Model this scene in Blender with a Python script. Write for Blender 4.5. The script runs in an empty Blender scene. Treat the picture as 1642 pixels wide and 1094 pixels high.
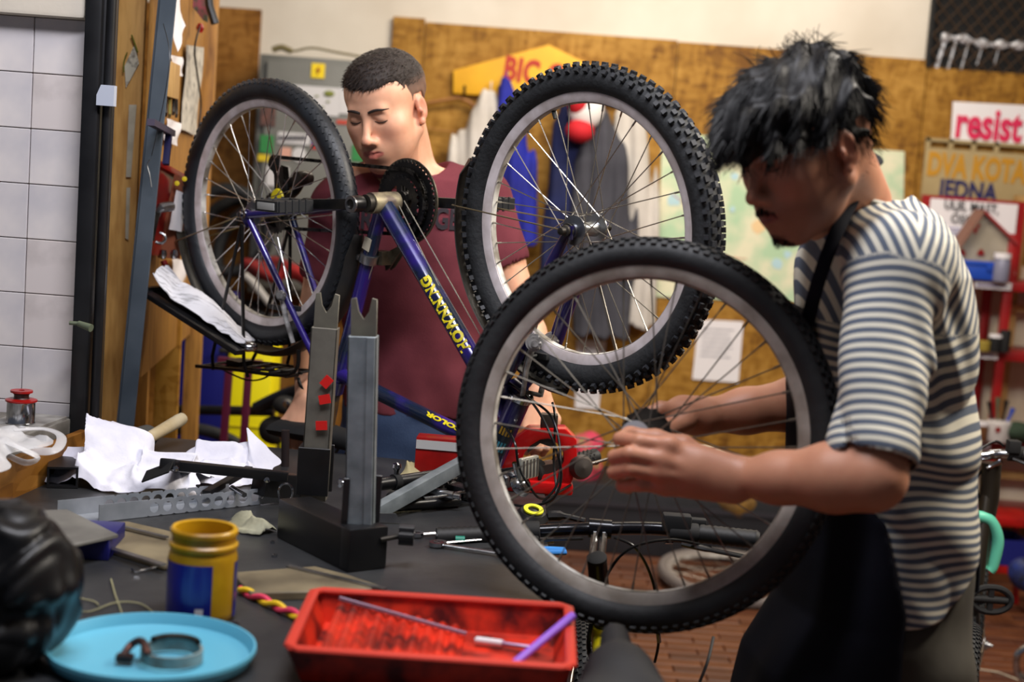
import bpy, bmesh, math, random
import numpy as np
from mathutils import Vector as V, Matrix as Mx, Euler
random.seed(7)
PI = math.pi
C = bpy.context.scene.collection
sc = bpy.context.scene

# ------------------------------------------------------------------ camera
FPX = 2400.0
CAM = V((0, 0, 1.55))
cd = bpy.data.cameras.new('camera'); cam = bpy.data.objects.new('camera', cd); C.objects.link(cam)
CM = Mx.Rotation(math.radians(90 - 6.5), 3, 'X') @ Mx.Rotation(math.radians(4.2), 3, 'Z')
cam.matrix_world = Mx.Translation(CAM) @ CM.to_4x4()
cd.sensor_width = 36.0; cd.lens = 36.0 * FPX / 1642.0
cd.clip_start = 0.02; cd.clip_end = 60
cd.dof.use_dof = True; cd.dof.focus_distance = 2.88; cd.dof.aperture_fstop = 2.9
sc.camera = cam

# ------------------------------------------------------------------ light
sc.view_settings.view_transform = 'Standard'
try: sc.view_settings.look = 'None'
except Exception: pass
sc.view_settings.gamma = 1.0
sc.view_settings.use_curve_mapping = False
sc.view_settings.exposure = 0.0
w = bpy.data.worlds.new('world'); sc.world = w; w.use_nodes = True
w.node_tree.nodes['Background'].inputs[0].default_value = (0.75, 0.80, 1.0, 1)
w.node_tree.nodes['Background'].inputs[1].default_value = 0.10

def area(name, loc, target, sx, sy, power, col=(1.0, 0.91, 0.79)):
    l = bpy.data.lights.new(name, 'AREA'); l.shape = 'RECTANGLE'; l.size = sx; l.size_y = sy
    l.energy = power; l.color = col
    o = bpy.data.objects.new(name, l); C.objects.link(o); o.location = loc
    o.rotation_euler = (V(target) - V(loc)).to_track_quat('-Z', 'Y').to_euler()
    return o
area('ceiling_and_fill_light', (1.75, 2.7, 2.95), (0.3, 3.0, 1.1), 1.2, 0.3, 88)
area('ceiling_and_fill_light', (0.6, 4.9, 3.15), (0.4, 6.2, 1.2), 1.8, 0.3, 62)
area('ceiling_and_fill_light', (-0.1, 1.7, 3.1), (-0.8, 3.0, 1.2), 1.4, 0.3, 62, (0.93, 0.93, 1.0))  # added fill without a fixture, brightens the tiled wall and rims on the left

def ray(px, py):
    return CM @ V(((px - 821) / FPX, -(py - 547) / FPX, -1.0))
def P(px, py, Y):
    """point of the photograph at world depth Y"""
    d = ray(px, py); return CAM + d * (Y / d.y)
def PZ(px, py, Z):
    """point of the photograph on the horizontal plane z = Z"""
    d = ray(px, py); return CAM + d * ((Z - CAM.z) / d.z)
def PX(px, py, X):
    d = ray(px, py); return CAM + d * (X / d.x)
TZ = 0.90      # top of the workbench

# ------------------------------------------------------------------ materials
def lin(c):
    out = []
    for v in c[:3]:
        v = v / 255.0
        out.append(v / 12.92 if v <= 0.04045 else ((v + 0.055) / 1.055) ** 2.4)
    return tuple(out) + (1.0,)
MATS = {}
def mat(name, col, rough=0.5, metal=0.0, col2=None, scale=20, bump=0.0, bscale=None, spec=0.5,
        coat=0.0, alpha=None, stretch=None, detail=4, contrast=(0.35, 0.65), emit=None, sheen=0, sss=0, trans=0):
    if name in MATS: return MATS[name]
    m = bpy.data.materials.new(name); m.use_nodes = True
    nt = m.node_tree; b = nt.nodes['Principled BSDF']
    b.inputs['Base Color'].default_value = lin(col)
    b.inputs['Roughness'].default_value = rough
    b.inputs['Metallic'].default_value = metal
    b.inputs['Specular IOR Level'].default_value = spec
    b.inputs['Coat Weight'].default_value = coat
    if sheen: b.inputs['Sheen Weight'].default_value = sheen
    if sss:
        b.inputs['Subsurface Weight'].default_value = sss
        b.inputs['Subsurface Radius'].default_value = (0.02, 0.007, 0.004); b.inputs['Subsurface Scale'].default_value = 0.5
    if trans: b.inputs['Transmission Weight'].default_value = trans
    if alpha is not None: b.inputs['Alpha'].default_value = alpha
    if emit: b.inputs['Emission Color'].default_value = lin(emit[0]); b.inputs['Emission Strength'].default_value = emit[1]
    if col2 is not None or bump:
        tc = nt.nodes.new('ShaderNodeTexCoord'); mp = nt.nodes.new('ShaderNodeMapping')
        nt.links.new(tc.outputs['Object'], mp.inputs['Vector'])
        if stretch: mp.inputs['Scale'].default_value = stretch
        if col2 is not None:
            n = nt.nodes.new('ShaderNodeTexNoise'); n.inputs['Scale'].default_value = scale; n.inputs['Detail'].default_value = detail
            r = nt.nodes.new('ShaderNodeValToRGB')
            r.color_ramp.elements[0].position = contrast[0]; r.color_ramp.elements[1].position = contrast[1]
            r.color_ramp.elements[0].color = lin(col2); r.color_ramp.elements[1].color = lin(col)
            nt.links.new(mp.outputs[0], n.inputs['Vector']); nt.links.new(n.outputs['Fac'], r.inputs[0])
            nt.links.new(r.outputs[0], b.inputs['Base Color'])
        if bump:
            n2 = nt.nodes.new('ShaderNodeTexNoise'); n2.inputs['Scale'].default_value = bscale or scale; n2.inputs['Detail'].default_value = 5
            bp = nt.nodes.new('ShaderNodeBump'); bp.inputs['Strength'].default_value = bump; bp.inputs['Distance'].default_value = 0.01
            nt.links.new(mp.outputs[0], n2.inputs['Vector']); nt.links.new(n2.outputs['Fac'], bp.inputs['Height'])
            nt.links.new(bp.outputs[0], b.inputs['Normal'])
    MATS[name] = m
    return m

def osb_mat(name='osb', dark=(106, 68, 18), mid=(146, 103, 34), light=(174, 130, 58), scale=1.0):
    if name in MATS: return MATS[name]
    m = bpy.data.materials.new(name); m.use_nodes = True; nt = m.node_tree; b = nt.nodes['Principled BSDF']
    tc = nt.nodes.new('ShaderNodeTexCoord')
    cols = []
    for k, (rz, sx) in enumerate(((0.3, 1), (1.2, 1))):
        mp = nt.nodes.new('ShaderNodeMapping'); mp.inputs['Rotation'].default_value = (0.2, rz, 0.4 + k)
        mp.inputs['Scale'].default_value = (26 * scale, 14 * scale, 60 * scale) if k == 0 else (55 * scale, 20 * scale, 18 * scale)
        v = nt.nodes.new('ShaderNodeTexVoronoi'); v.inputs['Scale'].default_value = 0.8
        nt.links.new(tc.outputs['Object'], mp.inputs[0]); nt.links.new(mp.outputs[0], v.inputs['Vector'])
        s = nt.nodes.new('ShaderNodeSeparateColor'); nt.links.new(v.outputs['Color'], s.inputs[0]); cols.append(s)
    mx = nt.nodes.new('ShaderNodeMath'); mx.operation = 'ADD'
    nt.links.new(cols[0].outputs[0], mx.inputs[0]); nt.links.new(cols[1].outputs[1], mx.inputs[1])
    n = nt.nodes.new('ShaderNodeTexNoise'); n.inputs['Scale'].default_value = 3.5; nt.links.new(tc.outputs['Object'], n.inputs['Vector'])
    m2 = nt.nodes.new('ShaderNodeMath'); m2.operation = 'MULTIPLY_ADD'; m2.inputs[1].default_value = 0.33; 
    nt.links.new(mx.outputs[0], m2.inputs[0]); nt.links.new(n.outputs['Fac'], m2.inputs[2])
    sb = nt.nodes.new('ShaderNodeMath'); sb.operation = 'SUBTRACT'; sb.inputs[1].default_value = 0.33; nt.links.new(m2.outputs[0], sb.inputs[0])
    r = nt.nodes.new('ShaderNodeValToRGB'); e = r.color_ramp.elements
    e[0].position = 0.12; e[0].color = lin(dark); e[1].position = 0.85; e[1].color = lin(light)
    em = e.new(0.45); em.color = lin(mid)
    nt.links.new(sb.outputs[0], r.inputs[0]); nt.links.new(r.outputs[0], b.inputs['Base Color'])
    b.inputs['Roughness'].default_value = 0.6; b.inputs['Specular IOR Level'].default_value = 0.22
    bp = nt.nodes.new('ShaderNodeBump'); bp.inputs['Strength'].default_value = 0.25; bp.inputs['Distance'].default_value = 0.004
    nt.links.new(mx.outputs[0], bp.inputs['Height']); nt.links.new(bp.outputs[0], b.inputs['Normal'])
    MATS[name] = m; return m

# ------------------------------------------------------------------ mesh building
def frame(axis, up=(0, 0, 1)):
    a = V(axis).normalized(); u = V(up)
    if abs(a.dot(u.normalized())) > 0.98: u = V((1, 0, 0)) if abs(a.x) < 0.9 else V((0, 1, 0))
    x = u.cross(a).normalized(); y = a.cross(x).normalized()
    return x, y, a
def spline(pts, n=8, closed=False):
    pts = [V(p) for p in pts]; out = []
    m = len(pts)
    rng = range(m) if closed else range(m - 1)
    for i in rng:
        if closed: p0, p1, p2, p3 = pts[(i-1) % m], pts[i], pts[(i+1) % m], pts[(i+2) % m]
        else: p0, p1, p2, p3 = pts[max(i-1, 0)], pts[i], pts[i+1], pts[min(i+2, m-1)]
        for k in range(n):
            t = k / n
            out.append(0.5 * ((2*p1) + (p2-p0)*t + (2*p0-5*p1+4*p2-p3)*t*t + (3*p1-p0-3*p2+p3)*t*t*t))
    if not closed: out.append(pts[-1])
    return out

class G:
    def __init__(s): s.v = []; s.f = []
    def add(s, vs, fs):
        b = len(s.v); s.v += [V(p) for p in vs]; s.f += [tuple(i + b for i in f) for f in fs]; return s
    def box(s, c, size, R=None):
        c = V(c); hx, hy, hz = size[0]/2, size[1]/2, size[2]/2
        vs = [V((x, y, z)) for x in (-hx, hx) for y in (-hy, hy) for z in (-hz, hz)]
        if R is not None: vs = [R @ p for p in vs]
        return s.add([c + p for p in vs], [(0,1,3,2),(4,6,7,5),(0,4,5,1),(2,3,7,6),(0,2,6,4),(1,5,7,3)])
    def bar(s, p0, p1, w, h, up=(0, 0, 1)):
        """rectangular bar between two points, w across, h along up"""
        p0 = V(p0); p1 = V(p1); x, y, a = frame(p1 - p0, up)
        vs = []
        for p in (p0, p1):
            for sx, sy in ((-1,-1),(1,-1),(1,1),(-1,1)): vs.append(p + x*sx*w/2 + y*sy*h/2)
        return s.add(vs, [(3,2,1,0),(4,5,6,7),(0,1,5,4),(1,2,6,5),(2,3,7,6),(3,0,4,7)])
    def tube(s, pts, r, n=8, closed=False, caps=True, flat=1.0, up=(0, 0, 1)):
        pts = [V(p) for p in pts]; m = len(pts)
        rs = r if isinstance(r, (list, tuple)) else [r] * m
        tan = []
        for i in range(m):
            if closed: t = pts[(i+1) % m] - pts[i-1]
            else: t = pts[min(i+1, m-1)] - pts[max(i-1, 0)]
            tan.append(t.normalized() if t.length > 1e-9 else V((0, 0, 1)))
        x, y, a = frame(tan[0], up)
        vs = []; fs = []
        for i in range(m):
            t = tan[i]; x = (x - t * x.dot(t))
            x = x.normalized() if x.length > 1e-6 else frame(t)[0]
            y = t.cross(x)
            for k in range(n):
                an = 2*PI*k/n
                vs.append(pts[i] + x*math.cos(an)*rs[i] + y*math.sin(an)*rs[i]*flat)
        for i in range(m if closed else m-1):
            j = (i+1) % m
            for k in range(n):
                l = (k+1) % n
                fs.append((i*n+k, i*n+l, j*n+l, j*n+k))
        if not closed and caps:
            fs.append(tuple(range(n))[::-1]); fs.append(tuple((m-1)*n + k for k in range(n)))
        return s.add(vs, fs)
    def cyl(s, p0, p1, r0, r1=None, n=16):
        return s.tube([p0, p1], [r0, r0 if r1 is None else r1], n)
    def lathe(s, prof, o=(0,0,0), axis=(0,0,1), n=32, close=False, squash=1.0):
        """prof: list of (radius, height); closed=True joins last to first"""
        o = V(o); x, y, a = frame(axis); vs = []; fs = []; m = len(prof)
        for (r, h) in prof:
            for k in range(n):
                an = 2*PI*k/n; vs.append(o + a*h + x*math.cos(an)*r + y*math.sin(an)*r*squash)
        for i in range(m if close else m-1):
            j = (i+1) % m
            for k in range(n):
                l = (k+1) % n; fs.append((i*n+k, i*n+l, j*n+l, j*n+k))
        if not close:
            if prof[0][0] > 1e-6: fs.append(tuple(range(n))[::-1])
            if prof[-1][0] > 1e-6: fs.append(tuple((m-1)*n+k for k in range(n)))
        return s.add(vs, fs)
    def prism(s, poly, o, ux, uy, th, both=True):
        """polygon in the (ux, uy) plane at o, extruded th along ux x uy (centred)"""
        o = V(o); ux = V(ux).normalized(); uy = V(uy).normalized(); nz = ux.cross(uy).normalized(); n = len(poly)
        vs = [o + ux*p[0] + uy*p[1] - nz*th/2 for p in poly] + [o + ux*p[0] + uy*p[1] + nz*th/2 for p in poly]
        fs = [tuple(range(n))[::-1], tuple(range(n, 2*n))] + [(i, (i+1) % n, n+(i+1) % n, n+i) for i in range(n)]
        return s.add(vs, fs)
    def ring(s, outer, inner, o, ux, uy, th):
        """two polygons of the same count joined as a flat ring with thickness"""
        o = V(o); ux = V(ux).normalized(); uy = V(uy).normalized(); nz = ux.cross(uy).normalized(); n = len(outer)
        q = lambda p, h: o + ux*p[0] + uy*p[1] + nz*h
        vs = [q(p, -th/2) for p in outer] + [q(p, -th/2) for p in inner] + [q(p, th/2) for p in outer] + [q(p, th/2) for p in inner]
        fs = []
        for i in range(n):
            j = (i+1) % n
            fs += [(i, n+i, n+j, j), (2*n+i, 2*n+j, 3*n+j, 3*n+i), (i, j, 2*n+j, 2*n+i), (n+i, 3*n+i, 3*n+j, n+j)]
        return s.add(vs, fs)
    def ell(s, c, r, R=None, nu=16, nv=10):
        c = V(c); vs = []; fs = []
        for j in range(1, nv):
            th = PI*j/nv
            for i in range(nu):
                ph = 2*PI*i/nu
                p = V((r[0]*math.sin(th)*math.cos(ph), r[1]*math.sin(th)*math.sin(ph), r[2]*math.cos(th)))
                vs.append(c + (R @ p if R is not None else p))
        t = V((0,0,r[2])); t = R @ t if R is not None else t
        vs.append(c + t); vs.append(c - t); a = len(vs)-2
        for j in range(nv-2):
            for i in range(nu):
                k = (i+1) % nu; fs.append((j*nu+i, (j+1)*nu+i, (j+1)*nu+k, j*nu+k))
        for i in range(nu):
            k = (i+1) % nu; fs.append((a, i, k)); fs.append((a+1, (nv-2)*nu+k, (nv-2)*nu+i))
        return s.add(vs, fs)
    def grid(s, rows, closed=False, th=0):
        """rows: list of lists of points; optional thickness"""
        m = len(rows); n = len(rows[0]); base = [V(p) for r in rows for p in r]; fs = []
        for i in range(m-1):
            for k in range(n if closed else n-1):
                l = (k+1) % n; fs.append((i*n+k, i*n+l, (i+1)*n+l, (i+1)*n+k))
        if not th: return s.add(base, fs)
        nor = [V((0,0,0)) for _ in base]
        for f in fs:
            nn = (base[f[2]]-base[f[0]]).cross(base[f[3]]-base[f[1]])
            for i in f: nor[i] += nn
        top = [p + q.normalized()*th/2 if q.length > 1e-12 else p for p, q in zip(base, nor)]
        bot = [p - q.normalized()*th/2 if q.length > 1e-12 else p for p, q in zip(base, nor)]
        N = len(base); ff = list(fs) + [tuple(N+i for i in f[::-1]) for f in fs]
        edge = []
        if not closed:
            edge += [(i*n, (i+1)*n) for i in range(m-1)] + [((i+1)*n+n-1, i*n+n-1) for i in range(m-1)]
            edge += [(k+1, k) for k in range(n-1)] + [((m-1)*n+k, (m-1)*n+k+1) for k in range(n-1)]
        else:
            edge += [((k+1) % n, k) for k in range(n)] + [((m-1)*n+k, (m-1)*n+(k+1) % n) for k in range(n)]
        for a, b in edge: ff.append((a, b, N+b, N+a))
        return s.add(top + bot, ff)
    def build(s, name, m, parent=None, world=True, bevel=0, seg=2, smooth=True, ang=0.6, label=None, cat=None,
              group=None, kind=None, origin=None, noise=0):
        me = bpy.data.meshes.new(name); vs = s.v
        if parent is not None and world:
            inv = WM[parent].inverted(); vs = [inv @ p for p in vs]; org = None; wm = WM[parent].copy()
        elif parent is None:
            if origin is None:
                lo = V([min(p[i] for p in vs) for i in range(3)]); hi = V([max(p[i] for p in vs) for i in range(3)])
                origin = V(((lo.x+hi.x)/2, (lo.y+hi.y)/2, lo.z))
            org = V(origin); vs = [p - org for p in vs]; wm = Mx.Translation(org)
        else: org = None; wm = WM[parent].copy()
        me.from_pydata([tuple(p) for p in vs], [], s.f)
        bm = bmesh.new(); bm.from_mesh(me)
        bmesh.ops.recalc_face_normals(bm, faces=bm.faces)
        if bevel:
            ed = [e for e in bm.edges if len(e.link_faces) == 2 and e.calc_face_angle(0) > 0.5]
            bmesh.ops.bevel(bm, geom=ed, offset=bevel, segments=seg, profile=0.6, affect='EDGES', clamp_overlap=True)
        bm.to_mesh(me); bm.free()
        if smooth:
            me.polygons.foreach_set('use_smooth', [True]*len(me.polygons)); me.set_sharp_from_angle(angle=ang)
        me.materials.append(m)
        o = bpy.data.objects.new(name, me); C.objects.link(o)
        if parent is not None: o.parent = parent
        else: o.location = org
        WM[o] = wm
        tag(o, label, cat, group, kind)
        return o
WM = {}
def tag(o, label=None, cat=None, group=None, kind=None):
    if label: o['label'] = label
    if cat: o['category'] = cat
    if group: o['group'] = group
    if kind: o['kind'] = kind
    return o
def thing(name, label, cat, loc=(0,0,0), R=None, group=None):
    o = bpy.data.objects.new(name, None); o.empty_display_size = 0.05; C.objects.link(o)
    m = Mx.Translation(V(loc))
    if R is not None: m = m @ (R.to_4x4() if len(R) == 3 else R)
    o.matrix_world = m; WM[o] = m.copy()
    return tag(o, label, cat, group)
def dup(root, mat4=None, label=None, group=None):
    r = root.copy(); C.objects.link(r)
    if mat4 is not None: r.matrix_world = mat4; WM[r] = mat4.copy()
    if label: r['label'] = label
    if group: r['group'] = group
    for ch in list(root.children):
        c = ch.copy(); C.objects.link(c); c.parent = r
        for g in list(ch.children):
            d = g.copy(); C.objects.link(d); d.parent = c
    return r
def text(name, s, size, o, ux, uy, m, parent=None, th=0.001, align='CENTER', bold=0.0, spacing=1.0, xs=1.0, **kw):
    """flat lettering converted to a mesh, placed at o with reading direction ux and up uy"""
    cu = bpy.data.curves.new('t', 'FONT'); cu.body = s; cu.size = size; cu.extrude = th/2; cu.align_x = align; cu.align_y = 'CENTER'
    cu.offset = bold; cu.space_character = spacing; cu.resolution_u = 3
    ob = bpy.data.objects.new('t', cu); C.objects.link(ob)
    bpy.context.view_layer.update()
    me = bpy.data.meshes.new_from_object(ob.evaluated_get(bpy.context.evaluated_depsgraph_get()))
    ux = V(ux).normalized(); uy = V(uy).normalized(); nz = ux.cross(uy).normalized(); o = V(o)
    g = G(); g.add([o + ux*p.co.x*xs + uy*p.co.y + nz*p.co.z for p in me.vertices], [tuple(f.vertices) for f in me.polygons])
    C.objects.unlink(ob); bpy.data.objects.remove(ob); bpy.data.curves.remove(cu); bpy.data.meshes.remove(me)
    return g.build(name, m, parent, smooth=False, **kw)
def circ(r, n, ph=0, sx=1, sy=1): return [(r*sx*math.cos(2*PI*k/n+ph), r*sy*math.sin(2*PI*k/n+ph)) for k in range(n)]
def rng(a, b): return random.uniform(a, b)
# ------------------------------------------------------------------ colours
OSB = osb_mat()
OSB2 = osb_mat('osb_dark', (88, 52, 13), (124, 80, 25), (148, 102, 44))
PLASTER = mat('plaster', (214, 206, 192), 0.85, col2=(198, 188, 172), scale=2.2, bump=0.08, bscale=30)
TILE = mat('tile_glaze', (226, 218, 214), 0.22, col2=(196, 192, 196), scale=7, coat=0.3)
TILE2 = mat('tile_glaze_worn', (216, 206, 202), 0.3, col2=(160, 150, 146), scale=9, contrast=(0.2, 0.5))
GROUT = mat('grout', (150, 134, 126), 0.9)
STEEL = mat('blue_steel', (82, 92, 102), 0.5, 0.1, col2=(60, 70, 80), scale=6, bump=0.05)
BLACK = mat('black_paint', (14, 14, 16), 0.35, col2=(24, 24, 26), scale=14)
BLACKM = mat('black_matt', (12, 12, 13), 0.8)
RUBBER = mat('rubber', (20, 21, 23), 0.62, col2=(34, 35, 36), scale=16, bump=0.1, bscale=90)
RUBBERD = mat('rubber_dusty', (38, 40, 42), 0.75, col2=(20, 21, 23), scale=22, bump=0.2, bscale=120)
CHROME = mat('chrome', (205, 208, 212), 0.16, 1.0, col2=(150, 152, 156), scale=30)
ALU = mat('aluminium', (176, 178, 180), 0.34, 1.0, col2=(140, 142, 146), scale=18)
RIM = mat('rim_alloy', (222, 212, 212), 0.4, 0.1, col2=(190, 178, 174), scale=26)
RIMI = mat('rim_inner', (226, 224, 216), 0.45, 0.05, col2=(120, 112, 100), scale=16)
GALV = mat('galvanised', (140, 148, 152), 0.45, 0.35, col2=(104, 112, 116), scale=24, contrast=(0.3, 0.7))
DIRTY = mat('dirty_metal', (70, 66, 60), 0.5, 0.7, col2=(30, 28, 26), scale=35)
CHAIN = mat('chain_steel', (88, 86, 82), 0.35, 0.9, col2=(20, 18, 16), scale=60)
WHITEC = mat('white_cloth', (226, 226, 236), 0.9, col2=(206, 206, 220), scale=12, bump=0.15, bscale=60, sheen=0.3)
PAPER = mat('paper', (232, 228, 230), 0.8)
PAPER2 = mat('aged_paper', (214, 206, 184), 0.85, col2=(180, 172, 150), scale=20)
INK = mat('ink', (40, 38, 44), 0.8)
RED = mat('red_paint', (176, 20, 16), 0.35, col2=(120, 12, 10), scale=9, coat=0.2)
REDD = mat('shelf_red', (150, 16, 18), 0.4)
MAROON = mat('maroon_paint', (82, 16, 48), 0.4)
BLUE = mat('blue_paint', (14, 20, 108), 0.4, col2=(10, 14, 84), scale=3)
YEL = mat('yellow_paint', (240, 226, 0), 0.45)
YELL = mat('yellow_letters', (226, 208, 24), 0.5)
YEL2 = mat('sign_yellow', (236, 180, 30), 0.6, col2=(216, 158, 22), scale=5)
WOOD = mat('pine', (198, 160, 100), 0.6, col2=(168, 128, 72), scale=6, stretch=(1, 8, 1), bump=0.05)
PLY = mat('ply_face', (170, 122, 54), 0.6, col2=(116, 76, 30), scale=7, stretch=(9, 9, 1.2), bump=0.15, contrast=(0.25, 0.6))
BENCH = mat('bench_top', (33, 34, 38), 0.40, 0.1, col2=(56, 57, 58), scale=7, bump=0.12, bscale=24, contrast=(0.35, 0.8), detail=8)
GREY = mat('grey_paint', (112, 112, 106), 0.5, 0.1, col2=(98, 98, 92), scale=5)
BLUEP = mat('blue_plastic', (28, 72, 176), 0.4)

# ------------------------------------------------------------------ setting
def S(o, kind='structure'): o['kind'] = kind; return o
WY = 6.5
floor = S(G().box((0.6, 3.4, -0.04), (7.4, 9.4, 0.04)).build('floor', mat('mortar', (60, 42, 28), 0.9), smooth=False))
BR = [mat('brick_red', (98, 54, 28), 0.5, col2=(84, 44, 22), scale=9), mat('brick_ochre', (108, 62, 32), 0.5, col2=(90, 50, 26), scale=9),
      mat('brick_brown', (86, 48, 27), 0.5, col2=(72, 38, 22), scale=9)]
bmesh_brick = []
for k in range(3):
    t = G().box((0, 0, 0), (0.195, 0.061, 0.024)).build('brick', BR[k], floor, bevel=0.003, seg=1, world=False)
    bmesh_brick.append(t.data); bpy.data.objects.remove(t)
rest = G()
cand = []
for j in range(-12, 102):
    for i in range(-15, 21):
        x = i*0.198 + (0.099 if j % 2 else 0) ; y = j*0.064
        if x > 4.1 or x < -3 or y > WY: continue
        cand.append((x, y))
vis = [c for c in cand if 0.15 < c[0] < 2.5 and 4.35 < c[1] < 6.1 and not (0.95 < c[0] < 1.45)]
vis = sorted(vis, key=lambda c: c[1])[:290]; vs_ = set(vis)
for (x, y) in cand:
    if (x, y) in vs_:
        o = bpy.data.objects.new('brick', random.choice(bmesh_brick)); C.objects.link(o); o.parent = floor
        o.location = V((x, y, -0.012 + rng(-0.001, 0.001))) - floor.location
    else: rest.box((x, y, -0.012), (0.195, 0.061, 0.024))
rest.build('brick_paving', BR[0], floor, kind='stuff', smooth=False)

wall_back = S(G().box((0.6, WY+0.1, 1.65), (7.4, 0.16, 3.3)).build('wall_back', PLASTER, smooth=False))
wr = S(G().box((4.3, 3.4, 1.65), (0.1, 9.4, 3.3)).build('wall_right', PLASTER, smooth=False))
ceil_ = S(G().box((0.6, 3.4, 3.36), (7.4, 9.4, 0.1)).build('ceiling', PLASTER, smooth=False))
def panel(x0, x1, zt, zb=0.0, y=WY, m=OSB, parent=wall_back, th=0.018):
    return G().box(((x0+x1)/2, y, (zt+zb)/2), (x1-x0-0.003, th, zt-zb)).build('osb_panel', m, parent, bevel=0.002, seg=1)
zt = lambda px, py: P(px, py, WY).z; xt = lambda px, py: P(px, py, WY).x
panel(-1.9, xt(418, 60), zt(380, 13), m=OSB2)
panel(xt(418, 60)+0.56, xt(683, 27), zt(640, 27)); panel(xt(683, 27), xt(1088, 60), zt(880, 50))
panel(xt(1088, 60), xt(1488, 95), zt(1290, 82)); panel(xt(1488, 95), 3.2, zt(1560, 113))
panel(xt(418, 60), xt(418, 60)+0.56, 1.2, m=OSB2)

# barred opening above the panel on the right
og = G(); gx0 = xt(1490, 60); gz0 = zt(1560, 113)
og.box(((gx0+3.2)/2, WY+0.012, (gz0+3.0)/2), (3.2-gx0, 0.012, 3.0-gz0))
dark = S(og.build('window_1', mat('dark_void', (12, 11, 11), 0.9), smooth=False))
fr = G().bar((gx0, WY-0.012, gz0), (gx0, WY-0.012, 3.0), 0.015, 0.03, (0, 1, 0)); fr.build('window_frame', BLACKM, dark)
MESHW = mat('mesh_wire', (104, 80, 58), 0.5, 0.4)
pw, ph_ = 0.062, 0.036
for j in range(0, 24):
    z = gz0 + 0.01 + j*ph_*1.0
    if z > gz0+0.55: break
    pts = []
    k = 0; x = gx0 + 0.01
    while x < 2.95:
        up = (k + j) % 2
        pts.append((x, WY-0.02-0.004*up, z + (ph_*0.46 if up else -ph_*0.46))); x += pw/2*1.0; k += 1
    G().tube(pts, 0.0026, 4).build('mesh_strand', MESHW, dark)
# foil duct and shiny strips behind the mesh: hang in the opening
g = G(); pts = spline([(gx0+0.05+0.09*i, WY-0.002, zt(1530, 62) - 0.004*i + 0.006*math.sin(i*2.1)) for i in range(14)], 8)
FOIL = mat('foil', (226, 228, 234), 0.25, 0.5)
rs = [0.017 + 0.007*math.sin(i*0.9) for i in range(len(pts))]
g.tube(pts, rs, 8); g.build('foil_tube', FOIL, label='crumpled silver foil tube hanging behind the wire mesh', cat='foil tube')
for k, (px, h, wd) in enumerate(((1514, 0.14, 0.016), (1532, 0.14, 0.010), (1553, 0.13, 0.007), (1577, 0.10, 0.006), (1604, 0.1, 0.005))):
    a = P(px, 66, WY); b = P(px-6+k, 66, WY) - V((0, 0, h))
    G().bar((a.x, WY-0.006, a.z), (b.x-0.012, WY-0.006, b.z), wd, 0.004, (0, 1, 0)).build('foil_strip', FOIL, group='foil strips behind the mesh', cat='foil strip',
        label='shiny foil strip behind the wire mesh, ' + ['leftmost and brightest of five','second from left of five','middle one of five','second from right of five','rightmost of five'][k])

# left: tiled wall
TY = 3.0
wl = S(G().box((P(133,300,3.0).x-0.9, TY+0.09, 1.0), (1.8, 0.16, 2.0)).build('wall_left', GROUT, smooth=False))
x1 = P(133, 300, TY).x; ts = 0.1098
bmt = []
for k, m in enumerate((TILE, TILE2)):
    t = G().box((0, 0, 0), (ts-0.0017, 0.01, ts-0.0017)).build('tile', m, wl, bevel=0.0012, seg=1, world=False); bmt.append(t.data); bpy.data.objects.remove(t)
ztop = P(60, 27, TY).z
for j in range(0, 14):
    for i in range(0, 6):
        o = bpy.data.objects.new('tile', bmt[1 if random.random() < 0.35 else 0]); C.objects.link(o); o.parent = wl
        o.location = V((x1 - ts*(i+0.5), TY + 0.008, ztop - ts*(j+0.5))) - wl.location
G().box((x1-0.40, TY-0.002, ztop+0.25), (0.80, 0.06, 0.5)).build('lintel', PLASTER, wl, bevel=0.01)
# black steel door frame and dark gap
df = S(G().box((x1+0.018, TY+0.02, 1.2), (0.034, 0.12, 2.4)).build('door_1', BLACK, bevel=0.006))
G().tube([(x1+0.048, TY-0.02, 0.3), (x1+0.048, TY-0.02, 2.4)], 0.010, 12).build('pipe', BLACK, df)
xd = P(172, 400, TY+0.12).x
G().box(((x1+xd)/2, TY+0.12, 1.2), (xd-x1, 0.02, 2.4)).build('gap_shade_sheet', BLACKM, df)  # flat black sheet that paints in the shade of the open gap
G().box((P(167,65,TY).x, TY+0.0, P(165,65,TY).z+0.08), (0.035, 0.05, 0.35)).build('closer_box', mat('charcoal', (34, 34, 36), 0.5), df, bevel=0.01)
a = P(166, 153, TY-0.04); G().prism([(-0.016,-0.02),(0.018,-0.02),(0.018,0.02),(-0.008,0.02),(-0.016,0.0)], a+V((0.005,0,0)), (1,0,0), (0,0,1), 0.02).build('bracket', mat('pale_grey', (176, 182, 196), 0.5), df)
a = P(126, 519, TY-0.08); g = G(); g.cyl(a, a + V((0.028, -0.01, -0.006)), 0.006, 0.008, 12); g.cyl(a-V((0.018,0,0)), a, 0.004, n=8); g.build('door_handle', mat('verdigris', (96, 104, 84), 0.6, 0.3), df)

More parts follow.
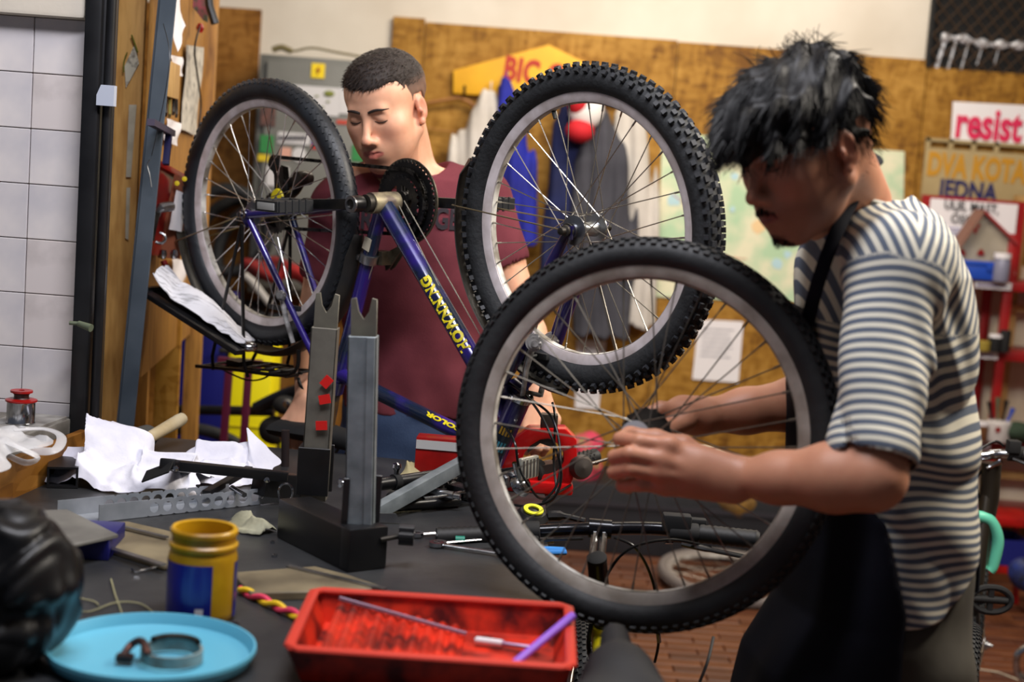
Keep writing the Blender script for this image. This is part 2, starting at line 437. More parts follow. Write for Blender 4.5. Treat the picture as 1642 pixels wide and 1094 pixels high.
# partition: plank end, steel post, tool board seen along its face
part = S(G().box((-0.985+0.032, 3.6, 1.3), (0.064, 0.02, 2.6)).build('trim_1', mat('plank_face', (222, 172, 98), 0.6, col2=(176, 124, 60), scale=7, stretch=(9, 9, 1.2), bump=0.15, contrast=(0.25, 0.6)), bevel=0.003))
pt = G(); A0 = V((-0.897, 3.4, 0.80)); A1 = V((-0.80, 3.4, 2.6)); 
up = (A1-A0).normalized()
pt.prism([(0,0),(0.042,0),(0.042,-0.006),(0.006,-0.006),(0.006,0.05),(0,0.05)], (A0+A1)/2+V((0.0,-0.02,0)), (1,0,-up.x), (0,1,0), 1.86)
post = pt.build('steel_post', STEEL, bevel=0.001, seg=1, label='leaning blue-grey steel angle post in front of the plank, left', cat='post')
a = P(197, 700, 3.36); G().box(a+V((0,-0.008,0)), (0.022, 0.02, 0.02)).build('bolt_block', BLACKM, post, bevel=0.002)
tb0 = V((-0.868, 3.5, 0)); tb1 = V((-0.955, 4.45, 0)); td = (tb1-tb0).normalized(); tn = V((td.y, -td.x, 0))   # tn faces +x
def TB(s, z, off=0.01): return tb0 + td*s + V((0,0,z)) + tn*off
L = (tb1-tb0).length
board = S(G().box((tb0+tb1)/2 + V((0,0,1.75)) - tn*0.01, (0.02, L, 1.5), Mx.Rotation(math.atan2(-td.x, td.y), 3, 'Z')).build('trim_2', PLY, bevel=0.003))
stile = G().box(TB(L-0.03, 1.3, 0.008), (0.045, 0.06, 2.6), Mx.Rotation(math.atan2(-td.x, td.y), 3, 'Z')).build('trim_3', PLY, bevel=0.003); S(stile)
lowp = G()
c = P(268, 620, 4.1); lowp.box((c.x, 4.1, 0.7), (P(292,640,4.1).x-P(254,640,4.1).x, 0.02, 1.06)); S(lowp.build('trim_4', OSB, bevel=0.002))
c = P(226, 620, 3.9); S(G().box((c.x, 3.9, 0.72), (0.04, 0.02, 1.05)).build('trim_5', PLY, bevel=0.002))

def sheet(name, s0, s1, z0, z1, m, label, cat='paper', off=0.012, th=0.0015, skew=0.0, curl=0.0, **kw):
    rows = []
    for j in range(7):
        v = j/6; r = []
        for i in range(7):
            u = i/6
            r.append(TB(s0 + (s1-s0)*u + skew*v, z0 + (z1-z0)*v, off + curl*(1-v)**2 + 0.003*math.sin(u*5+v*3)))
        rows.append(r)
    return G().grid(rows, th=th).build(name, m, label=label, cat=cat, **kw)
def sz(px, py, s):
    """height on the tool board at board coordinate s for a pixel row"""
    p = TB(s, 0); return PX_at(px, py, p)
def TBp(px, py):
    d = ray(px, py); n_ = tn; t = (tb0 - CAM).dot(n_) / d.dot(n_); q = CAM + d*t
    return (q-tb0).dot(td), q.z
# ------------------------------------------------------------------ wheels
SPOKE = mat('spoke_steel', (176, 170, 158), 0.3, 0.95)
SPOKEB = mat('spoke_bright', (214, 214, 214), 0.25, 1.0)
def wheel(T, par, R=0.305, rt=0.026, style='knobby', rimw=0.024, hubw=0.1, hubr=0.017, n=36, spm=SPOKE, sub=True,
          rubber=RUBBER, phase=0.0, hubm=ALU, rimd=0.02, depthlabel=None, knob=None):
    """wheel about the local Y axis of matrix T; the rim is the part, tyre, spokes and hub hang from it (or from par)"""
    ax = (T.to_3x3() @ V((0,1,0))).normalized(); o = T.translation
    ex = (T.to_3x3() @ V((1,0,0))).normalized(); ez = (T.to_3x3() @ V((0,0,1))).normalized()
    def pol(r, a, y): return o + ex*(r*math.cos(a)) + ez*(r*math.sin(a)) + ax*y
    ro = R - 2*rt + 0.006; ri = ro - rimd
    g = G(); hw = rimw/2
    g.lathe([(ro, -hw), (ro-0.001, -hw-0.0008), (ro-0.011, -hw-0.0002), (ri+0.001, -hw*0.72), (ri, -hw*0.45), (ri-0.001, 0), (ri, hw*0.45), (ri+0.001, hw*0.72), (ro-0.011, hw+0.0002), (ro-0.001, hw+0.0008), (ro, hw), (ro-0.005, hw*0.8), (ro-0.006, 0), (ro-0.005, -hw*0.8)], o, ax, 96, close=True)
    rim = g.build('rim', RIM, par, ang=0.7)
    p2 = rim if sub else par
    # the dull well between the brake tracks
    g = G(); g.lathe([(ri-0.0006, -hw*0.6), (ri-0.0022, 0), (ri-0.0006, hw*0.6), (ri+0.002, 0)], o, ax, 96, close=True); g.build('rim_bed', RIMI, p2)
    rc = R - rt
    g = G(); prof = []
    for k in range(20):
        a = 2*PI*k/20; prof.append((rc + math.cos(a)*rt*(1.0 if style != 'knobby' else 0.93), math.sin(a)*rt*(0.96)))
    g.lathe(prof, o, ax, 128, close=True)
    ty = g.build('tyre', rubber, p2)
    g = G(); nk, rows = {'knobby': (84, ((-0.95,0.5),(-0.5,0),(0,0.5),(0.5,0),(0.95,0.5))), 'ribs': (96, ((-0.85,0.0),(-0.45,0.5),(0.45,0.5),(0.85,0.0))),
                         'small': (110, ((-0.8,0.0),(-0.45,0.5),(-0.12,0.0),(0.22,0.5),(0.55,0.0),(0.85,0.5)))}[style]
    for k in range(nk):
        for (w_, sh) in rows:
            a = 2*PI*(k+sh)/nk; al = w_*1.05
            rr = rc + math.cos(al)*rt*0.97; yy = math.sin(al)*rt*0.97
            rad = ex*math.cos(a) + ez*math.sin(a); nrm = rad*math.cos(al) + ax*math.sin(al); tan = (-ex*math.sin(a) + ez*math.cos(a))
            side = nrm.cross(tan)
            if style == 'knobby': sx, sy, h = 0.0105, 0.0085, 0.0065
            elif style == 'ribs': sx, sy, h = 0.011, 0.006, 0.0022; tan = (tan + side*0.5*(1 if w_ > 0 else -1)).normalized(); side = nrm.cross(tan)
            else: sx, sy, h = 0.0085, 0.0065, 0.0036
            if style == 'knobby' and abs(w_) > 0.9: sx = 0.0085; h = 0.0075
            c = pol(rr, a, yy)
            R3 = Mx((tan, side, nrm)).transposed()
            g.box(c, (sx*rng(0.9,1.05), sy, h*2), R3)
    g.build('tread', knob or rubber, ty if not sub else p2, kind='stuff', smooth=False)
    # spokes
    for k in range(n):
        s = 1 if k % 2 else -1; th = 2*PI*k/n + phase
        d = (1.12 if (k//2) % 2 else -1.12)
        a = pol(hubr+0.008, th + d, s*hubw*0.31 + (0.002 if (k//2) % 2 else -0.001)); b = pol(ri, th, s*0.003)
        dd = (b-a).normalized(); L_ = (b-a).length
        G().tube([a, b-dd*0.014, b-dd*0.0135, b], [0.00115, 0.00115, 0.0019, 0.0020], 5, caps=False).build('spoke', spm, p2)
    g = G(); hr = hubr
    g.lathe([(0.0045, -hubw*0.56), (0.0045, -hubw*0.5), (0.008, -hubw*0.5), (0.0085, -hubw*0.43), (hr*0.8, -hubw*0.42), (hr*0.8, -hubw*0.35), (hr+0.011, -hubw*0.33), (hr+0.011, -hubw*0.295), (hr*0.9, -hubw*0.27),
             (hr*0.72, 0), (hr*0.9, hubw*0.27), (hr+0.011, hubw*0.295), (hr+0.011, hubw*0.33), (hr*0.8, hubw*0.35), (hr*0.8, hubw*0.42), (0.0085, hubw*0.43), (0.008, hubw*0.5), (0.0045, hubw*0.5), (0.0045, hubw*0.56)], o, ax, 28)
    g.build('hub', hubm, p2)
    return rim, pol, (ex, ez, ax, o, ri, ro)

def basis(o, y, up=(0,0,1)):
    """matrix with local Y = y, Z as near up as possible"""
    y = V(y).normalized(); x = y.cross(V(up)).normalized(); z = x.cross(y).normalized()
    m = Mx((x, y, z)).transposed().to_4x4(); m.translation = V(o); return m

# ------------------------------------------------------------------ the upside-down bicycle
ang_b = math.radians(48.0)
D = V((math.sin(ang_b), -math.cos(ang_b), 0)); Nn = V((math.cos(ang_b), math.sin(ang_b), 0))   # forward, far side
Zb = (V((0,0,1)) - Nn*math.tan(math.radians(4.0))).normalized()
Yb = Zb.cross(D).normalized(); R0 = P(427, 342, 3.44)
def BX(px, py, off=0.0):
    d = ray(px, py); t = (R0 + Yb*off - CAM).dot(Yb) / d.dot(Yb); return CAM + d*t
PURP = mat('purple_frame', (44, 28, 118), 0.25, 0.15, col2=(20, 34, 58), scale=11, contrast=(0.42, 0.58), coat=0.6)
PURPD = mat('purple_fork', (34, 24, 92), 0.28, 0.1, col2=(22, 18, 60), scale=7, coat=0.5)
bike = thing('bicycle', 'purple mountain bicycle standing upside down on its saddle and bars on the workbench', 'bicycle', (R0.x+0.3, R0.y-0.3, TZ))
BB = BX(614, 325)
HT0 = BX(832, 642); HT1 = BX(788, 742); hax = (HT1-HT0).normalized()
DT1 = BX(817, 676); TT1 = HT1 - hax*0.03
SC = BX(541, 612)
F0 = BX(938, 368)
# frame
g = G()
g.tube([BB + (DT1-BB).normalized()*0.012, DT1], 0.0195, 20)
down = g.build('frame', PURP, bike)
BL = mat('bare_bracket', (150, 140, 112), 0.5, 0.4, col2=(84, 72, 66), scale=40)
G().cyl(BB - Yb*0.036, BB + Yb*0.036, 0.0225, n=24).build('bottom_bracket', BL, down)
g = G(); g.cyl(BB - Yb*0.05, BB-Yb*0.034, 0.019, n=20); g.cyl(BB - Yb*0.05, BB + Yb*0.06, 0.011, n=16)
g.build('bracket_cup', DIRTY, down)
G().tube([BB, SC], 0.0155, 18).build('seat_tube', PURP, down)
TT0 = SC - (SC-BB).normalized()*0.02
G().tube([TT0, TT1], 0.0165, 18).build('top_tube', PURP, down)
G().tube([HT0 - hax*0.004, HT1 + hax*0.004], 0.0235, 22).build('head_tube', PURPD, down)
g = G(); g.lathe([(0.0235,0),(0.0265,0.004),(0.0265,0.012),(0.021,0.018)], HT0 - hax*0.018, hax, 24); g.build('headset', CHROME, down)
g = G(); g.lathe([(0.021,0),(0.026,0.006),(0.026,0.014),(0.022,0.024)], HT1, hax, 24); g.build('headset', DIRTY, down)
DR = {}
for s in (-1, 1):
    DR[s] = R0 + Yb*s*0.062
    a = DR[s] + D*0.018 - Zb*0.012
    b = SC + Yb*s*0.018 + (SC-BB).normalized()*0.0
    b = b - D*0.012
    G().tube(spline([a, a.lerp(b, 0.75) + Yb*s*0.004, b], 8), 0.0078, 12).build('seat_stay', PURP, down)
    a2 = DR[s] + D*0.02; b2 = BB + Yb*s*0.024
    G().tube(spline([a2, a2.lerp(b2, 0.6) + Yb*s*0.004, b2], 8), 0.0088, 12).build('chain_stay', PURPD, down)
    q = [(-0.01,-0.012),(0.012,-0.03),(0.03,-0.022),(0.032,0.008),(0.01,0.012),(-0.012,0.008)]
    G().prism(q, DR[s], D, Zb, 0.005).build('dropout', PURPD, down, bevel=0.001)
    g = G(); g.lathe([(0.012,0),(0.012,0.007),(0.007,0.009),(0.007,0.016),(0.0035,0.018)], DR[s], Yb*s, 14); g.build('axle_nut', CHROME, down)
g = G(); k0 = SC + (SC-BB).normalized()*-0.004; sdir = (SC-BB).normalized()
g.cyl(k0, k0 + sdir*0.03, 0.0185, n=20); g.cyl(k0 + sdir*0.015 - D*0.022 - Yb*0.016, k0 + sdir*0.015 - D*0.022 + Yb*0.016, 0.006, n=12); g.build('seat_clamp', PURPD, down)
SP1 = BX(516, 742)
G().tube([k0 + sdir*0.02, SP1], 0.0135, 16).build('seat_post', mat('worn_post', (52, 50, 54), 0.4, 0.5, col2=(110, 82, 46), scale=26, contrast=(0.4,0.6)), bike)
# saddle (upside down, resting on the bench)
g = G(); sb = V((SP1.x, SP1.y, TZ + 0.028)); hd = V((D.x, D.y, 0)).normalized(); rows = []
for i in range(13):
    t = i/12; x = -0.12 + 0.25*t; wv = 0.075*(1-t)**1.3 + 0.02; r = []
    for k in range(14):
        an = 2*PI*k/14; r.append(sb + hd*x + Nn*math.cos(an)*wv*(0.35 if i in (0,12) else 1) + V((0,0,1))*(math.sin(an)*0.024*(0.4 if i in (0,12) else 1) + 0.0))
    rows.append(r)
g.grid(rows, closed=True); g.add(rows[0], [tuple(range(14))]); g.add(rows[-1], [tuple(range(14))[::-1]]); g.build('saddle', BLACKM, bike)
g = G()
for s in (-1, 1): g.tube(spline([sb + hd*0.1 + Nn*s*0.012 + V((0,0,.02)), SP1 + Nn*s*0.022 + hd*0.03, SP1 + Nn*s*0.022 - hd*0.04, sb - hd*0.09 + Nn*s*0.04 + V((0,0,.02))], 6), 0.0035, 8)
g.build('saddle_rails', DIRTY, bike)

# wheels
Tr = Mx((D, Yb, Zb)).transposed().to_4x4(); Tr.translation = R0
rrim, rpol, _ = wheel(Tr, bike, R=0.306, rt=0.0255, style='ribs', hubw=0.118, spm=SPOKEB, rubber=mat('rubber_grey', (36, 40, 45), 0.5, col2=(22, 24, 27), scale=12, bump=0.1, bscale=80), phase=0.06)
Tf = Tr.copy(); Tf.translation = F0
frim, fpol, finfo = wheel(Tf, bike, R=0.304, rt=0.0275, style='knobby', hubw=0.1, spm=SPOKE, rubber=RUBBERD, knob=mat('knob_rubber', (44, 46, 50), 0.55, col2=(24, 25, 28), scale=40), phase=0.02)
vp = fpol(0.252, math.radians(112), 0.0); G().cyl(vp + (F0-vp).normalized()*0.004, vp + (F0-vp).normalized()*0.034, 0.0042, 0.0035, 10).build('valve', RUBBER, frim)

# fork: legs, crown
for s in (-1, 1):
    h = F0 + Yb*s*0.05
    k = [(908,372),(886,412),(853,490),(828,556),(818,604)]
    pts = [BX(px, py, 0) + Yb*s*0.052 for px, py in ((938,372),(915,418),(880,500),(856,566),(838,606))]
    pts[-1] = BX(826, 606) + Yb*s*0.04
    G().tube(spline(pts, 8), [0.0075 + 0.0075*min(1, i/16) for i in range(33)], 14).build('fork_leg', PURPD, bike)
    G().prism([(-0.012,-0.016),(0.012,-0.016),(0.014,0.01),(-0.014,0.01)], h, D, Zb, 0.005).build('fork_dropout', PURPD, bike, bevel=0.001)
    g = G(); g.lathe([(0.011,0),(0.011,0.006),(0.007,0.008),(0.007,0.018),(0.003,0.02)], h + Yb*s*0.003, Yb*s, 14); g.lathe([(0.014, -0.004),(0.014,0)], h+Yb*s*0.002, Yb*s, 16); g.build('axle_nut', DIRTY, bike)
g = G(); cr = BX(826, 606)
g.tube(spline([cr - Yb*0.04, cr - Yb*0.028 + hax*0.022, cr + hax*0.03, cr + Yb*0.028 + hax*0.022, cr + Yb*0.04], 6), 0.0165, 14)
g.cyl(cr + hax*0.02, HT0 - hax*0.016, 0.019, n=18); g.build('fork_crown', PURPD, bike)

# fenders
def fender(pol, r, a0, a1, wd, m, th=0.002, depth=0.014, name='fender', taper=True):
    rows = []; N = 40
    for i in range(N+1):
        t = i/N; a = a0 + (a1-a0)*t; tw = 1.0 if not taper else max(0.35, min(1, min(t, 1-t)*14 + 0.35))
        rows.append([pol(r - depth*(abs(u)**2.2), a, u*wd*tw) for u in (-1,-0.75,-0.45,-0.15,0.15,0.45,0.75,1)])
    return G().grid(rows, th=th).build(name, m, bike)
FEND = mat('fender_black', (24, 24, 26), 0.4, col2=(60, 54, 44), scale=10)
def fang(px, py, o=F0): q = BX(px, py) - o; return math.atan2(q.dot(Zb), q.dot(D))
a0 = fang(768, 262); a1 = fang(905, 640) 
if a1 < a0: a1 += 2*PI
fender(fpol, 0.325, a0, a1, 0.032, FEND)
a0 = math.radians(176); a1 = math.radians(356)
fender(rpol, 0.330, a0, a1, 0.030, mat('fender_grey', (40, 40, 40), 0.45, col2=(62, 56, 46), scale=8))
STM = mat('stay', (150, 136, 106), 0.35, 0.8)
for s in (-1, 1):
    g = G(); g.tube([F0 + Yb*s*0.056, fpol(0.322, fang(752, 330), s*0.03)], 0.0016, 6)
    g.build('fender_stay', STM, bike)
    G().tube([R0 + Yb*s*0.066, rpol(0.328, math.radians(196), s*0.03)], 0.0018, 6).build('fender_stay', STM, bike)

# rear rack, upside down below the wheel
RK = mat('rack_black', (22, 20, 20), 0.4, 0.3)
for s in (-1, 1):
    t0 = R0 + Yb*s*0.07 - Zb*0.022
    for (px, py) in ((372, 588), (428, 600)):
        b = BX(px, py) + Yb*s*0.055
        G().tube([t0, t0.lerp(b, 0.9) + Yb*s*0.01, b], 0.0042, 8).build('rack_leg', RK, bike)
    a = BX(345, 583) + Yb*s*0.055; b = BX(496, 596) + Yb*s*0.055
    G().tube(spline([a, a.lerp(b,0.4), b, b + D*0.03 + Zb*0.06], 5), 0.0045, 8).build('rack_rail', RK, bike)
g = G()
for t in (0.0, 0.2, 0.4, 0.6, 0.8, 1.0):
    q = BX(350 + 140*t, 583 + 13*t) ; g.tube([q - Yb*0.055, q + Yb*0.055], 0.0032, 8)
for dy in (-0.022, 0.022): g.tube([BX(350,584)+Yb*dy, BX(496,597)+Yb*dy], 0.0032, 8)
g.tube(spline([BX(352,584)-Zb*0.01, BX(395,604)-Zb*0.008, BX(425,606), BX(440,590)], 5), 0.0022, 6)
g.box(BX(384, 582), (0.05, 0.04, 0.014), Tr.to_3x3()); g.box(BX(462, 598), (0.05, 0.05, 0.012), Tr.to_3x3())
g.build('rack_top', RK, bike)
G().tube(spline([BX(478,606), BX(482,618), BX(489,628)], 5), 0.004, 8).build('rack_spring', RK, bike)

# drive train
def gear(c, ro, ri_, nt, th, name, m, par, arms=5, hole=0.6, tooth=0.005):
    ex, ez = D, Zb; n = nt*4; outer = []
    for k in range(n):
        r = ro + (tooth if k % 4 in (1, 2) else 0); a = 2*PI*k/n; outer.append((r*math.cos(a), r*math.sin(a)))
    g = G(); g.ring(outer, circ(ri_, n), c, ex, ez, th)
    for k in range(arms):
        a = 2*PI*k/arms + 0.4
        d_ = ex*math.cos(a) + ez*math.sin(a); g.bar(c + d_*0.014, c + d_*(ri_+0.004), 0.014, th*1.6, Yb)
    g.ring(circ(0.024, 24), circ(0.008, 24), c, ex, ez, th*2.2)
    return g.build(name, m, par, smooth=False)
CRK = mat('crank_black', (20, 20, 22), 0.35, 0.4, col2=(36, 34, 32), scale=30)
for off, r, ri_, nt in ((0.050, 0.052, 0.036, 26), (0.058, 0.068, 0.052, 36), (0.067, 0.084, 0.068, 46)):
    gear(BB + Yb*off, r, ri_, nt, 0.0028, 'chainring', CRK, bike)
G().ring(circ(0.0925, 72), circ(0.0845, 72), BB + Yb*0.072, D, Zb, 0.003).build('chain_guard', mat('guard', (112, 104, 88), 0.4, 0.6, col2=(60, 54, 46), scale=20), bike)
def pedal(c, par):
    g = G(); w2, l2, h2 = 0.045, 0.037, 0.012
    for s in (-1, 1):
        g.box(c + D*s*l2, (0.006, 2*w2, 2*h2), Tr.to_3x3()); g.box(c + Yb*s*w2, (2*l2, 0.008, 2*h2), Tr.to_3x3())
        for u in (-0.6, -0.2, 0.2, 0.6): g.box(c + D*s*(l2+0.003) + Yb*u*w2, (0.004, 0.006, 2*h2+0.006), Tr.to_3x3())
    g.cyl(c - Yb*w2, c + Yb*w2, 0.011, n=14); g.box(c, (2*l2, 0.012, 0.02), Tr.to_3x3())
    p_ = g.build('pedal', mat('pedal_plastic', (30, 31, 33), 0.45), par, bevel=0.001, seg=1)
    G().box(c - Yb*(w2+0.0045), (0.056, 0.003, 0.015), Tr.to_3x3()).build('reflector', mat('dirty_reflector', (156, 156, 152), 0.35), p_, bevel=0.001)
    G().box(c + Yb*(w2+0.0045), (0.056, 0.003, 0.015), Tr.to_3x3()).build('reflector', MATS['dirty_reflector'], p_, bevel=0.001)
for s, (px, py), off in ((-1, (440, 322), -0.075), (1, (800, 334), 0.09)):
    a = BB + Yb*off; e = BX(px, py, off) if s < 0 else a + D*0.158 + Zb*0.004
    if s < 0: e = a - D*0.158 + Zb*(e-a).dot(Zb)
    g = G(); g.bar(a, e, 0.0125, 0.022, Zb); g.cyl(a - Yb*0.014, a + Yb*0.014, 0.0175, n=20); g.cyl(e - Yb*0.009, e + Yb*0.009, 0.014, n=18)
    ck = g.build('crank', CRK, bike, bevel=0.0015)
    G().lathe([(0.0175,0),(0.0175,0.004),(0.011,0.005),(0.011,-0.004),(0.0,-0.004)], a + Yb*s*0.012, Yb*s, 22).build('crank_bolt', ALU, ck)
    pc = e + Yb*s*0.062
    G().cyl(e, pc, 0.0065, n=10).build('pedal_axle', DIRTY, ck)
    pedal(pc, bike)
# cassette, derailleur, chain
for k in range(6):
    gear(R0 + Yb*(0.026 + k*0.005), 0.046 - k*0.0042, 0.034 - k*0.004, 26 - k*2, 0.0018, 'sprocket', DIRTY, bike, arms=4, tooth=0.003)
J1 = BX(440, 262, 0.052); J2 = BX(452, 300, 0.056)
g = G()
for J in (J1, J2): g.lathe([(0.006,-0.004),(0.019,-0.003),(0.019,0.003),(0.006,0.004)], J, Yb, 14)
g.build('jockey_wheel', BLACKM, bike)
g = G()
for dy in (-0.008, 0.008): g.prism([(-0.016,-0.02),(0.012,-0.028),(0.018,0.0),(0.012,0.046),(-0.012,0.05),(-0.018,0.03)], J2 + Yb*dy, D, Zb, 0.002)
g.build('derailleur_cage', DIRTY, bike)
g = G(); a = BX(486, 286, 0.07); b = BX(425, 330, 0.07)
g.bar(a, BX(452, 300, 0.07), 0.02, 0.022, Zb); g.lathe([(0.016,-0.02),(0.018,0),(0.016,0.02)], a, Yb, 16); g.tube(spline([a, BX(470,312,0.075), b], 5), 0.009, 10); g.cyl(b-Yb*0.01, b+Yb*0.012, 0.014)
g.build('derailleur', mat('derailleur_black', (34, 30, 28), 0.3, 0.6, col2=(70, 64, 56), scale=40), bike, bevel=0.0015)
G().lathe([(0.0,0.0),(0.022,0.0),(0.02,0.004),(0.0,0.005)], R0 + Yb*0.024 + Zb*0.035 + D*0.012, -Yb, 18).build('spoke_guard', mat('guard_yellow', (214, 196, 20), 0.5), bike)
def chain_path(pts, name='chain'):
    g = G(); pts = [V(p) for p in pts]; out = []; pit = 0.0115; acc = 0; last = pts[0]; out.append(last)
    for p in pts[1:]:
        while (p-last).length >= pit: last = last + (p-last).normalized()*pit; out.append(last)
    for i in range(len(out)-1):
        a, b = out[i], out[i+1]; wd = 0.0035 if i % 2 else 0.0025
        for s in (-1, 1):
            g.bar(a + Yb*s*wd - (b-a)*0.2, b + Yb*s*wd + (b-a)*0.2, 0.0012, 0.0075, Zb)
        g.cyl(a - Yb*0.0042, a + Yb*0.0042, 0.0036, n=7)
    return g.build(name, CHAIN, bike, smooth=False)
cm = BB + Yb*0.058
def arc(c, r, a0, a1, n=20): return [c + D*(r*math.cos(a0+(a1-a0)*k/n)) + Zb*(r*math.sin(a0+(a1-a0)*k/n)) for k in range(n+1)]
cas = R0 + Yb*0.04
top0 = J1 + Zb*0.019
chain_path([J1 - D*0.014 - Zb*0.004] + [top0] + arc(cm, 0.070, math.radians(100), math.radians(-92), 30) + [cas + D*0.0 - Zb*0.036] + arc(cas, 0.037, math.radians(-95), math.radians(-250), 16) + [J2 + D*0.012, J2+Zb*0.012, J1 - D*0.014 - Zb*0.004])
# front derailleur on the seat tube
fd = BB.lerp(SC, 0.30)
g = G(); g.cyl(fd - sdir*0.01, fd + sdir*0.01, 0.0205, n=22); g.cyl(fd - D*0.028 - Yb*0.01, fd - D*0.028 + Yb*0.01, 0.005, n=10); g.box(fd - D*0.022, (0.016, 0.018, 0.014), Tr.to_3x3())
g.build('derailleur_clamp', ALU, bike, bevel=0.001)
g = G(); c = fd + Yb*0.045 + D*0.02
g.prism([(-0.035,0.0),(-0.01,0.012),(0.03,0.03),(0.045,0.028),(0.02,0.002),(0.0,-0.022),(-0.014,-0.03),(-0.02,-0.01)], c, D, Zb, 0.003)
g.prism([(-0.035,0.0),(-0.01,0.012),(0.03,0.03),(0.045,0.028),(0.02,0.002),(0.0,-0.022),(-0.014,-0.03),(-0.02,-0.01)], c + Yb*0.014, D, Zb, 0.003)
g.box(c - Yb*0.015 - D*0.01, (0.03, 0.03, 0.03), Tr.to_3x3()); g.build('front_derailleur', mat('old_alloy', (120, 112, 92), 0.45, 0.7, col2=(70, 62, 50), scale=30), bike, bevel=0.001)
st = BB.lerp(SC, 0.22) - Yb*0.0162; sx_ = (D - sdir*D.dot(sdir)).normalized()
G().prism([(-0.011,-0.014),(0.011,-0.014),(0.011,0.014),(-0.011,0.014)], st, sx_, -sdir, 0.0012).build('frame_sticker', PAPER2, down)

# lettering on the tubes (reads the right way up only when the bicycle does)
def tube_text(s, a, b, r, size, m, xs=1.0, bold=0.0, axis=None, offc=0.0):
    """text wrapped on the near side of a tube; reading direction from a to b"""
    if axis: A0_, A1_ = axis; dA = (A1_-A0_).normalized(); a = A0_ + dA*(a-A0_).dot(dA); b = A0_ + dA*(b-A0_).dot(dA)
    dr = (b-a).normalized(); view = (CAM - (a+b)/2).normalized(); nrm = (view - dr*view.dot(dr)).normalized(); up = nrm.cross(dr)
    o = text('lettering', s, size, (0,0,0), (1,0,0), (0,1,0), m, None, th=0.0006, align='LEFT', bold=bold, spacing=1.0, xs=xs)
    vs = [o.location + v.co for v in o.data.vertices]; ln = max(v.x for v in vs); sc_ = (b-a).length/ln
    inv = WM[down].inverted()
    for v, q in zip(o.data.vertices, vs):
        an = (q.y + offc)/r; v.co = inv @ (a + dr*q.x*sc_ + (nrm*math.cos(an) + up*math.sin(an))*(r + 0.0014 + q.z))
    o.location = (0,0,0); o.parent = down; return o
tube_text('HOWNNING', BX(752, 566), BX(684, 450), 0.0195, 0.030, YELL, bold=0.0016, offc=0.003, axis=(BB, DT1))
tube_text('M22 COLOR', BX(786, 697), BX(690, 656), 0.0165, 0.012, YELL, bold=0.0006, offc=-0.006, axis=(TT0, TT1))
hc = HT0.lerp(HT1, 0.55)
nv = (CAM-hc).normalized(); nv = (nv - hax*nv.dot(hax)).normalized(); sd = hax.cross(nv)
def headpt(u, v, r=0.0242): an = u/0.0235; return hc + hax*v + (nv*math.cos(an) + sd*math.sin(an))*r
rows = [[headpt(u, v) for u in np.linspace(-0.016, 0.016, 9)] for v in np.linspace(-0.035, 0.035, 5)]
G().grid(rows).build('head_badge', mat('badge', (26, 34, 44), 0.3), down)
for v0, v1, m in ((-0.03,-0.012,mat('badge_gold',(170,130,40),0.4)), (0.004,0.028,mat('badge_teal',(70,150,170),0.4))):
    for k in range(4):
        u0 = -0.012 + k*0.0062
        G().grid([[headpt(u0+dx, v, 0.0247) for dx in (0, 0.002, 0.004)] for v in (v0, (v0+v1)/2, v1)]).build('badge_bar', m, down)

# brake and gear cables along the frame
g = G(); off1 = (D*0.018 + Zb*0.012)
g.tube([BX(640, 330), BX(757, 566)], 0.0011, 6); g.tube([BX(648, 322), BX(800, 590)], 0.0012, 6)
g.tube([BX(600, 420), BX(540, 600)], 0.0011, 6)
g.build('inner_cable', mat('cable_wire', (190, 186, 170), 0.3, 0.9), bike)
OUT = mat('cable_housing', (10, 10, 11), 0.3)
def hose(pts, r=0.0026, name='cable_housing', m=OUT): return G().tube(spline(pts, 10), r, 8).build(name, m, bike)
hose([BX(795,600,-0.03), BX(850,642,-0.04), BX(884,700,-0.06), BX(900,760,-0.06), BX(886,800,-0.08), BX(846,812,-0.1), BX(806,806,-0.12)])
hose([BX(850,640,0.02), BX(884,668,0.0), BX(898,720,-0.02), BX(894,775,-0.05), BX(870,806,-0.08)])
hose([BX(886,646,0.05), BX(890,672,0.03), BX(888,740,0.02), BX(892,790,0.0), BX(880,806,-0.02)])
hose([BX(812,688,-0.04), BX(826,712,-0.06), BX(832,748,-0.06), BX(850,782,-0.05), BX(872,800,0.0), BX(915,778,0.12)])
# v-brakes
BRK = mat('brake_alloy', (186, 184, 182), 0.3, 0.45, col2=(110, 108, 106), scale=50)
def vbrake(p0, p1, s, boss=True, knob=0.017):
    ax_ = -D
    g = G(); g.tube([p0, p0.lerp(p1, 0.5) + Yb*s*0.004, p1], [0.0085, 0.0065, 0.006], 10, flat=0.6)
    b = g.build('brake_arm', BRK, bike)
    g = G()
    for (r, h0, h1) in ((knob*0.8, -0.01, 0.006), (knob, 0.006, 0.016), (knob*0.72, 0.016, 0.024), (knob*0.4, 0.024, 0.031)): g.cyl(p0 - Nn*h0*0.7 - D*h0*-0.7, p0 - Nn*h1*0.7 + D*h1*0.7, r, n=20)
    for k in range(8):
        a = 2*PI*k/8; g.ell(p0 - Nn*0.008 + D*0.008 + (Zb*math.cos(a) + D*math.sin(a))*knob*0.85, (0.004,)*3, nu=8, nv=5)
    g.build('brake_pivot', BRK, b)
    g = G(); pc = p0.lerp(p1, 0.28) - Yb*s*0.022; g.box(pc, (0.05, 0.01, 0.012), Tr.to_3x3()); g.cyl(pc, pc + Yb*s*0.022, 0.004)
    g.build('brake_pad', RUBBER, b, bevel=0.002)
    g = G(); g.tube(spline([p1, p1.lerp(p0, 0.5) - D*0.012, p0 - D*0.006], 6), 0.0014, 6); g.build('brake_spring', CHROME, b)
    return b
vbrake(BX(856, 548, -0.05), BX(838, 634, -0.05), -1); vbrake(BX(884, 545, 0.05), BX(866, 636, 0.05), 1)
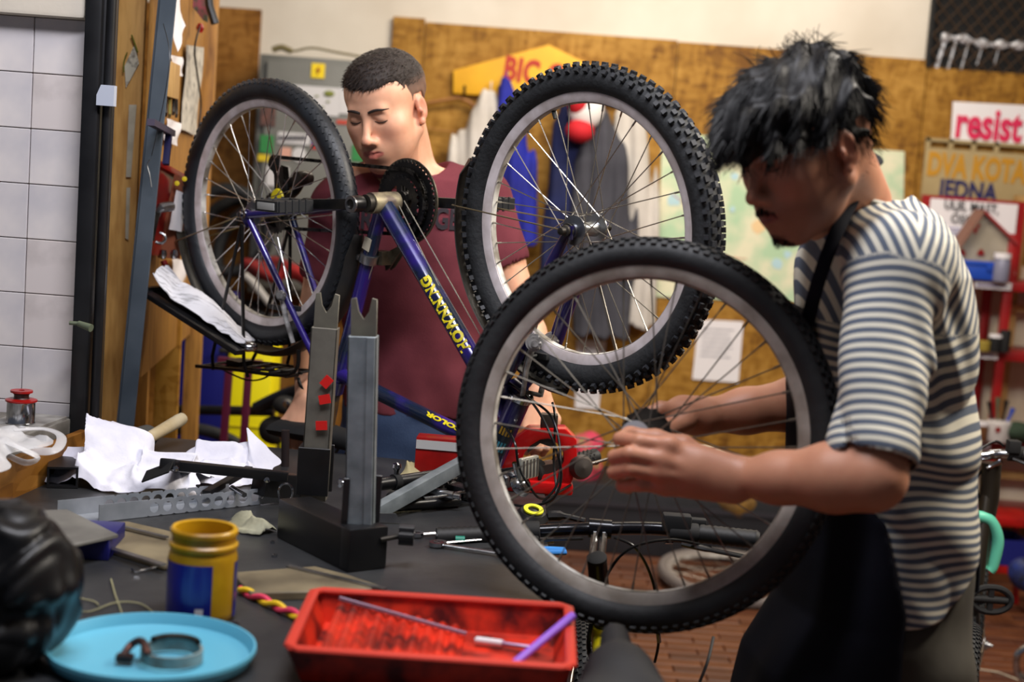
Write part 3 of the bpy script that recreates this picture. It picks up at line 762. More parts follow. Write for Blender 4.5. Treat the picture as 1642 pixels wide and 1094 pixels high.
ba = BX(842, 632, -0.03); G().tube(spline([BX(838,634,-0.05), BX(846,630,-0.01), BX(866,634,0.05)], 6), 0.0045, 8).build('brake_noodle', BLACKM, bike)
vbrake(BX(452, 474, -0.05), BX(470, 550, -0.05), -1, knob=0.011); vbrake(BX(450, 470, 0.05), BX(470, 548, 0.05), 1, knob=0.011)

# stem and handlebar with everything on it
BC = BX(800, 803); BC.z = max(BC.z, TZ+0.028)
g = G()
for s in (-1, 1): g.tube(spline([HT1 + hax*0.02 + Yb*s*0.010, HT1.lerp(BC,0.6) + D*0.035 + Yb*s*0.012 , BC + Yb*s*0.014 + D*0.02], 6), 0.007, 10)
g.build('stem', ALU, bike)
g = G(); g.cyl(HT1 + hax*0.018, HT1 + hax*0.05, 0.014, n=16); g.cyl(BC - Yb*0.022, BC + Yb*0.022, 0.0185, n=18); g.bar(HT1 + hax*0.045, BC, 0.02, 0.02); g.build('stem_clamp', ALU, bike, bevel=0.001)
L0, L1 = BC - Yb*0.30, BC + Yb*0.30
L0.z = max(L0.z, TZ+0.020); 
bdir = (L1-L0).normalized()
G().tube([L0, BC, L1], 0.0115, 16).build('handlebar', mat('bar_black', (24, 24, 27), 0.3, 0.5), bike)
GRIP = mat('grip_rubber', (16, 16, 17), 0.6)
for s in (-1, 1):
    e = BC + Yb*s*0.302; i_ = BC + Yb*s*0.18
    e = L0 if s < 0 else L1; ii = e.lerp(BC, 0.42)
    g = G(); ax_ = (ii-e).normalized(); Lg = (ii-e).length
    g.lathe([(0.0, -0.003),(0.015,-0.003),(0.0185,0.002),(0.0165,0.012)] + [(0.0165 if k % 2 else 0.0175, 0.014 + (Lg-0.03)*k/16) for k in range(17)] + [(0.021, Lg-0.012),(0.021,Lg-0.004),(0.013,Lg)], e, ax_, 20)
    gp = g.build('grip', GRIP, bike)
    g = G(); x_, y_, _a = frame(ax_)
    for k in range(13):
        for q in range(10):
            a = 2*PI*q/10 + (k%2)*0.3; g.ell(e + ax_*(0.02 + (Lg-0.045)*k/12) + (x_*math.cos(a) + y_*math.sin(a))*0.0172, (0.0022,)*3, nu=6, nv=4)
    g.build('grip_studs', GRIP, gp, kind='stuff')
# levers: clamp body, blade pointing forward-down in riding position => forward-up here
for s, tip in ((-1, BX(690, 792, -0.18)), (1, BX(972, 752, 0.20))):
    base = (L0 if s < 0 else L1).lerp(BC, 0.52)
    g = G(); g.cyl(base - bdir*0.012, base + bdir*0.012, 0.018, n=18); g.box(base + D*0.028 + V((0,0,0.006)), (0.045, 0.03, 0.02), Tr.to_3x3()); lb = g.build('lever_body', BLACK, bike, bevel=0.003)
    p0 = base + D*0.045 + V((0,0,0.008)); outer = (L0 if s < 0 else L1) + D*0.06 + V((0,0,0.012))
    if s < 0: outer = base.lerp(outer, 0.75)
    mid = p0.lerp(outer, 0.45) + D*0.006
    G().tube(spline([p0, mid, outer], 8), [0.0065]*4+[0.0052]*13, 10, flat=0.6).build('brake_lever', CHROME, lb)
    g = G(); g.cyl(p0 - bdir*s*0.0, p0 - bdir*s*0.03, 0.0045, n=10); g.build('cable_adjuster', CHROME, lb)
    sh = base - bdir*s*(-0.035); 
    g = G(); g.lathe([(0.024,-0.014),(0.027,-0.01),(0.027,0.01),(0.022,0.016)], base + bdir*s*(-0.045) + D*0.006, bdir, 20); g.build('gear_shifter', BLACKM, bike)
# bell, reflector
bl = BX(832, 790, -0.03) + V((0,0,0.012))
g = G(); g.lathe([(0.0,0.022),(0.012,0.020),(0.021,0.012),(0.024,0.002),(0.023,0)], bl, (D + V((0,0,0.8))).normalized(), 22); be = g.build('bell', CHROME, bike)
G().tube(spline([bl, bl + V((0,0,0.03)) - Nn*0.012, bl + V((0,0,0.05)) - Nn*0.02], 4), [0.003]*4 + [0.005]*5, 8).build('bell_lever', CHROME, be)
rf = BX(847, 750, -0.02)
g = G(); g.box(rf, (0.012, 0.052, 0.044), Tr.to_3x3()); rfo = g.build('front_reflector', mat('reflector_clear', (196, 196, 184), 0.15, 0.6), bike, bevel=0.004)
g = G()
for k in range(5): g.box(rf + D*0.0065 + Yb*(-0.02+0.01*k), (0.0016, 0.004, 0.036), Tr.to_3x3())
g.build('reflector_ribs', ALU, rfo); G().tube([rf - D*0.006, BC + V((0,0,0.02))], 0.004, 8).build('reflector_bracket', BLACKM, rfo)

# ------------------------------------------------------------------ the loose wheel held by the mechanic
HW = P(1028, 697, 2.20)
nz = math.radians(20)
Nw = V((math.sin(nz), math.cos(nz), -0.10)).normalized()
Tw = basis(HW, Nw)
lw = thing('loose_wheel', 'loose bicycle wheel with black tyre held upright in both hands by the apron man', 'wheel', (HW.x, HW.y, HW.z))
RIMG = mat('rim_worn', (186, 178, 168), 0.42, 0.1, col2=(146, 136, 124), scale=20)
_rim = RIM; RIM = RIMG
wrim, wpol, winfo = wheel(Tw, lw, R=0.2925, rt=0.0225, style='small', hubw=0.11, hubr=0.011, spm=mat('spoke_dull', (120, 114, 104), 0.4, 0.8), sub=False, n=36, phase=0.05, hubm=mat('hub_silver', (190, 192, 196), 0.3, 0.5))
RIM = _rim
g = G(); 
for k in range(6):
    y0 = 0.03 + 0.005*k; r = 0.038 - 0.003*k
    n = 48; outer = [((r + (0.003 if q % 3 == 1 else 0))*math.cos(2*PI*q/n), (r + (0.003 if q % 3 == 1 else 0))*math.sin(2*PI*q/n)) for q in range(n)]
    g.prism(outer, HW + winfo[2]*y0, winfo[0], winfo[1], 0.0022)
g.cyl(HW + winfo[2]*0.028, HW + winfo[2]*0.062, 0.016, n=18)
g.build('freewheel', DIRTY, lw, smooth=False)
# ------------------------------------------------------------------ bodies: distance fields turned into one continuous surface
class Field:
    def __init__(s, lo, hi, vox):
        s.lo = np.array(lo, np.float32); s.vox = vox
        s.n = np.ceil((np.array(hi) - np.array(lo))/vox).astype(int) + 1
        s.f = np.full(tuple(s.n), 0.08, np.float32)
    def block(s, lo, hi):
        a = np.maximum(0, np.floor((np.array(lo) - s.lo)/s.vox).astype(int)); b = np.minimum(s.n, np.ceil((np.array(hi) - s.lo)/s.vox).astype(int)+1)
        if (b <= a).any(): return None, None
        sl = tuple(slice(a[i], b[i]) for i in range(3))
        g = np.meshgrid(*[s.lo[i] + s.vox*np.arange(a[i], b[i], dtype=np.float32) for i in range(3)], indexing='ij')
        return sl, np.stack([q.ravel() for q in g], 1)
    def op(s, fn, lo, hi, k=0.01, mode='add', pad=0.03):
        sl, p = s.block(np.array(lo)-pad-k, np.array(hi)+pad+k)
        if sl is None: return s
        cur = s.f[sl]; d = fn(p).reshape(cur.shape).astype(np.float32)
        if mode == 'add':
            h = np.maximum(k - np.abs(cur-d), 0)/max(k, 1e-6); s.f[sl] = np.minimum(cur, d) - h*h*k*0.25
        else:
            d = -d if mode == 'sub' else d
            h = np.maximum(k - np.abs(cur-d), 0)/max(k, 1e-6); s.f[sl] = np.maximum(cur, d) + h*h*k*0.25
        return s
    def cap(s, a, b, ra, rb=None, k=0.012, mode='add', flat=None):
        rb = ra if rb is None else rb; a = np.array(a, np.float32); b = np.array(b, np.float32); ba = b-a; L2 = max(float(ba@ba), 1e-9)
        r = max(ra, rb); lo = np.minimum(a, b)-r; hi = np.maximum(a, b)+r
        def fn(p):
            t = np.clip(((p-a)@ba)/L2, 0, 1); q = p - a - t[:,None]*ba
            if flat is not None:   # flat = (direction, factor): thinner along the direction
                dn = np.array(flat[0], np.float32); dn = dn/np.linalg.norm(dn); c = q@dn; q = q + dn*(c*(1/flat[1]-1))[:,None]
                return (np.sqrt((q*q).sum(1)) - (ra + (rb-ra)*t))*flat[1]**0.5
            return np.sqrt((q*q).sum(1)) - (ra + (rb-ra)*t)
        return s.op(fn, lo, hi, k, mode)
    def chain(s, pts, rs, k=0.012, **kw):
        for i in range(len(pts)-1): s.cap(pts[i], pts[i+1], rs[i], rs[i+1], k, **kw)
        return s
    def ell(s, c, r, M=None, k=0.012, mode='add'):
        """M: 3x3 columns = ellipsoid axes in world"""
        c = np.array(c, np.float32); r = np.array(r, np.float32); R = float(r.max()); A = np.eye(3, dtype=np.float32) if M is None else np.array(M, np.float32)
        def fn(p):
            q = (p-c)@A; k0 = np.sqrt(((q/r)**2).sum(1)); k1 = np.sqrt(((q/(r*r))**2).sum(1)); return k0*(k0-1)/np.maximum(k1, 1e-6)
        return s.op(fn, c-R, c+R, k, mode)
    def loft(s, secs, k=0.02, axis=None, power=2.0, mode='add'):
        """secs: (z, cx, cy, half front-back, half width); axis = unit forward vector in xy"""
        S_ = np.array(sorted(secs), np.float32); f = np.array(axis, np.float32); f = f/np.linalg.norm(f); l = np.array([-f[1], f[0]])
        z0, z1 = S_[0,0], S_[-1,0]; R = S_[:,3:].max()
        lo = np.array([S_[:,1].min()-R, S_[:,2].min()-R, z0]); hi = np.array([S_[:,1].max()+R, S_[:,2].max()+R, z1])
        def fn(p):
            z = np.clip(p[:,2], z0, z1); c = [np.interp(z, S_[:,0], S_[:,i]) for i in range(1, 5)]
            dx = p[:,0]-c[0]; dy = p[:,1]-c[1]; u = dx*f[0]+dy*f[1]; v = dx*l[0]+dy*l[1]
            kk = ((np.abs(u)/c[2])**power + (np.abs(v)/c[3])**power)**(1/power); d = (kk-1)*np.minimum(c[2], c[3])
            dz = np.maximum(p[:,2]-z1, z0-p[:,2]); return np.where(dz > 0, np.sqrt(np.maximum(d,0)**2 + dz**2), np.maximum(d, dz*0.6 - 0.0))
        return s.op(fn, lo, hi, k, mode)
    def disp(s, fn, lo=None, hi=None):
        lo = s.lo if lo is None else lo; hi = s.lo + s.n*s.vox if hi is None else hi
        sl, p = s.block(lo, hi); cur = s.f[sl]; m = np.abs(cur) < 0.03
        q = p[m.ravel()]; add = np.zeros(cur.size, np.float32); add[m.ravel()] = fn(q); s.f[sl] = cur + add.reshape(cur.shape); return s
    def mesh(s):
        f = s.f; sg = f < 0; nx, ny, nz = f.shape
        acc = np.zeros((nx-1, ny-1, nz-1, 3), np.float32); cnt = np.zeros((nx-1, ny-1, nz-1), np.float32)
        edges = []
        for ax in range(3):
            a = [slice(None)]*3; b = [slice(None)]*3; a[ax] = slice(0, -1); b[ax] = slice(1, None)
            cr = sg[tuple(a)] != sg[tuple(b)]; idx = np.argwhere(cr)
            fa = f[tuple(a)][cr]; fb = f[tuple(b)][cr]; t = fa/(fa-fb)
            pos = idx.astype(np.float32); pos[:,ax] += t
            o = [i for i in range(3) if i != ax]
            for d0 in (0, -1):
                for d1 in (0, -1):
                    q = idx.copy(); q[:,o[0]] += d0; q[:,o[1]] += d1
                    ok = ((q >= 0) & (q < np.array([nx-1, ny-1, nz-1]))).all(1)
                    qq = q[ok]; np.add.at(acc, (qq[:,0], qq[:,1], qq[:,2]), pos[ok]); np.add.at(cnt, (qq[:,0], qq[:,1], qq[:,2]), 1)
            edges.append((idx, sg[tuple(a)][cr], o))
        act = cnt > 0; ids = np.full(act.shape, -1, np.int64); ids[act] = np.arange(act.sum())
        vs = acc[act]/cnt[act][:,None]*s.vox + s.lo
        fs = []
        for ax, (idx, inside, o) in enumerate(edges):
            ok = (idx[:,o[0]] > 0) & (idx[:,o[1]] > 0) & (idx[:,o[0]] < act.shape[o[0]]) & (idx[:,o[1]] < act.shape[o[1]])
            q = idx[ok]; ins = inside[ok]
            def g_(d0, d1):
                r = q.copy(); r[:,o[0]] += d0; r[:,o[1]] += d1; return ids[r[:,0], r[:,1], r[:,2]]
            quad = np.stack([g_(0,0), g_(-1,0), g_(-1,-1), g_(0,-1)], 1)
            flip = ins if ax != 1 else ~ins
            quad[~flip] = quad[~flip][:, ::-1]; fs.append(quad)
        return vs, np.concatenate(fs)
    def build(s, name, m, parent=None, relax=2, colfn=None, **kw):
        vs, fs = s.mesh()
        # a little Laplacian relaxation removes the grid stepping
        for _ in range(relax):
            acc = np.zeros_like(vs); c = np.zeros(len(vs), np.float32)
            for i in range(4):
                a = fs[:,i]; b = fs[:,(i+1) % 4]
                np.add.at(acc, a, vs[b]); np.add.at(c, a, 1); np.add.at(acc, b, vs[a]); np.add.at(c, b, 1)
            vs = vs*0.5 + 0.5*acc/np.maximum(c, 1)[:,None]
        me = bpy.data.meshes.new(name)
        if parent is not None: inv = np.array(WM[parent].inverted()); wm = WM[parent].copy()
        else:
            o_ = V(((vs[:,0].min()+vs[:,0].max())/2, (vs[:,1].min()+vs[:,1].max())/2, vs[:,2].min())); wm = Mx.Translation(o_); inv = np.array(wm.inverted())
        loc = vs@inv[:3,:3].T + inv[:3,3]
        me.vertices.add(len(vs)); me.vertices.foreach_set('co', loc.astype(np.float32).ravel())
        me.loops.add(len(fs)*4); me.loops.foreach_set('vertex_index', fs.astype(np.int32).ravel())
        me.polygons.add(len(fs)); me.polygons.foreach_set('loop_start', np.arange(0, len(fs)*4, 4, dtype=np.int32))
        me.update(calc_edges=True); me.validate()
        me.polygons.foreach_set('use_smooth', [True]*len(me.polygons)); me.materials.append(m)
        if colfn is not None:
            for nm, arr in colfn(vs).items():
                if arr.ndim == 2:
                    at = me.color_attributes.new(nm, 'FLOAT_COLOR', 'POINT'); at.data.foreach_set('color', arr.astype(np.float32).ravel())
                else:
                    at = me.attributes.new(nm, 'FLOAT', 'POINT'); at.data.foreach_set('value', arr.astype(np.float32))
        o = bpy.data.objects.new(name, me); C.objects.link(o); WM[o] = wm
        if parent is not None: o.parent = parent
        else: o.matrix_world = wm
        tag(o, kw.get('label'), kw.get('cat'), kw.get('group')); return o

def A(p): return np.array(tuple(p), np.float32)
def sfold(p, dirs, amp):
    out = 0
    for (d, fr, ph) in dirs: out = out + np.sin(p@np.array(d, np.float32)*fr + ph + 1.3*np.sin(p@np.array((d[1], d[2], d[0]), np.float32)*fr*0.37))
    return out*amp/len(dirs)
def head_frame(o, fwd, upish, scale):
    """columns: subject's right, forward, up"""
    f = V(fwd).normalized(); r = f.cross(V(upish)).normalized(); u = r.cross(f).normalized()
    return A(o), np.array([tuple(r), tuple(f), tuple(u)], np.float32).T, scale
class Head:
    def __init__(s, F, o, M, sc_): s.F = F; s.o = o; s.M = M; s.s = sc_
    def w(s, p): return s.o + s.M@(np.array(p, np.float32)*s.s)
    def loc(s, P_): return ((P_ - s.o)@s.M)/s.s
    def e(s, c, r, k=0.01, mode='add', tilt=0.0, axis=0):
        M = s.M
        if tilt:
            c_, s_ = math.cos(tilt), math.sin(tilt)
            R_ = {0: np.array([[1,0,0],[0,c_,-s_],[0,s_,c_]]), 1: np.array([[c_,0,s_],[0,1,0],[-s_,0,c_]]), 2: np.array([[c_,-s_,0],[s_,c_,0],[0,0,1]])}[axis]
            M = s.M@R_
        s.F.ell(s.w(c), np.array(r)*s.s, M, k*s.s, mode)
    def c(s, a, b, ra, rb=None, k=0.008, mode='add'):
        s.F.cap(s.w(a), s.w(b), ra*s.s, (ra if rb is None else rb)*s.s, k*s.s, mode)
    def face(s, smile=0.0, lips=1.0, full=1.0):
        e, c = s.e, s.c
        e((0,-0.012,0.047), (0.077,0.098,0.080), 0.02)
        e((0,0.040,0.050), (0.066,0.056,0.058), 0.03)
        e((0,0.036,-0.026), (0.064,0.061,0.074), 0.03)
        e((0,0.074,-0.096), (0.024,0.021,0.020), 0.02)
        for q in (-1, 1):
            c((q*0.056*full,0.0,-0.045), (q*0.020,0.068,-0.098), 0.017, 0.014, 0.025)
            e((q*0.041,0.062,-0.012), (0.026,0.026,0.022), 0.03)
            e((q*0.030,0.055,-0.055), (0.030,0.030,0.036), 0.03)
        c((-0.034,0.086,0.031), (0.034,0.086,0.031), 0.0105, None, 0.014)
        for q in (-1, 1):
            e((q*0.031,0.108,0.013), (0.018,0.018,0.0125), 0.010, 'sub')
            e((q*0.031,0.0825,0.0115), (0.0155,0.0145,0.0125), 0.003)
            c((q*0.044,0.084,0.019), (q*0.020,0.093,0.019), 0.0035, None, 0.005)   # upper lid fold
        c((0,0.094,0.020), (0,0.114,-0.022), 0.0068, 0.0088, 0.012)
        e((0,0.117,-0.029), (0.0105,0.011,0.0095), 0.008)
        for q in (-1, 1):
            e((q*0.0125,0.106,-0.033), (0.0078,0.010,0.0075), 0.006)
            e((q*0.0062,0.112,-0.041), (0.0034,0.006,0.0035), 0.003, 'sub')
        e((0,0.086,-0.060), (0.030,0.021,0.024), 0.022)
        sm = smile*0.006
        for q in (-1, 1):
            c((q*0.026,0.090,-0.0595+sm*1.4), (q*0.005,0.1060,-0.0555), 0.0030, 0.0050, 0.004)
            c((q*0.024,0.090,-0.0625+sm*1.2), (q*0.004,0.1050,-0.0685), 0.0030, 0.0058, 0.004)
            c((q*0.029,0.094,-0.0605+sm*1.5), (0,0.1135,-0.0620), 0.0014, 0.0016, 0.002, 'sub')
            # ear
            e((q*0.0775,-0.006,0.003), (0.0085,0.0175,0.029), 0.004, tilt=-0.22)
            e((q*0.0865,-0.002,0.006), (0.0062,0.0105,0.018), 0.003, 'sub', tilt=-0.22)
            e((q*0.082,0.008,-0.001), (0.006,0.005,0.007), 0.003)
            e((q*0.078,0.002,-0.026), (0.006,0.009,0.009), 0.004)
    def skincol(s, P_, base, lipc, stub=None, stubamt=0.0, blush=(190,96,80), blushamt=0.35):
        L = s.loc(P_); x, y, z = L[:,0], L[:,1], L[:,2]
        col = np.tile(np.array(lin(base)[:3]), (len(P_), 1)); near = (np.abs(x) < 0.1) & (np.abs(y) < 0.15) & (np.abs(z) < 0.14)
        def mix(mask, c):
            nonlocal col
            m = (mask*near)[:,None]; col = col*(1-m) + np.array(lin(c)[:3])*m
        g = lambda cx, cy, cz, rx, ry, rz: np.exp(-(((np.abs(x)-cx)/rx)**2 + ((y-cy)/ry)**2 + ((z-cz)/rz)**2))
        mix(blushamt*g(0.042,0.07,-0.022,0.022,0.05,0.022), blush); mix(blushamt*g(0,0.12,-0.03,0.014,0.03,0.014), blush)
        mix(blushamt*1.4*g(0.085,0,0.0,0.02,0.03,0.035).clip(0,1), blush)
        if stub is not None:
            st = ((z < -0.035) & (y > -0.01)) * np.clip((-0.035 - z)/0.02, 0, 1); st = np.maximum(st*0.7, g(0,0.1,-0.048,0.028,0.03,0.009))
            mix(stubamt*st, stub)
        lz = np.clip(1 - ((np.abs(z+0.0615) - (0.0085 - 0.006*(np.abs(x)/0.025)**2))/0.002), 0, 1)*(np.abs(x) < 0.025)*(y > 0.088)
        mix(0.8*lz, lipc)
        eyes = g(0.031,0.09,0.012,0.016,0.02,0.010); mix(0.25*eyes, (120,70,60))
        return {'skin': np.concatenate([col, np.ones((len(col), 1))], 1)}
def skin_mat(name, rough=0.48, dark=1.0):
    m = bpy.data.materials.new(name); m.use_nodes = True; nt = m.node_tree; b = nt.nodes['Principled BSDF']
    a = nt.nodes.new('ShaderNodeAttribute'); a.attribute_name = 'skin'
    n = nt.nodes.new('ShaderNodeTexNoise'); n.inputs['Scale'].default_value = 45; n.inputs['Detail'].default_value = 5
    tc = nt.nodes.new('ShaderNodeTexCoord'); nt.links.new(tc.outputs['Object'], n.inputs['Vector'])
    mx = nt.nodes.new('ShaderNodeMixRGB'); mx.blend_type = 'MULTIPLY'; mx.inputs[0].default_value = 0.28
    r = nt.nodes.new('ShaderNodeValToRGB'); r.color_ramp.elements[0].color = (0.72,0.55,0.5,1); r.color_ramp.elements[1].color = (1,1,1,1)
    r.color_ramp.elements[0].position = 0.3; r.color_ramp.elements[1].position = 0.7
    nt.links.new(n.outputs['Fac'], r.inputs[0]); nt.links.new(a.outputs['Color'], mx.inputs[1]); nt.links.new(r.outputs[0], mx.inputs[2]); nt.links.new(mx.outputs[0], b.inputs['Base Color'])
    b.inputs['Roughness'].default_value = rough; b.inputs['Subsurface Weight'].default_value = 0.12; b.inputs['Subsurface Radius'].default_value = (0.012,0.005,0.003); b.inputs['Subsurface Scale'].default_value = 0.6
    bp = nt.nodes.new('ShaderNodeBump'); bp.inputs['Strength'].default_value = 0.08; bp.inputs['Distance'].default_value = 0.003; nt.links.new(n.outputs['Fac'], bp.inputs['Height']); nt.links.new(bp.outputs[0], b.inputs['Normal'])
    return m
def stripe_mat(name, c1, c2, period, duty=0.55):
    m = bpy.data.materials.new(name); m.use_nodes = True; nt = m.node_tree; b = nt.nodes['Principled BSDF']
    a = nt.nodes.new('ShaderNodeAttribute'); a.attribute_name = 'stripe'
    mt = nt.nodes.new('ShaderNodeMath'); mt.operation = 'MULTIPLY'; mt.inputs[1].default_value = 2*PI/period; nt.links.new(a.outputs['Fac'], mt.inputs[0])
    s_ = nt.nodes.new('ShaderNodeMath'); s_.operation = 'SINE'; nt.links.new(mt.outputs[0], s_.inputs[0])
    r = nt.nodes.new('ShaderNodeValToRGB'); r.color_ramp.elements[0].position = 0.5-0.06; r.color_ramp.elements[1].position = 0.5+0.12; r.color_ramp.elements[0].color = lin(c1); r.color_ramp.elements[1].color = lin(c2)
    q = nt.nodes.new('ShaderNodeMath'); q.operation = 'MULTIPLY_ADD'; q.inputs[1].default_value = 0.5; q.inputs[2].default_value = 0.5 + (0.5-duty)*0.6; nt.links.new(s_.outputs[0], q.inputs[0]); nt.links.new(q.outputs[0], r.inputs[0])
    nt.links.new(r.outputs[0], b.inputs['Base Color']); b.inputs['Roughness'].default_value = 0.9; b.inputs['Specular IOR Level'].default_value = 0.2
    return m
def strands(name, roots, dirs, ln, m, par, r0=0.0006, seg=4, curl=0.3, grav=(0,0,-1), bend=0.3):
    g = G()
    for p, d in zip(roots, dirs):
        L_ = ln*rng(0.6, 1.25); pts = [V(p)]; d = V(d).normalized(); j = V((rng(-1,1), rng(-1,1), rng(-1,1)))*curl
        for i in range(seg):
            d = (d + V(grav)*bend/seg + j/seg).normalized(); pts.append(pts[-1] + d*L_/seg)
        g.tube(pts, [r0*(1-0.8*i/seg) for i in range(seg+1)], 3, caps=False)
    return g.build(name, m, par, kind='stuff')
def finger(F, pts, r0, r1, k=0.004):
    n = len(pts)
    for i in range(n-1): F.cap(A(pts[i]), A(pts[i+1]), r0+(r1-r0)*i/(n-1), r0+(r1-r0)*(i+1)/(n-1), k)
    return pts
def nail(par, tip, prev, nrm, w_=0.0045, m=None):
    a = (V(tip)-V(prev)).normalized(); n = V(nrm); n = (n - a*n.dot(a)).normalized(); s_ = a.cross(n)
    G().ell(V(tip) + n*0.0058, (1,1,1)).v
    g = G(); R_ = Mx((s_, a, n)).transposed(); g.ell(V(tip) + n*0.0055 - a*0.001, (w_, 0.0058, 0.0022), R_, 12, 8); g.build('fingernail', m, par)

SK1 = skin_mat('skin_fair'); SK2 = skin_mat('skin_tan', 0.5)
NAIL = mat('nail', (206, 150, 132), 0.3)
HAIRB = mat('hair_black', (9, 8, 10), 0.55, spec=0.3)
HAIRD = mat('hair_brown', (44, 34, 28), 0.5)
BROW = mat('brow_hair', (34, 24, 20), 0.7)

# ================================================================== the young man behind the bicycle
p1 = thing('person', 'young man with short dark hair in a maroon t-shirt looking down behind the upside-down bicycle', 'person', (P(665, 600, 3.5).x, 3.5, 0))
yaw, pit = math.radians(23), math.radians(23)
fw = V((-math.sin(yaw)*math.cos(pit), -math.cos(yaw)*math.cos(pit), -math.sin(pit)))
o1 = P(624, 177, 3.40)
ho, hM, hs = head_frame(o1, fw, V((-0.10, 0.0, 1)), 1.04)
VX = 0.0028
F = Field((-0.62, 3.05, 0.84), (0.16, 3.66, 1.86), VX)
H1 = Head(F, ho, hM, hs); H1.face(smile=0.8)
nb = P(655, 268, 3.52)   # neck base
F.cap(H1.w((0,-0.035,-0.02)), A(nb), 0.056, 0.062, 0.03)
F.cap(H1.w((0,0.02,-0.07)), A(nb + V((-0.01,-0.05,0.0))), 0.036, 0.05, 0.03)
for q in (-1, 1): F.cap(H1.w((q*0.055,-0.01,-0.02)), A(nb + V((0.0,-0.085,-0.03))), 0.012, 0.012, 0.02)
F.ell(A(nb + V((0,0.0,-0.06))), (0.13, 0.085, 0.06), None, 0.04)
F.cap(A(nb + V((-0.11,-0.03,-0.035))), A(nb + V((0.11,-0.03,-0.035))), 0.035, 0.035, 0.03)
# arms: his left (image right) and right
S1L = P(770, 318, 3.52); E1L = P(838, 500, 3.50); W1L = P(862, 628, 3.28)
S1R = P(548, 335, 3.50); E1R = P(502, 520, 3.55); W1R = P(492, 640, 3.38)
for S_, E_, W_ in ((S1L, E1L, W1L), (S1R, E1R, W1R)):
    F.chain([A(S_), A(S_.lerp(E_, 0.5)), A(E_)], [0.052, 0.050, 0.040], 0.02)
    F.chain([A(E_), A(E_.lerp(W_, 0.3)), A(W_)], [0.041, 0.043, 0.027], 0.02)
F.cap(A(S1L), A(S1R), 0.055, 0.055, 0.03)
def simple_hand(F, W_, dirn, side, up, curl, sc_=1.0):
    """relaxed fist-like hand: palm and five bent fingers"""
    d = V(dirn).normalized(); u = V(up); u = (u - d*u.dot(d)).normalized(); s_ = d.cross(u)*side   # s_ towards the thumb
    kn = []
    for i in range(4):
        q = 1.5-i; base = W_ + d*0.085*sc_ + s_*(q*0.019*sc_) + u*(-0.003*abs(q)); kn.append(base)
        F.cap(A(W_ + d*0.012 + s_*q*0.010), A(base), 0.016*sc_, 0.0105*sc_, 0.012)
        L_ = (0.040, 0.044, 0.041, 0.032)[i]*sc_; c = curl; p = base; pts = [p]; ang = 0.5*c
        for sgm in (1.0, 0.65, 0.5):
            dd = d*math.cos(ang) - u*math.sin(ang); p = p + dd*L_*sgm; pts.append(p); ang += 0.85*c
        finger(F, pts, 0.0098*sc_, 0.0072*sc_)
    t0 = W_ + d*0.022 + s_*0.022; t1 = t0 + d*0.036 + s_*0.022 - u*0.008; t2 = t1 + d*0.028 + s_*0.002 - u*0.014; t3 = t2 + d*0.02 - s_*0.004 - u*0.012
    finger(F, [t0, t1, t2, t3], 0.014*sc_, 0.0085*sc_, 0.007)
simple_hand(F, W1L, (0.06, -0.45, -0.85), -1, (0.3, -0.9, 0.5), 1.0)
simple_hand(F, W1R, (-0.10, -0.4, -0.9), 1, (-0.3, -0.9, 0.4), 1.0)
H1.F0 = F
skin1 = F.build('body', SK1, p1, relax=2, colfn=lambda q: H1.skincol(q, (226, 172, 140), (186, 96, 88), (120, 84, 68), 0.35))
# shirt
fx = (-0.12, -1.0)
def secs(lst, Y): return [(P(px, py, Y).z, P(px, py, Y).x, Y + dy, a, b) for (px, py, dy, a, b) in lst]
s1 = secs([(652, 262, 0.02, 0.075, 0.10), (655, 285, 0.01, 0.10, 0.165), (660, 330, 0.0, 0.122, 0.195), (664, 400, 0.0, 0.128, 0.19), (668, 500, 0.0, 0.122, 0.178), (668, 580, 0.0, 0.124, 0.172), (668, 655, 0.0, 0.13, 0.176)], 3.52)
F = Field((-0.62, 3.22, 0.85), (0.16, 3.80, 1.62), 0.0035)
F.loft(s1, 0.03, fx, 2.3)
for S_, E_, ho_ in ((S1L, E1L, 0.062), (S1R, E1R, 0.062)):
    inn = S_.lerp(V((nb.x, 3.52, S_.z+0.03)), 0.55); F.cap(A(inn), A(S_), 0.055, 0.064, 0.05)
    F.cap(A(S_), A(S_.lerp(E_, 0.52)), 0.066, 0.064, 0.035)
d1 = fw*0
F.disp(lambda p: sfold(p, (((1.0,0.3,0.7),26,0.3),((-0.6,0.2,1.0),34,1.1),((0.2,0.5,1.0),52,2.0)), 0.0034)*np.clip((1.42-p[:,2])*4,0.25,1) + 0.002*np.sin(p[:,0]*70+p[:,2]*25)*np.clip((1.15-p[:,2])*5,0,1))
# neck opening and cuffs
F.cap(A(nb + V((0.0,-0.02,-0.012))), A(nb + V((0.01,-0.03,0.10))), 0.088, 0.095, 0.004, 'sub')
for S_, E_ in ((S1L, E1L), (S1R, E1R)):
    d = (E_-S_).normalized(); c = S_.lerp(E_, 0.50); F.cap(A(c), A(c + d*0.03), 0.0555, 0.0575, 0.002, 'sub')
    F.ell(A(c + d*0.085), (0.075, 0.075, 0.075), None, 0.006, 'sub')
MARO = mat('maroon_cotton', (112, 54, 62), 0.92, col2=(94, 43, 51), scale=10, bump=0.05, bscale=260, spec=0.15)
sh1 = F.build('t_shirt', MARO, p1)
g = G(); cpts = []
for k in range(40):
    a = 2*PI*k/40; cpts.append(nb + V((0.088*math.cos(a), -0.02 + 0.088*math.sin(a), -0.006 - 0.022*max(0, -math.sin(a)))))
# collar rib
g.tube(cpts, 0.006, 8, closed=True, flat=1.3); g.build('collar', mat('maroon_rib', (110, 48, 58), 0.9), sh1)
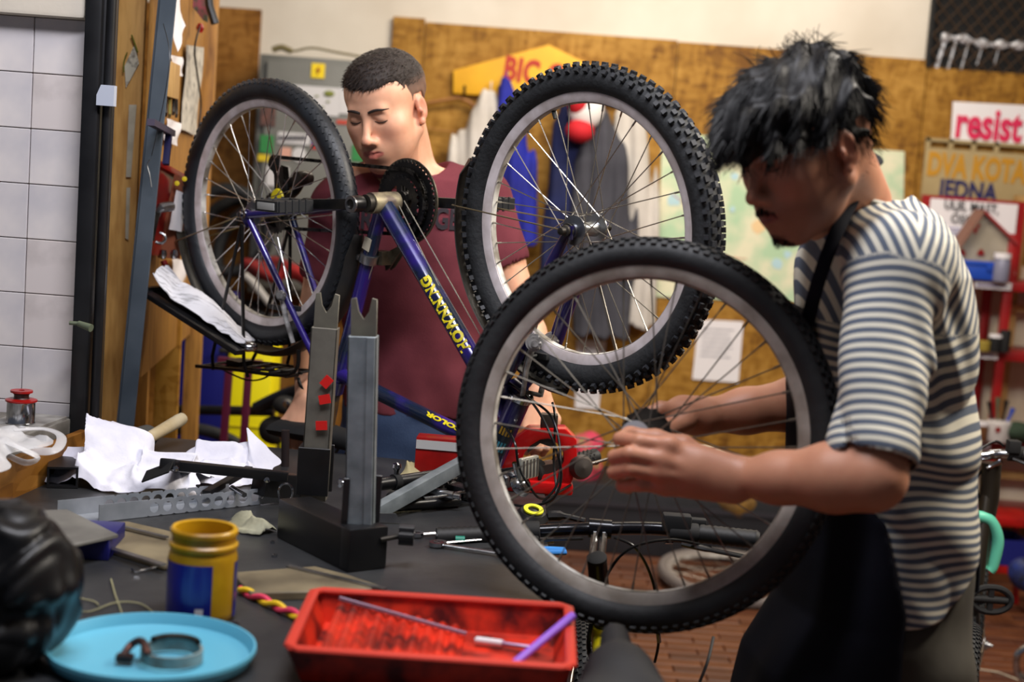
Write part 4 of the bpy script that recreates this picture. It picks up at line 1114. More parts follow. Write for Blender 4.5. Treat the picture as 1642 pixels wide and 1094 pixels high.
# chest lettering, projected on the shirt front
SHINK = mat('shirt_ink', (34, 26, 34), 0.85)
def chest(s, px0, px1, py, hgt, nm='lettering'):
    a = P(px0, py, 3.38); b = P(px1, py+4, 3.38)
    o = text(nm, s, hgt, (0,0,0), (1,0,0), (0,1,0), SHINK, None, th=0.0004, align='LEFT', bold=0.0022, xs=1.0)
    vs = [o.location + v.co for v in o.data.vertices]; ln = max(v.x for v in vs); inv = WM[p1].inverted()
    S_ = np.array(sorted(s1)); f = V((fx[0], fx[1], 0)).normalized(); l = V((-f.y, f.x, 0))
    for v, q in zip(o.data.vertices, vs):
        t = q.x/ln; w_ = a.lerp(b, t) + V((0,0,q.y)); z = w_.z
        cx, cy, ha, hb = [float(np.interp(z, S_[:,0], S_[:,i])) for i in range(1, 5)]
        vv = (w_.x - cx - f.x*0.1)/l.x/hb; vv = max(-0.98, min(0.98, vv))
        uu = (1 - abs(vv)**2.3)**(1/2.3)
        v.co = inv @ (V((cx, cy, z)) + f*(uu*ha + 0.0035 + q.z) + l*(vv*hb))
    o.location = (0,0,0); o.parent = sh1; WM[o] = WM[p1]
chest('GER', 698, 756, 352, 0.066); chest('R', 576, 600, 352, 0.066)
# jeans
F = Field((-0.55, 3.22, 0.04), (0.12, 3.82, 1.06), 0.0065)
j1 = secs([(668, 620, 0.0, 0.125, 0.172), (668, 700, 0.0, 0.132, 0.180)], 3.52); j1.append((0.80, j1[0][1], 3.53, 0.135, 0.185))
F.loft(j1, 0.02, fx, 2.2); jx = j1[0][1]
for q in (-1, 1): F.chain([(jx+q*0.095,3.53,0.84),(jx+q*0.10,3.53,0.5),(jx+q*0.105,3.56,0.09)], [0.098,0.072,0.058], 0.03)
F.disp(lambda p: sfold(p, (((0.6,0.3,1.0),40,0.3),((-0.6,0.4,1.0),55,1.1)), 0.004))
F.build('jeans', mat('denim', (58, 78, 112), 0.85, col2=(30, 42, 74), scale=6, bump=0.1, bscale=300, contrast=(0.3,0.6)), p1)
F = Field((-0.55, 3.3, 0.0), (0.12, 3.75, 0.16), 0.007)
for q in (-1, 1): F.cap((jx+q*0.105,3.56,0.055), (jx+q*0.115,3.40,0.04), 0.05, 0.04, 0.02); F.ell((jx+q*0.11,3.47,0.0),(0.2,0.3,0.014),None,0.001,'sub')
F.build('shoes', BLACKM, p1)
# hair: cropped, faded at the sides
def hair_region(H, P_, tbl, wob=0.0):
    L = H.loc(P_); y = L[:,1]; zl = np.interp(y, [t[0] for t in tbl], [t[1] for t in tbl]); zl = zl + wob*np.sin(L[:,0]*160)*0.5 + wob*np.sin(L[:,0]*61+1)
    return (zl - L[:,2])*H.s
lo = ho-0.16; hi = ho+0.16
F = Field(lo, hi, 0.0026); Hh = Head(F, ho, hM, hs)
Hh.e((0,-0.012,0.047), (0.0795,0.1005,0.0830), 0.01); Hh.e((0,0.036,0.055), (0.067,0.0605,0.0615), 0.02); Hh.e((0,0.02,0.080),(0.062,0.072,0.048),0.02)
tb = [(-0.12,-0.045),(-0.085,-0.042),(-0.05,-0.02),(-0.02,0.032),(0.012,0.034),(0.016,-0.004),(0.032,0.0),(0.036,0.04),(0.05,0.078),(0.068,0.083),(0.09,0.076),(0.12,0.070)]
F.op(lambda p: hair_region(Hh, p, tb, 0.0015), lo, hi, 0.004, 'int')
F.disp(lambda p: 0.0008*np.sin(Hh.loc(p)@np.array((210,90,60)))*np.sin(Hh.loc(p)@np.array((60,200,-150))))
def hcol(P_):
    L = Hh.loc(P_); t = np.clip((L[:,2]-0.045)/0.03, 0, 1); t = np.maximum(t, 0.0); 
    c0 = np.array(lin((112,84,68))[:3]); c1 = np.array(lin((40,31,27))[:3]); col = c0*(1-t[:,None]) + c1*t[:,None]
    return {'skin': np.concatenate([col, np.ones((len(col),1))], 1)}
hm = skin_mat('hair_cropped', 0.75); hr1 = F.build('hair', hm, p1, colfn=hcol)
vs = np.array([WM[p1] @ v.co for v in hr1.data.vertices]); ns = np.array([tuple(v.normal) for v in hr1.data.vertices]); Lh = Hh.loc(vs)
ok = np.where(Lh[:,2] > 0.06)[0]; rs_ = np.random.RandomState(3); pick = rs_.choice(ok, 2600)
fwn = A(fw); strands('hair_tufts', [V(vs[i]) for i in pick], [V(ns[i]*0.35 + fwn*1.0) for i in pick], 0.010, HAIRD, hr1, r0=0.0008, seg=2, curl=0.3, bend=0.1)
def surfy(H, x, z, F=None):
    F = H.F0; y = 0.135
    while y > 0.03:
        p = (H.w((x, y, z)) - F.lo)/F.vox; i = np.floor(p).astype(int); f = p - i; v = 0
        for a in (0,1):
            for b in (0,1):
                for c in (0,1): v += F.f[i[0]+a, i[1]+b, i[2]+c]*(f[0] if a else 1-f[0])*(f[1] if b else 1-f[1])*(f[2] if c else 1-f[2])
        if v < 0: return y
        y -= 0.0006
    return y
def brow(H, q, m, y=0, z=0.029, w0=0.010, w1=0.050, par=None, r=0.0034):
    g = G(); pts = [H.w((q*(w0+(w1-w0)*t), surfy(H, q*(w0+(w1-w0)*t), z + 0.007*math.sin(t*2.3) - 0.004*t) + 0.0002, z + 0.007*math.sin(t*2.3) - 0.004*t)) for t in np.linspace(0,1,10)]
    g.tube([V(p) for p in pts], [r*0.8, r, r*1.1, r*1.1, r, r*0.95, r*0.85, r*0.7, r*0.5, r*0.3], 8, flat=0.9); g.build('eyebrow', m, par)
def lash(H, q, m, par, z=0.0045, y=0, r=0.0014):
    g = G(); pts = [H.w((q*(0.031 + 0.0145*t), surfy(H, q*(0.031 + 0.0145*t), z + 0.003*t*t) + 0.0003, z + 0.003*(t*t))) for t in np.linspace(-1,1,9)]
    g.tube([V(p) for p in pts], [r*0.5]+[r]*7+[r*0.5], 6); g.build('eyelashes', m, par)
for q in (-1, 1): brow(H1, q, BROW, par=p1); lash(H1, q, BROW, p1)
# ================================================================== the mechanic with the loose wheel
YC = 2.30
p2 = thing('person', 'dark-haired man in a striped t-shirt and black apron bending over the loose wheel', 'person', (P(1420, 760, YC).x, YC, 0))
pit = math.radians(24); yw = math.radians(28)
fw2 = V((-math.cos(yw)*math.cos(pit), -math.sin(yw)*math.cos(pit), -math.sin(pit)))
ho2, hM2, hs2 = head_frame(P(1299, 243, 2.14), fw2, V((0.0, 0.04, 1)), 0.975)
C7 = P(1386, 306, 2.27)
SL = P(1436, 425, 2.12); EL = P(1398, 765, 1.97); WL = P(1188, 767, 2.07)
SR = P(1352, 440, 2.46); ER = P(1345, 640, 2.42); WR = P(1128, 668, 2.33)
F = Field((0.10, 1.84, 0.98), (0.84, 2.62, 1.86), 0.0027)
H2 = Head(F, ho2, hM2, hs2); H2.face(smile=-0.4, full=1.03)
F.cap(H2.w((0,-0.035,-0.02)), A(C7 + V((-0.012,0,-0.02))), 0.056, 0.054, 0.03)
F.cap(H2.w((0,0.02,-0.07)), A(C7 + V((-0.06,0.0,-0.02))), 0.040, 0.05, 0.03)
F.ell(A(C7 + V((-0.005,0.0,-0.075))), (0.060,0.10,0.045), None, 0.03)
F.cap(A(C7 + V((0.0,-0.10,-0.09))), A(C7 + V((0.0,0.10,-0.09))), 0.03, 0.03, 0.03)
# arms
F.chain([A(SL), A(SL.lerp(EL,0.5)), A(EL)], [0.055,0.050,0.043], 0.02)
F.chain([A(EL), A(EL.lerp(WL,0.28)), A(EL.lerp(WL,0.7)), A(WL)], [0.044,0.0455,0.034,0.0265], 0.02)
F.chain([A(SR), A(SR.lerp(ER,0.5)), A(ER)], [0.055,0.048,0.042], 0.02)
F.chain([A(ER), A(ER.lerp(WR,0.28)), A(ER.lerp(WR,0.7)), A(WR)], [0.043,0.045,0.034,0.027], 0.02)
# near hand (his left): back of the hand to the camera, fingers wrapped round the hub end
def Q(px, py, Y): return P(px, py, Y)
kn = [Q(1072,716,2.085), Q(1060,737,2.075), Q(1060,759,2.075), Q(1066,781,2.085)]
for i, k_ in enumerate(kn):
    F.cap(A(WL + V((-0.008, 0.0, 0.012-0.010*i))), A(k_), 0.019, 0.0125, 0.014)
F.cap(A(Q(1120,752,2.085)), A(Q(1150,762,2.08)), 0.028, 0.026, 0.02)
fing = [([Q(1072,714,2.08), Q(1026,708,2.082), Q(994,704,2.115), Q(1006,694,2.150)], 0.0112, 0.0085),
        ([Q(1060,737,2.075), Q(1010,728,2.072), Q(986,733,2.10), Q(996,732,2.140)], 0.0118, 0.0092),
        ([Q(1060,759,2.075), Q(1012,752,2.072), Q(985,757,2.10), Q(996,760,2.136)], 0.0115, 0.0090),
        ([Q(1066,781,2.083), Q(1026,777,2.08), Q(998,779,2.105), Q(1008,784,2.136)], 0.0105, 0.0082)]
for pts, r0, r1 in fing:
    finger(F, pts, r0, r1, 0.005)
    F.ell(A(pts[0]) + A((0,-0.006,0.002)), (0.012,0.009,0.010), None, 0.012)          # knuckle
    F.ell(A(pts[1].lerp(pts[2],0.5)), (0.006,0.006,0.006), None, 0.01)
for k_, (px, py) in zip(kn, ((1150,752),(1152,762),(1152,772),(1150,780))):
    F.cap(A(k_) + A((0.008,-0.010,0)), A(Q(px, py, 2.065)), 0.0026, 0.002, 0.010)      # tendons
th = [Q(1140,742,2.12), Q(1095,716,2.135), Q(1052,704,2.145), Q(1017,696,2.15)]
finger(F, th, 0.0175, 0.0098, 0.012)
# far hand (his right): knuckles up, fingers down round the freewheel side
kn2 = [Q(1060,656,2.285), Q(1066,663,2.30), Q(1074,671,2.318), Q(1084,680,2.335)]
for i, k_ in enumerate(kn2): F.cap(A(WR + V((0.0, 0.008*(i-1.5), 0.0))), A(k_), 0.019, 0.0125, 0.014)
F.cap(A(Q(1095,662,2.32)), A(Q(1118,667,2.33)), 0.027, 0.027, 0.02)
for i, k_ in enumerate(kn2):
    dx = i*8; e1 = Q(1034+dx, 665+i*5, 2.275+i*0.012); e2 = Q(1030+dx, 684+i*4, 2.27+i*0.012); e3 = Q(1040+dx, 695+i*3, 2.272+i*0.012)
    finger(F, [k_, e1, e2, e3], 0.0112, 0.0085, 0.005)
finger(F, [Q(1100,676,2.29), Q(1070,690,2.265), Q(1048,700,2.255), Q(1032,704,2.25)], 0.0155, 0.0095, 0.010)
def col2(q):
    d = H2.skincol(q, (196, 138, 108), (150, 72, 64), (58, 38, 32), 0.55, blush=(176, 88, 66), blushamt=0.3)
    c = d['skin']; hx = q[:,0] < P(1180,760,2.07).x
    for k_ in kn + [p[1].lerp(p[2],0.4) for p, _, _ in fing]:
        m = np.exp(-(((q - A(k_))**2).sum(1))/0.011**2)*0.35; c[:,:3] = c[:,:3]*(1-m[:,None]) + np.array(lin((190,100,84))[:3])*m[:,None]
    return d
H2.F0 = F
skin2 = F.build('body', SK2, p2, relax=1, colfn=col2)
nail(skin2, th[3], th[2], (0.1,0.2,1), 0.0055, NAIL)
for pts, r0, r1 in fing[:1]: nail(skin2, pts[3], pts[2], (0,0.2,1), 0.0045, NAIL)

# torso sections (shared by shirt and apron)
def sec2(lst): return [(P(px, py, YC).z, P(px, py, YC).x, YC + dy, a, b) for (px, py, dy, a, b) in lst]
ax2 = (-1.0, -0.09)
s2 = sec2([(1398, 316, 0, 0.058, 0.075), (1404, 338, 0, 0.082, 0.125), (1412, 375, 0, 0.104, 0.16), (1418, 430, 0, 0.120, 0.182), (1416, 520, 0, 0.126, 0.178), (1416, 600, 0, 0.128, 0.172),
           (1420, 720, 0, 0.134, 0.168), (1416, 820, 0, 0.134, 0.168), (1410, 880, 0, 0.134, 0.176), (1408, 965, 0, 0.136, 0.180)])
F = Field((0.22, 1.86, 0.84), (0.86, 2.66, 1.66), 0.0033)
F.loft(s2, 0.03, ax2, 2.25)
zsl = SL.lerp(EL, 0.93)
for S_, E_, t1, r1, r2 in ((SL, EL, 0.855, 0.066, 0.060), (SR, ER, 0.72, 0.070, 0.064)):
    inn = S_.lerp(V((C7.x+0.02, YC, S_.z+0.05)), 0.6)
    F.cap(A(inn), A(S_), 0.060, 0.070, 0.06); F.cap(A(S_), A(S_.lerp(E_, t1)), r1, r2, 0.03)
F.disp(lambda p: 0.0045*(1-2*np.abs(np.sin(p@np.array((26,-8,17),np.float32)+1.5*np.sin(p@np.array((9,14,-12),np.float32)))))*np.clip((1.38-p[:,2])*6,0,1) + sfold(p, (((0.8,0.2,1.0),24,0.3),((-0.9,0.3,0.6),33,1.1),((0.5,-0.5,0.9),47,2.0)), 0.0062) +
       0.002*np.sin((p[:,2]*1.0+p[:,0]*1.4)*45 + 2*np.sin(p[:,2]*19))*np.clip((1.12-p[:,2])*5, 0, 1)*np.clip((p[:,0]-0.5)*8, 0, 1) +
       0.006*np.exp(-((p[:,0]-0.60)/0.05)**2 - ((p[:,2]-1.33)/0.09)**2)*np.sin(p[:,0]*130+p[:,2]*60))
# lower hem falls to the front, neck and cuffs open
hem = lambda p: (0.925 + 0.32*np.clip(p[:,0]-0.60, 0, 1) + 0.9*np.clip(p[:,0]-0.66, 0, 1)) - p[:,2]
F.op(hem, F.lo, F.lo + F.n*F.vox, 0.004, 'int')
F.cap(A(C7 + V((-0.012,0.0,-0.012))), A(C7 + V((-0.03,0.0,0.12))), 0.080, 0.10, 0.004, 'sub')
for S_, E_, t1, rr in ((SL, EL, 0.835, 0.054), (SR, ER, 0.70, 0.058)):
    d = (E_-S_).normalized(); c = S_.lerp(E_, t1); F.cap(A(c), A(c + d*0.04), rr, rr, 0.002, 'sub'); F.ell(A(c + d*0.094), (0.082,0.082,0.082), None, 0.005, 'sub')
def stripes(P_):
    dl = A((EL-SL).normalized()); tL = (P_-A(SL))@dl; dL = np.linalg.norm(P_-A(SL)-tL[:,None]*dl, axis=1)
    dr = A((ER-SR).normalized()); tR = (P_-A(SR))@dr; dR = np.linalg.norm(P_-A(SR)-tR[:,None]*dr, axis=1)
    body = -P_[:,2] + 0.10*np.sin((P_[:,0]-0.5)*5)*np.clip(1.2-P_[:,2],0,1) + 0.004*np.sin(P_[:,0]*40+P_[:,2]*30)
    sh = P_[:,2] > 1.415
    # raglan-like shoulder: stripes run up and over, mirrored about the shoulder seam
    seam = 0.60; xx = P_[:,0]; yo = (P_[:,0]-0.545); body = np.where(P_[:,2] > 1.36, np.abs(yo)*0.93 - (P_[:,2])*0.40 + 0.0, np.where(P_[:,2] > 1.22, body*1.0 + np.clip(yo,0,1)*0.45*np.clip((P_[:,2]-1.22)/0.14,0,1), body))
    v = body; armL = (dL < 0.078) & (tL > 0.02) & (P_[:,1] < 2.235); v = np.where(armL, tL, v)
    armR = (dR < 0.072) & (tR > 0.02) & (P_[:,1] > 2.40) & (P_[:,0] < 0.58); v = np.where(armR, tR, v)
    return {'stripe': v}
STR = stripe_mat('striped_cotton', (92, 100, 114), (212, 207, 190), 0.0148, 0.5)
sh2 = F.build('t_shirt', STR, p2, colfn=stripes)
g = G(); cp = []
for k in range(44):
    a = 2*PI*k/44; cp.append(C7 + V((-0.012 + 0.083*math.cos(a), 0.083*math.sin(a), -0.014 - 0.014*math.cos(a) - 0.006*max(0,-math.cos(a)))))
g.tube(cp, 0.0045, 8, closed=True); g.build('collar', mat('collar_cotton', (214, 214, 204), 0.9), sh2)
# apron: bib and skirt hugging the front
F = Field((0.16, 1.98, 0.30), (0.80, 2.64, 1.45), 0.005)
s3 = [(z, cx, cy, a+0.014, b+0.014) for z, cx, cy, a, b in s2 if z < 1.46]
zb = s2[-1][0]; cx = s2[-1][1]
s3 += [(zb-0.1, cx-0.03, YC, 0.165, 0.20), (0.62, cx-0.05, YC, 0.175, 0.215), (0.34, cx-0.055, YC, 0.18, 0.22)]
F.loft(s3, 0.02, ax2, 2.3)
F.disp(lambda p: sfold(p, (((0.2,1.0,0.15),38,0.3),((0.5,1.0,0.1),25,1.1)), 0.006)*np.clip((1.05-p[:,2])*4,0,1))
top = s3[0][0]
def apr(p):
    front = (p[:,0] - (np.interp(p[:,2], [0.3,0.95,1.08,1.16,1.25,1.40], [0.60,0.60,0.56,0.475,0.455,0.44])))
    return np.maximum(front, p[:,2]-1.375)
F.op(apr, F.lo, F.lo+F.n*F.vox, 0.003, 'int')
sin_ = [(z, cx_, cy, a-0.016, b-0.016) for z, cx_, cy, a, b in s3]
F.loft(sin_, 0.002, ax2, 2.3, 'sub')
APR = mat('apron_black', (14, 15, 22), 0.85, col2=(20, 22, 34), scale=5, spec=0.2)
ap = F.build('apron', APR, p2)
# apron strap from the bib round the back of the neck
def surf2(px, py, Y): return P(px, py, Y)
pts = [Q(1294,520,2.17), Q(1312,452,2.13), Q(1338,380,2.13), Q(1366,322,2.16), Q(1392,272,2.20), Q(1408,254,2.26), Q(1398,262,2.34), Q(1360,330,2.41), Q(1318,400,2.43), Q(1292,470,2.42)]
G().tube(spline(pts, 8), 0.0105, 8, flat=0.35, up=(0,1,0)).build('apron_strap', APR, ap)
pts = [Q(1549,838,2.24), Q(1556,862,2.25), Q(1562,900,2.26), Q(1560,950,2.26)]
G().tube(spline(pts, 8), 0.010, 8, flat=0.4, up=(0,1,0)).build('apron_tie', APR, ap)
# trousers
F = Field((0.26, 1.98, 0.04), (0.86, 2.64, 1.10), 0.0065)
F.loft([(1.04, cx+0.012, YC, 0.112, 0.150), (0.9, cx+0.012, YC, 0.126, 0.166), (0.80, cx+0.01, YC, 0.135, 0.172)], 0.02, ax2, 2.2)
for q in (-1, 1): F.chain([(cx+0.01, YC+q*0.09, 0.84), (cx-0.02, YC+q*0.10, 0.50), (cx+0.0, YC+q*0.105, 0.10)], [0.106,0.085,0.068], 0.03)
F.disp(lambda p: sfold(p, (((0.6,0.3,1.0),38,0.3),((-0.6,0.4,0.8),55,1.1)), 0.006))
tr = F.build('trousers', mat('khaki_drab', (74, 70, 60), 0.9, col2=(58, 54, 46), scale=7), p2)
F = Field((0.2, 2.1, 0.0), (0.85, 2.5, 0.16), 0.007)
for q in (-1, 1): F.cap((cx+0.0,YC+q*0.105,0.055), (cx-0.17,YC+q*0.115,0.04), 0.05, 0.04, 0.02)
F.build('shoes', BLACKM, p2)
# hair: a thick mop
lo = ho2-0.22; hi = ho2+0.22
F = Field(lo, hi, 0.0034); Hm = Head(F, ho2, hM2, hs2)
Hm.e((0,-0.006,0.055), (0.086,0.103,0.088), 0.01); Hm.e((0,0.050,0.070), (0.076,0.070,0.060), 0.03); Hm.e((0,0.098,0.056), (0.056,0.044,0.034), 0.03); Hm.e((0,-0.03,0.08),(0.07,0.06,0.062),0.03)
tb2 = [(-0.14,-0.05),(-0.085,-0.052),(-0.05,-0.035),(-0.03,0.0),(-0.012,0.022),(0.012,0.024),(0.018,-0.004),(0.034,0.004),(0.045,0.022),(0.07,0.030),(0.095,0.034),(0.14,0.020)]
F.op(lambda p: hair_region(Hm, p, tb2, 0.006), lo, hi, 0.006, 'int')
F.disp(lambda p: (lambda L: 0.005*np.sin(np.arctan2(L[:,0], L[:,2]+0.02)*16 + 2*np.sin(L[:,1]*40)) + 0.003*np.sin(L@np.array((90,140,60))))(Hm.loc(p)))
hr2 = F.build('hair', HAIRB, p2)
vs = np.array([WM[p2] @ v.co for v in hr2.data.vertices]); ns = np.array([tuple(v.normal) for v in hr2.data.vertices]); Lh = Hm.loc(vs)
crown = np.array((0.01,-0.06,0.15)); Ln = ns@hM2
ok = np.where((Ln[:,2] > -0.5) & (((Lh-np.array((0,0,0.05)))**2).sum(1) > 0.07**2))[0]; pick = rs_.choice(ok, 5200)
roots = []; dirs = []
for i in pick:
    flow = Lh[i]-crown; n_ = Ln[i]; flow = flow - n_*(flow@n_); flow = flow/max(np.linalg.norm(flow),1e-5)
    d = hM2@(flow*0.9 + n_*0.16); roots.append(V(vs[i]-ns[i]*0.004)); dirs.append(V(d))
strands('hair_strands', roots, dirs, 0.036, HAIRB, hr2, r0=0.0010, seg=4, curl=0.22, bend=0.25)
g = G()
for k in range(34):    # flyaway tufts on top
    x = rng(-0.04, 0.04); y = rng(-0.07, 0.03); r_ = V(Hm.w((x, y, 0.135))); d = V(hM2@np.array((x*4, rng(-0.6,0.9), 1.0))).normalized()
    g.tube(spline([r_, r_ + d*0.02, r_ + d*0.034 + V((rng(-1,1),rng(-1,1),0))*0.012], 4), [0.0008]*5+[0.0005]*4, 3, caps=False)
g.build('flyaway_hair', HAIRB, hr2, kind='stuff')
for q in (-1, 1): brow(H2, q, HAIRB, par=p2, r=0.0036); lash(H2, q, HAIRB, p2, r=0.0013)
# moustache and chin stubble
ro = []; di = []
for k in range(420):
    t = rng(-1, 1); y = 0.108 - 0.014*t*t + rng(-0.002,0.001); ro.append(V(H2.w((t*0.026, y, -0.0475 - 0.006*abs(t) + rng(-0.003,0.003))))); di.append(V(hM2@np.array((t*0.6, 0.6, -1.0))))
strands('moustache', ro, di, 0.009, HAIRB, p2, r0=0.0006, seg=2, curl=0.3)
ro = []; di = []
for k in range(500):
    a = rng(-1.2, 1.2); ro.append(V(H2.w((math.sin(a)*0.024, 0.076+math.cos(a)*0.019, -0.098 + rng(-0.012,0.010))))); di.append(V(hM2@np.array((math.sin(a)*0.5, 0.7, -0.8))))
strands('chin_stubble', ro, di, 0.006, HAIRB, p2, r0=0.0005, seg=2, curl=0.3)
# ------------------------------------------------------------------ workbench and the things on it
T = lambda px, py, z=TZ: PZ(px, py, z)
UP = V((0,0,1))
t = thing('workbench', 'long dark workbench with a scratched black top under the upside-down bicycle', 'workbench', (-0.4, 2.3, 0))
x1b = 0.09
G().prism([(-1.12,1.3),(x1b,1.3),(x1b,3.22),(-0.72,3.30),(-0.80,3.3),(-0.86,2.75)], (0,0,TZ-0.02), (1,0,0), (0,1,0), 0.04).build('bench_top', BENCH, t, bevel=0.003)
for (x, y) in ((-0.95,1.4),(0.02,1.4),(0.02,3.12),(-0.74,3.12)): G().box((x,y,0.43), (0.06,0.06,0.86)).build('leg', BLACK, t, bevel=0.003)
G().box((-0.48,3.12,0.80), (0.96,0.04,0.1)).build('rail', BLACK, t); G().box((0.03,2.26,0.80), (0.04,1.66,0.1)).build('rail', BLACK, t)

# raised ledge with OSB upstand on the left
c0 = V((-0.985,1.75,0)); c1 = V((-0.842,2.95,0)); cdv = (c1-c0).normalized(); cn = V((cdv.y,-cdv.x,0))
G().bar(c0 + UP*0.935, c1 + UP*0.935, 0.016, 0.075).build('bench_upstand', OSB2, bevel=0.001, seg=1, label='strip of OSB board standing along the left edge of the workbench', cat='board')
ld = thing('wall_ledge', 'grey tiled ledge below the white tiled wall, left of the workbench', 'ledge', (-1.4, 3.0, 0))
G().prism([(c0.x-0.03,c0.y),(c1.x-0.03,c1.y+0.02),(c1.x-0.03,2.985),(-2.3,2.985),(-2.3,c0.y)], (0,0,0.975), (1,0,0), (0,1,0), 0.03).build('ledge_slab', mat('ledge_concrete', (120, 116, 110), 0.8, col2=(84, 80, 74), scale=14, bump=0.2), ld, bevel=0.002)
G().prism([(c0.x-0.10,c0.y),(c1.x-0.06,c1.y),(c1.x-0.06,2.98),(-2.25,2.98),(-2.25,c0.y)], (0,0,0.48), (1,0,0), (0,1,0), 0.96).build('ledge_base', GROUT, ld)
for k in range(9):
    p = c0.lerp(c1, (k+0.5)/9) - cn*0.085
    G().box((p.x, p.y, 0.993), (0.10, 0.128, 0.008), Mx.Rotation(math.atan2(-cdv.x, cdv.y), 3, 'Z')).build('ledge_tile', mat('ledge_tile', (150, 148, 144), 0.5, col2=(96, 92, 88), scale=18), ld, bevel=0.001, seg=1)

# tin with red rim and spool
q = PZ(33, 676, 1.0); q.z = 0.997
tin = thing('tin', 'small shiny tin with a red rim and red spool on top, on the tiled ledge', 'tin', q)
G().lathe([(0.0,0),(0.027,0),(0.0275,0.002),(0.0265,0.004),(0.0265,0.040),(0.0275,0.042),(0.024,0.043),(0.0,0.041)], q, UP, 30).build('tin_body', CHROME, tin)
G().lathe([(0.0265,0.041),(0.030,0.043),(0.030,0.046),(0.0235,0.048)], q, UP, 30).build('tin_rim', RED, tin)
G().lathe([(0.0,0.045),(0.018,0.045),(0.014,0.05),(0.014,0.056),(0.019,0.06),(0.0,0.06)], q, UP, 26).build('spool', mat('dark_spool', (60, 34, 30), 0.4), tin)
G().lathe([(0.006,0.060),(0.021,0.060),(0.021,0.064),(0.006,0.064)], q, UP, 26, close=True).build('spool_flange', RED, tin)
# thin plastic carrier bag
BAGM = mat('thin_plastic', (226, 226, 228), 0.3, alpha=0.42, bump=0.3, bscale=30, spec=0.6)
b0 = PZ(0, 715, 1.02); bag = thing('plastic_bag', 'crumpled translucent white plastic bag lying on the ledge, handles over its edge', 'bag', (b0.x-0.08, b0.y, 0.998))
rows = []
for i in range(22):
    r = []
    for j in range(22):
        u = i/21; v = j/21; cx_ = b0.x - 0.24 + 0.27*u + 0.02*math.sin(v*9); cy_ = b0.y - 0.14 + 0.32*v + 0.015*math.sin(u*11)
        h = 0.036*(math.sin(PI*u)*math.sin(PI*v))**0.6*(0.75 + 0.3*math.sin(7*u+5*v) + 0.2*math.sin(13*v-6*u)) + 0.010*math.sin(21*u+17*v)*math.sin(19*v-8*u)
        r.append(V((cx_, cy_, 1.002 + max(0.001, h))))
    rows.append(r)
G().grid(rows, th=0.0012).build('bag_film', BAGM, bag)
for pts in ([(20,690,1.02),(70,688,1.02),(98,700,1.015),(88,722,1.005),(50,722,1.0),(10,712,1.005)], [(0,705,1.02),(40,722,1.01),(62,735,0.995),(40,742,0.99),(8,728,1.0)]):
    G().tube(spline([PZ(a,b,z) for a,b,z in pts], 8), 0.009, 8, flat=0.35).build('bag_handle', BAGM, bag)

# crumpled cloths
from mathutils import noise as NZ
def at(px, py, Y, dz=0): return P(px, py, Y) + UP*dz
def rag(label, c, sx, sy, rot, ridges, m=None, n=72, h0=0.006, seed=0.0, crease=0.010, nm='rag'):
    """draped cloth: tent-like ridges (segment, height, slope) over an irregular footprint"""
    cs, sn = math.cos(rot), math.sin(rot); rows = []
    for i in range(n):
        r = []
        for j in range(n):
            u = 2*i/(n-1)-1; v = 2*j/(n-1)-1
            w_ = NZ.noise(V((u*1.7, v*1.7, seed)))*0.30 + NZ.noise(V((u*4, v*4, seed+5)))*0.10
            x = u*(1-0.22*v*v)*(1+w_); y = v*(1-0.22*u*u)*(1+w_*0.8)
            lx, ly = x*sx, y*sy; h = 0.0
            for (x0, y0, x1_, y1_, H, S_) in ridges:
                dx, dy = x1_-x0, y1_-y0; t_ = max(0, min(1, ((lx-x0)*dx+(ly-y0)*dy)/max(dx*dx+dy*dy, 1e-9)))
                h = max(h, H - S_*math.hypot(lx-x0-dx*t_, ly-y0-dy*t_))
            e_ = min(1, (1-max(abs(u), abs(v)))*7)
            cr_ = 1-2*abs(NZ.noise(V((lx*16, ly*16, seed+2)))); cr2 = 1-2*abs(NZ.noise(V((lx*38, ly*38, seed+9))))
            h = h + crease*cr_*(0.35+e_*0.65)*(0.5+h*14) + crease*0.3*cr2
            z = max(0.0015, h0*e_ + h)
            r.append(V((c.x + lx*cs - ly*sn + 0.35*h*math.sin(lx*60+seed), c.y + lx*sn + ly*cs, TZ + z + 0.001)))
        rows.append(r)
    return G().grid(rows, th=0.0016).build(nm, m or WHITEC, label=label, cat='rag', ang=1.2)
q = T(200, 775)
rag('large crumpled white rag heaped on the bench beside the square tube', q, 0.185, 0.088, -0.08, [(-0.06,0.03,-0.03,0.055,0.105,1.25),(-0.13,0.03,-0.05,0.01,0.050,0.8),(-0.02,0.04,0.13,0.0,0.052,0.7),(-0.06,-0.05,-0.02,0.03,0.045,0.9),(0.0,-0.03,0.10,-0.05,0.030,0.7)], seed=1.3)
q = T(362, 768)
rag('smaller white rag with a raised corner lying behind the black folded arm', q, 0.095, 0.075, 0.1, [(0.03,0.05,0.065,0.05,0.072,1.0),(-0.07,0.03,0.04,0.04,0.05,0.8),(-0.03,-0.03,0.05,-0.02,0.03,0.8)], seed=7.0)
q = T(402, 852)
rag('crumpled pale grey-green glove-like rag in front of the perforated rail', q, 0.042, 0.028, -0.15, [(-0.03,0.01,-0.015,0.012,0.024,1.0),(0.0,0.0,0.03,-0.004,0.018,0.9)], m=mat('drab_cloth', (166, 164, 140), 0.9, col2=(120, 118, 98), scale=30), n=36, h0=0.003, seed=3.0, crease=0.006)
q = T(660, 782)
rag('small beige cloth scrap between the black pipe and the galvanised bar', q, 0.05, 0.035, 0.3, [(0.0,0.0,0.015,0.015,0.04,1.0)], m=mat('beige_cloth', (190, 176, 130), 0.9), n=36, seed=4.0, crease=0.006)

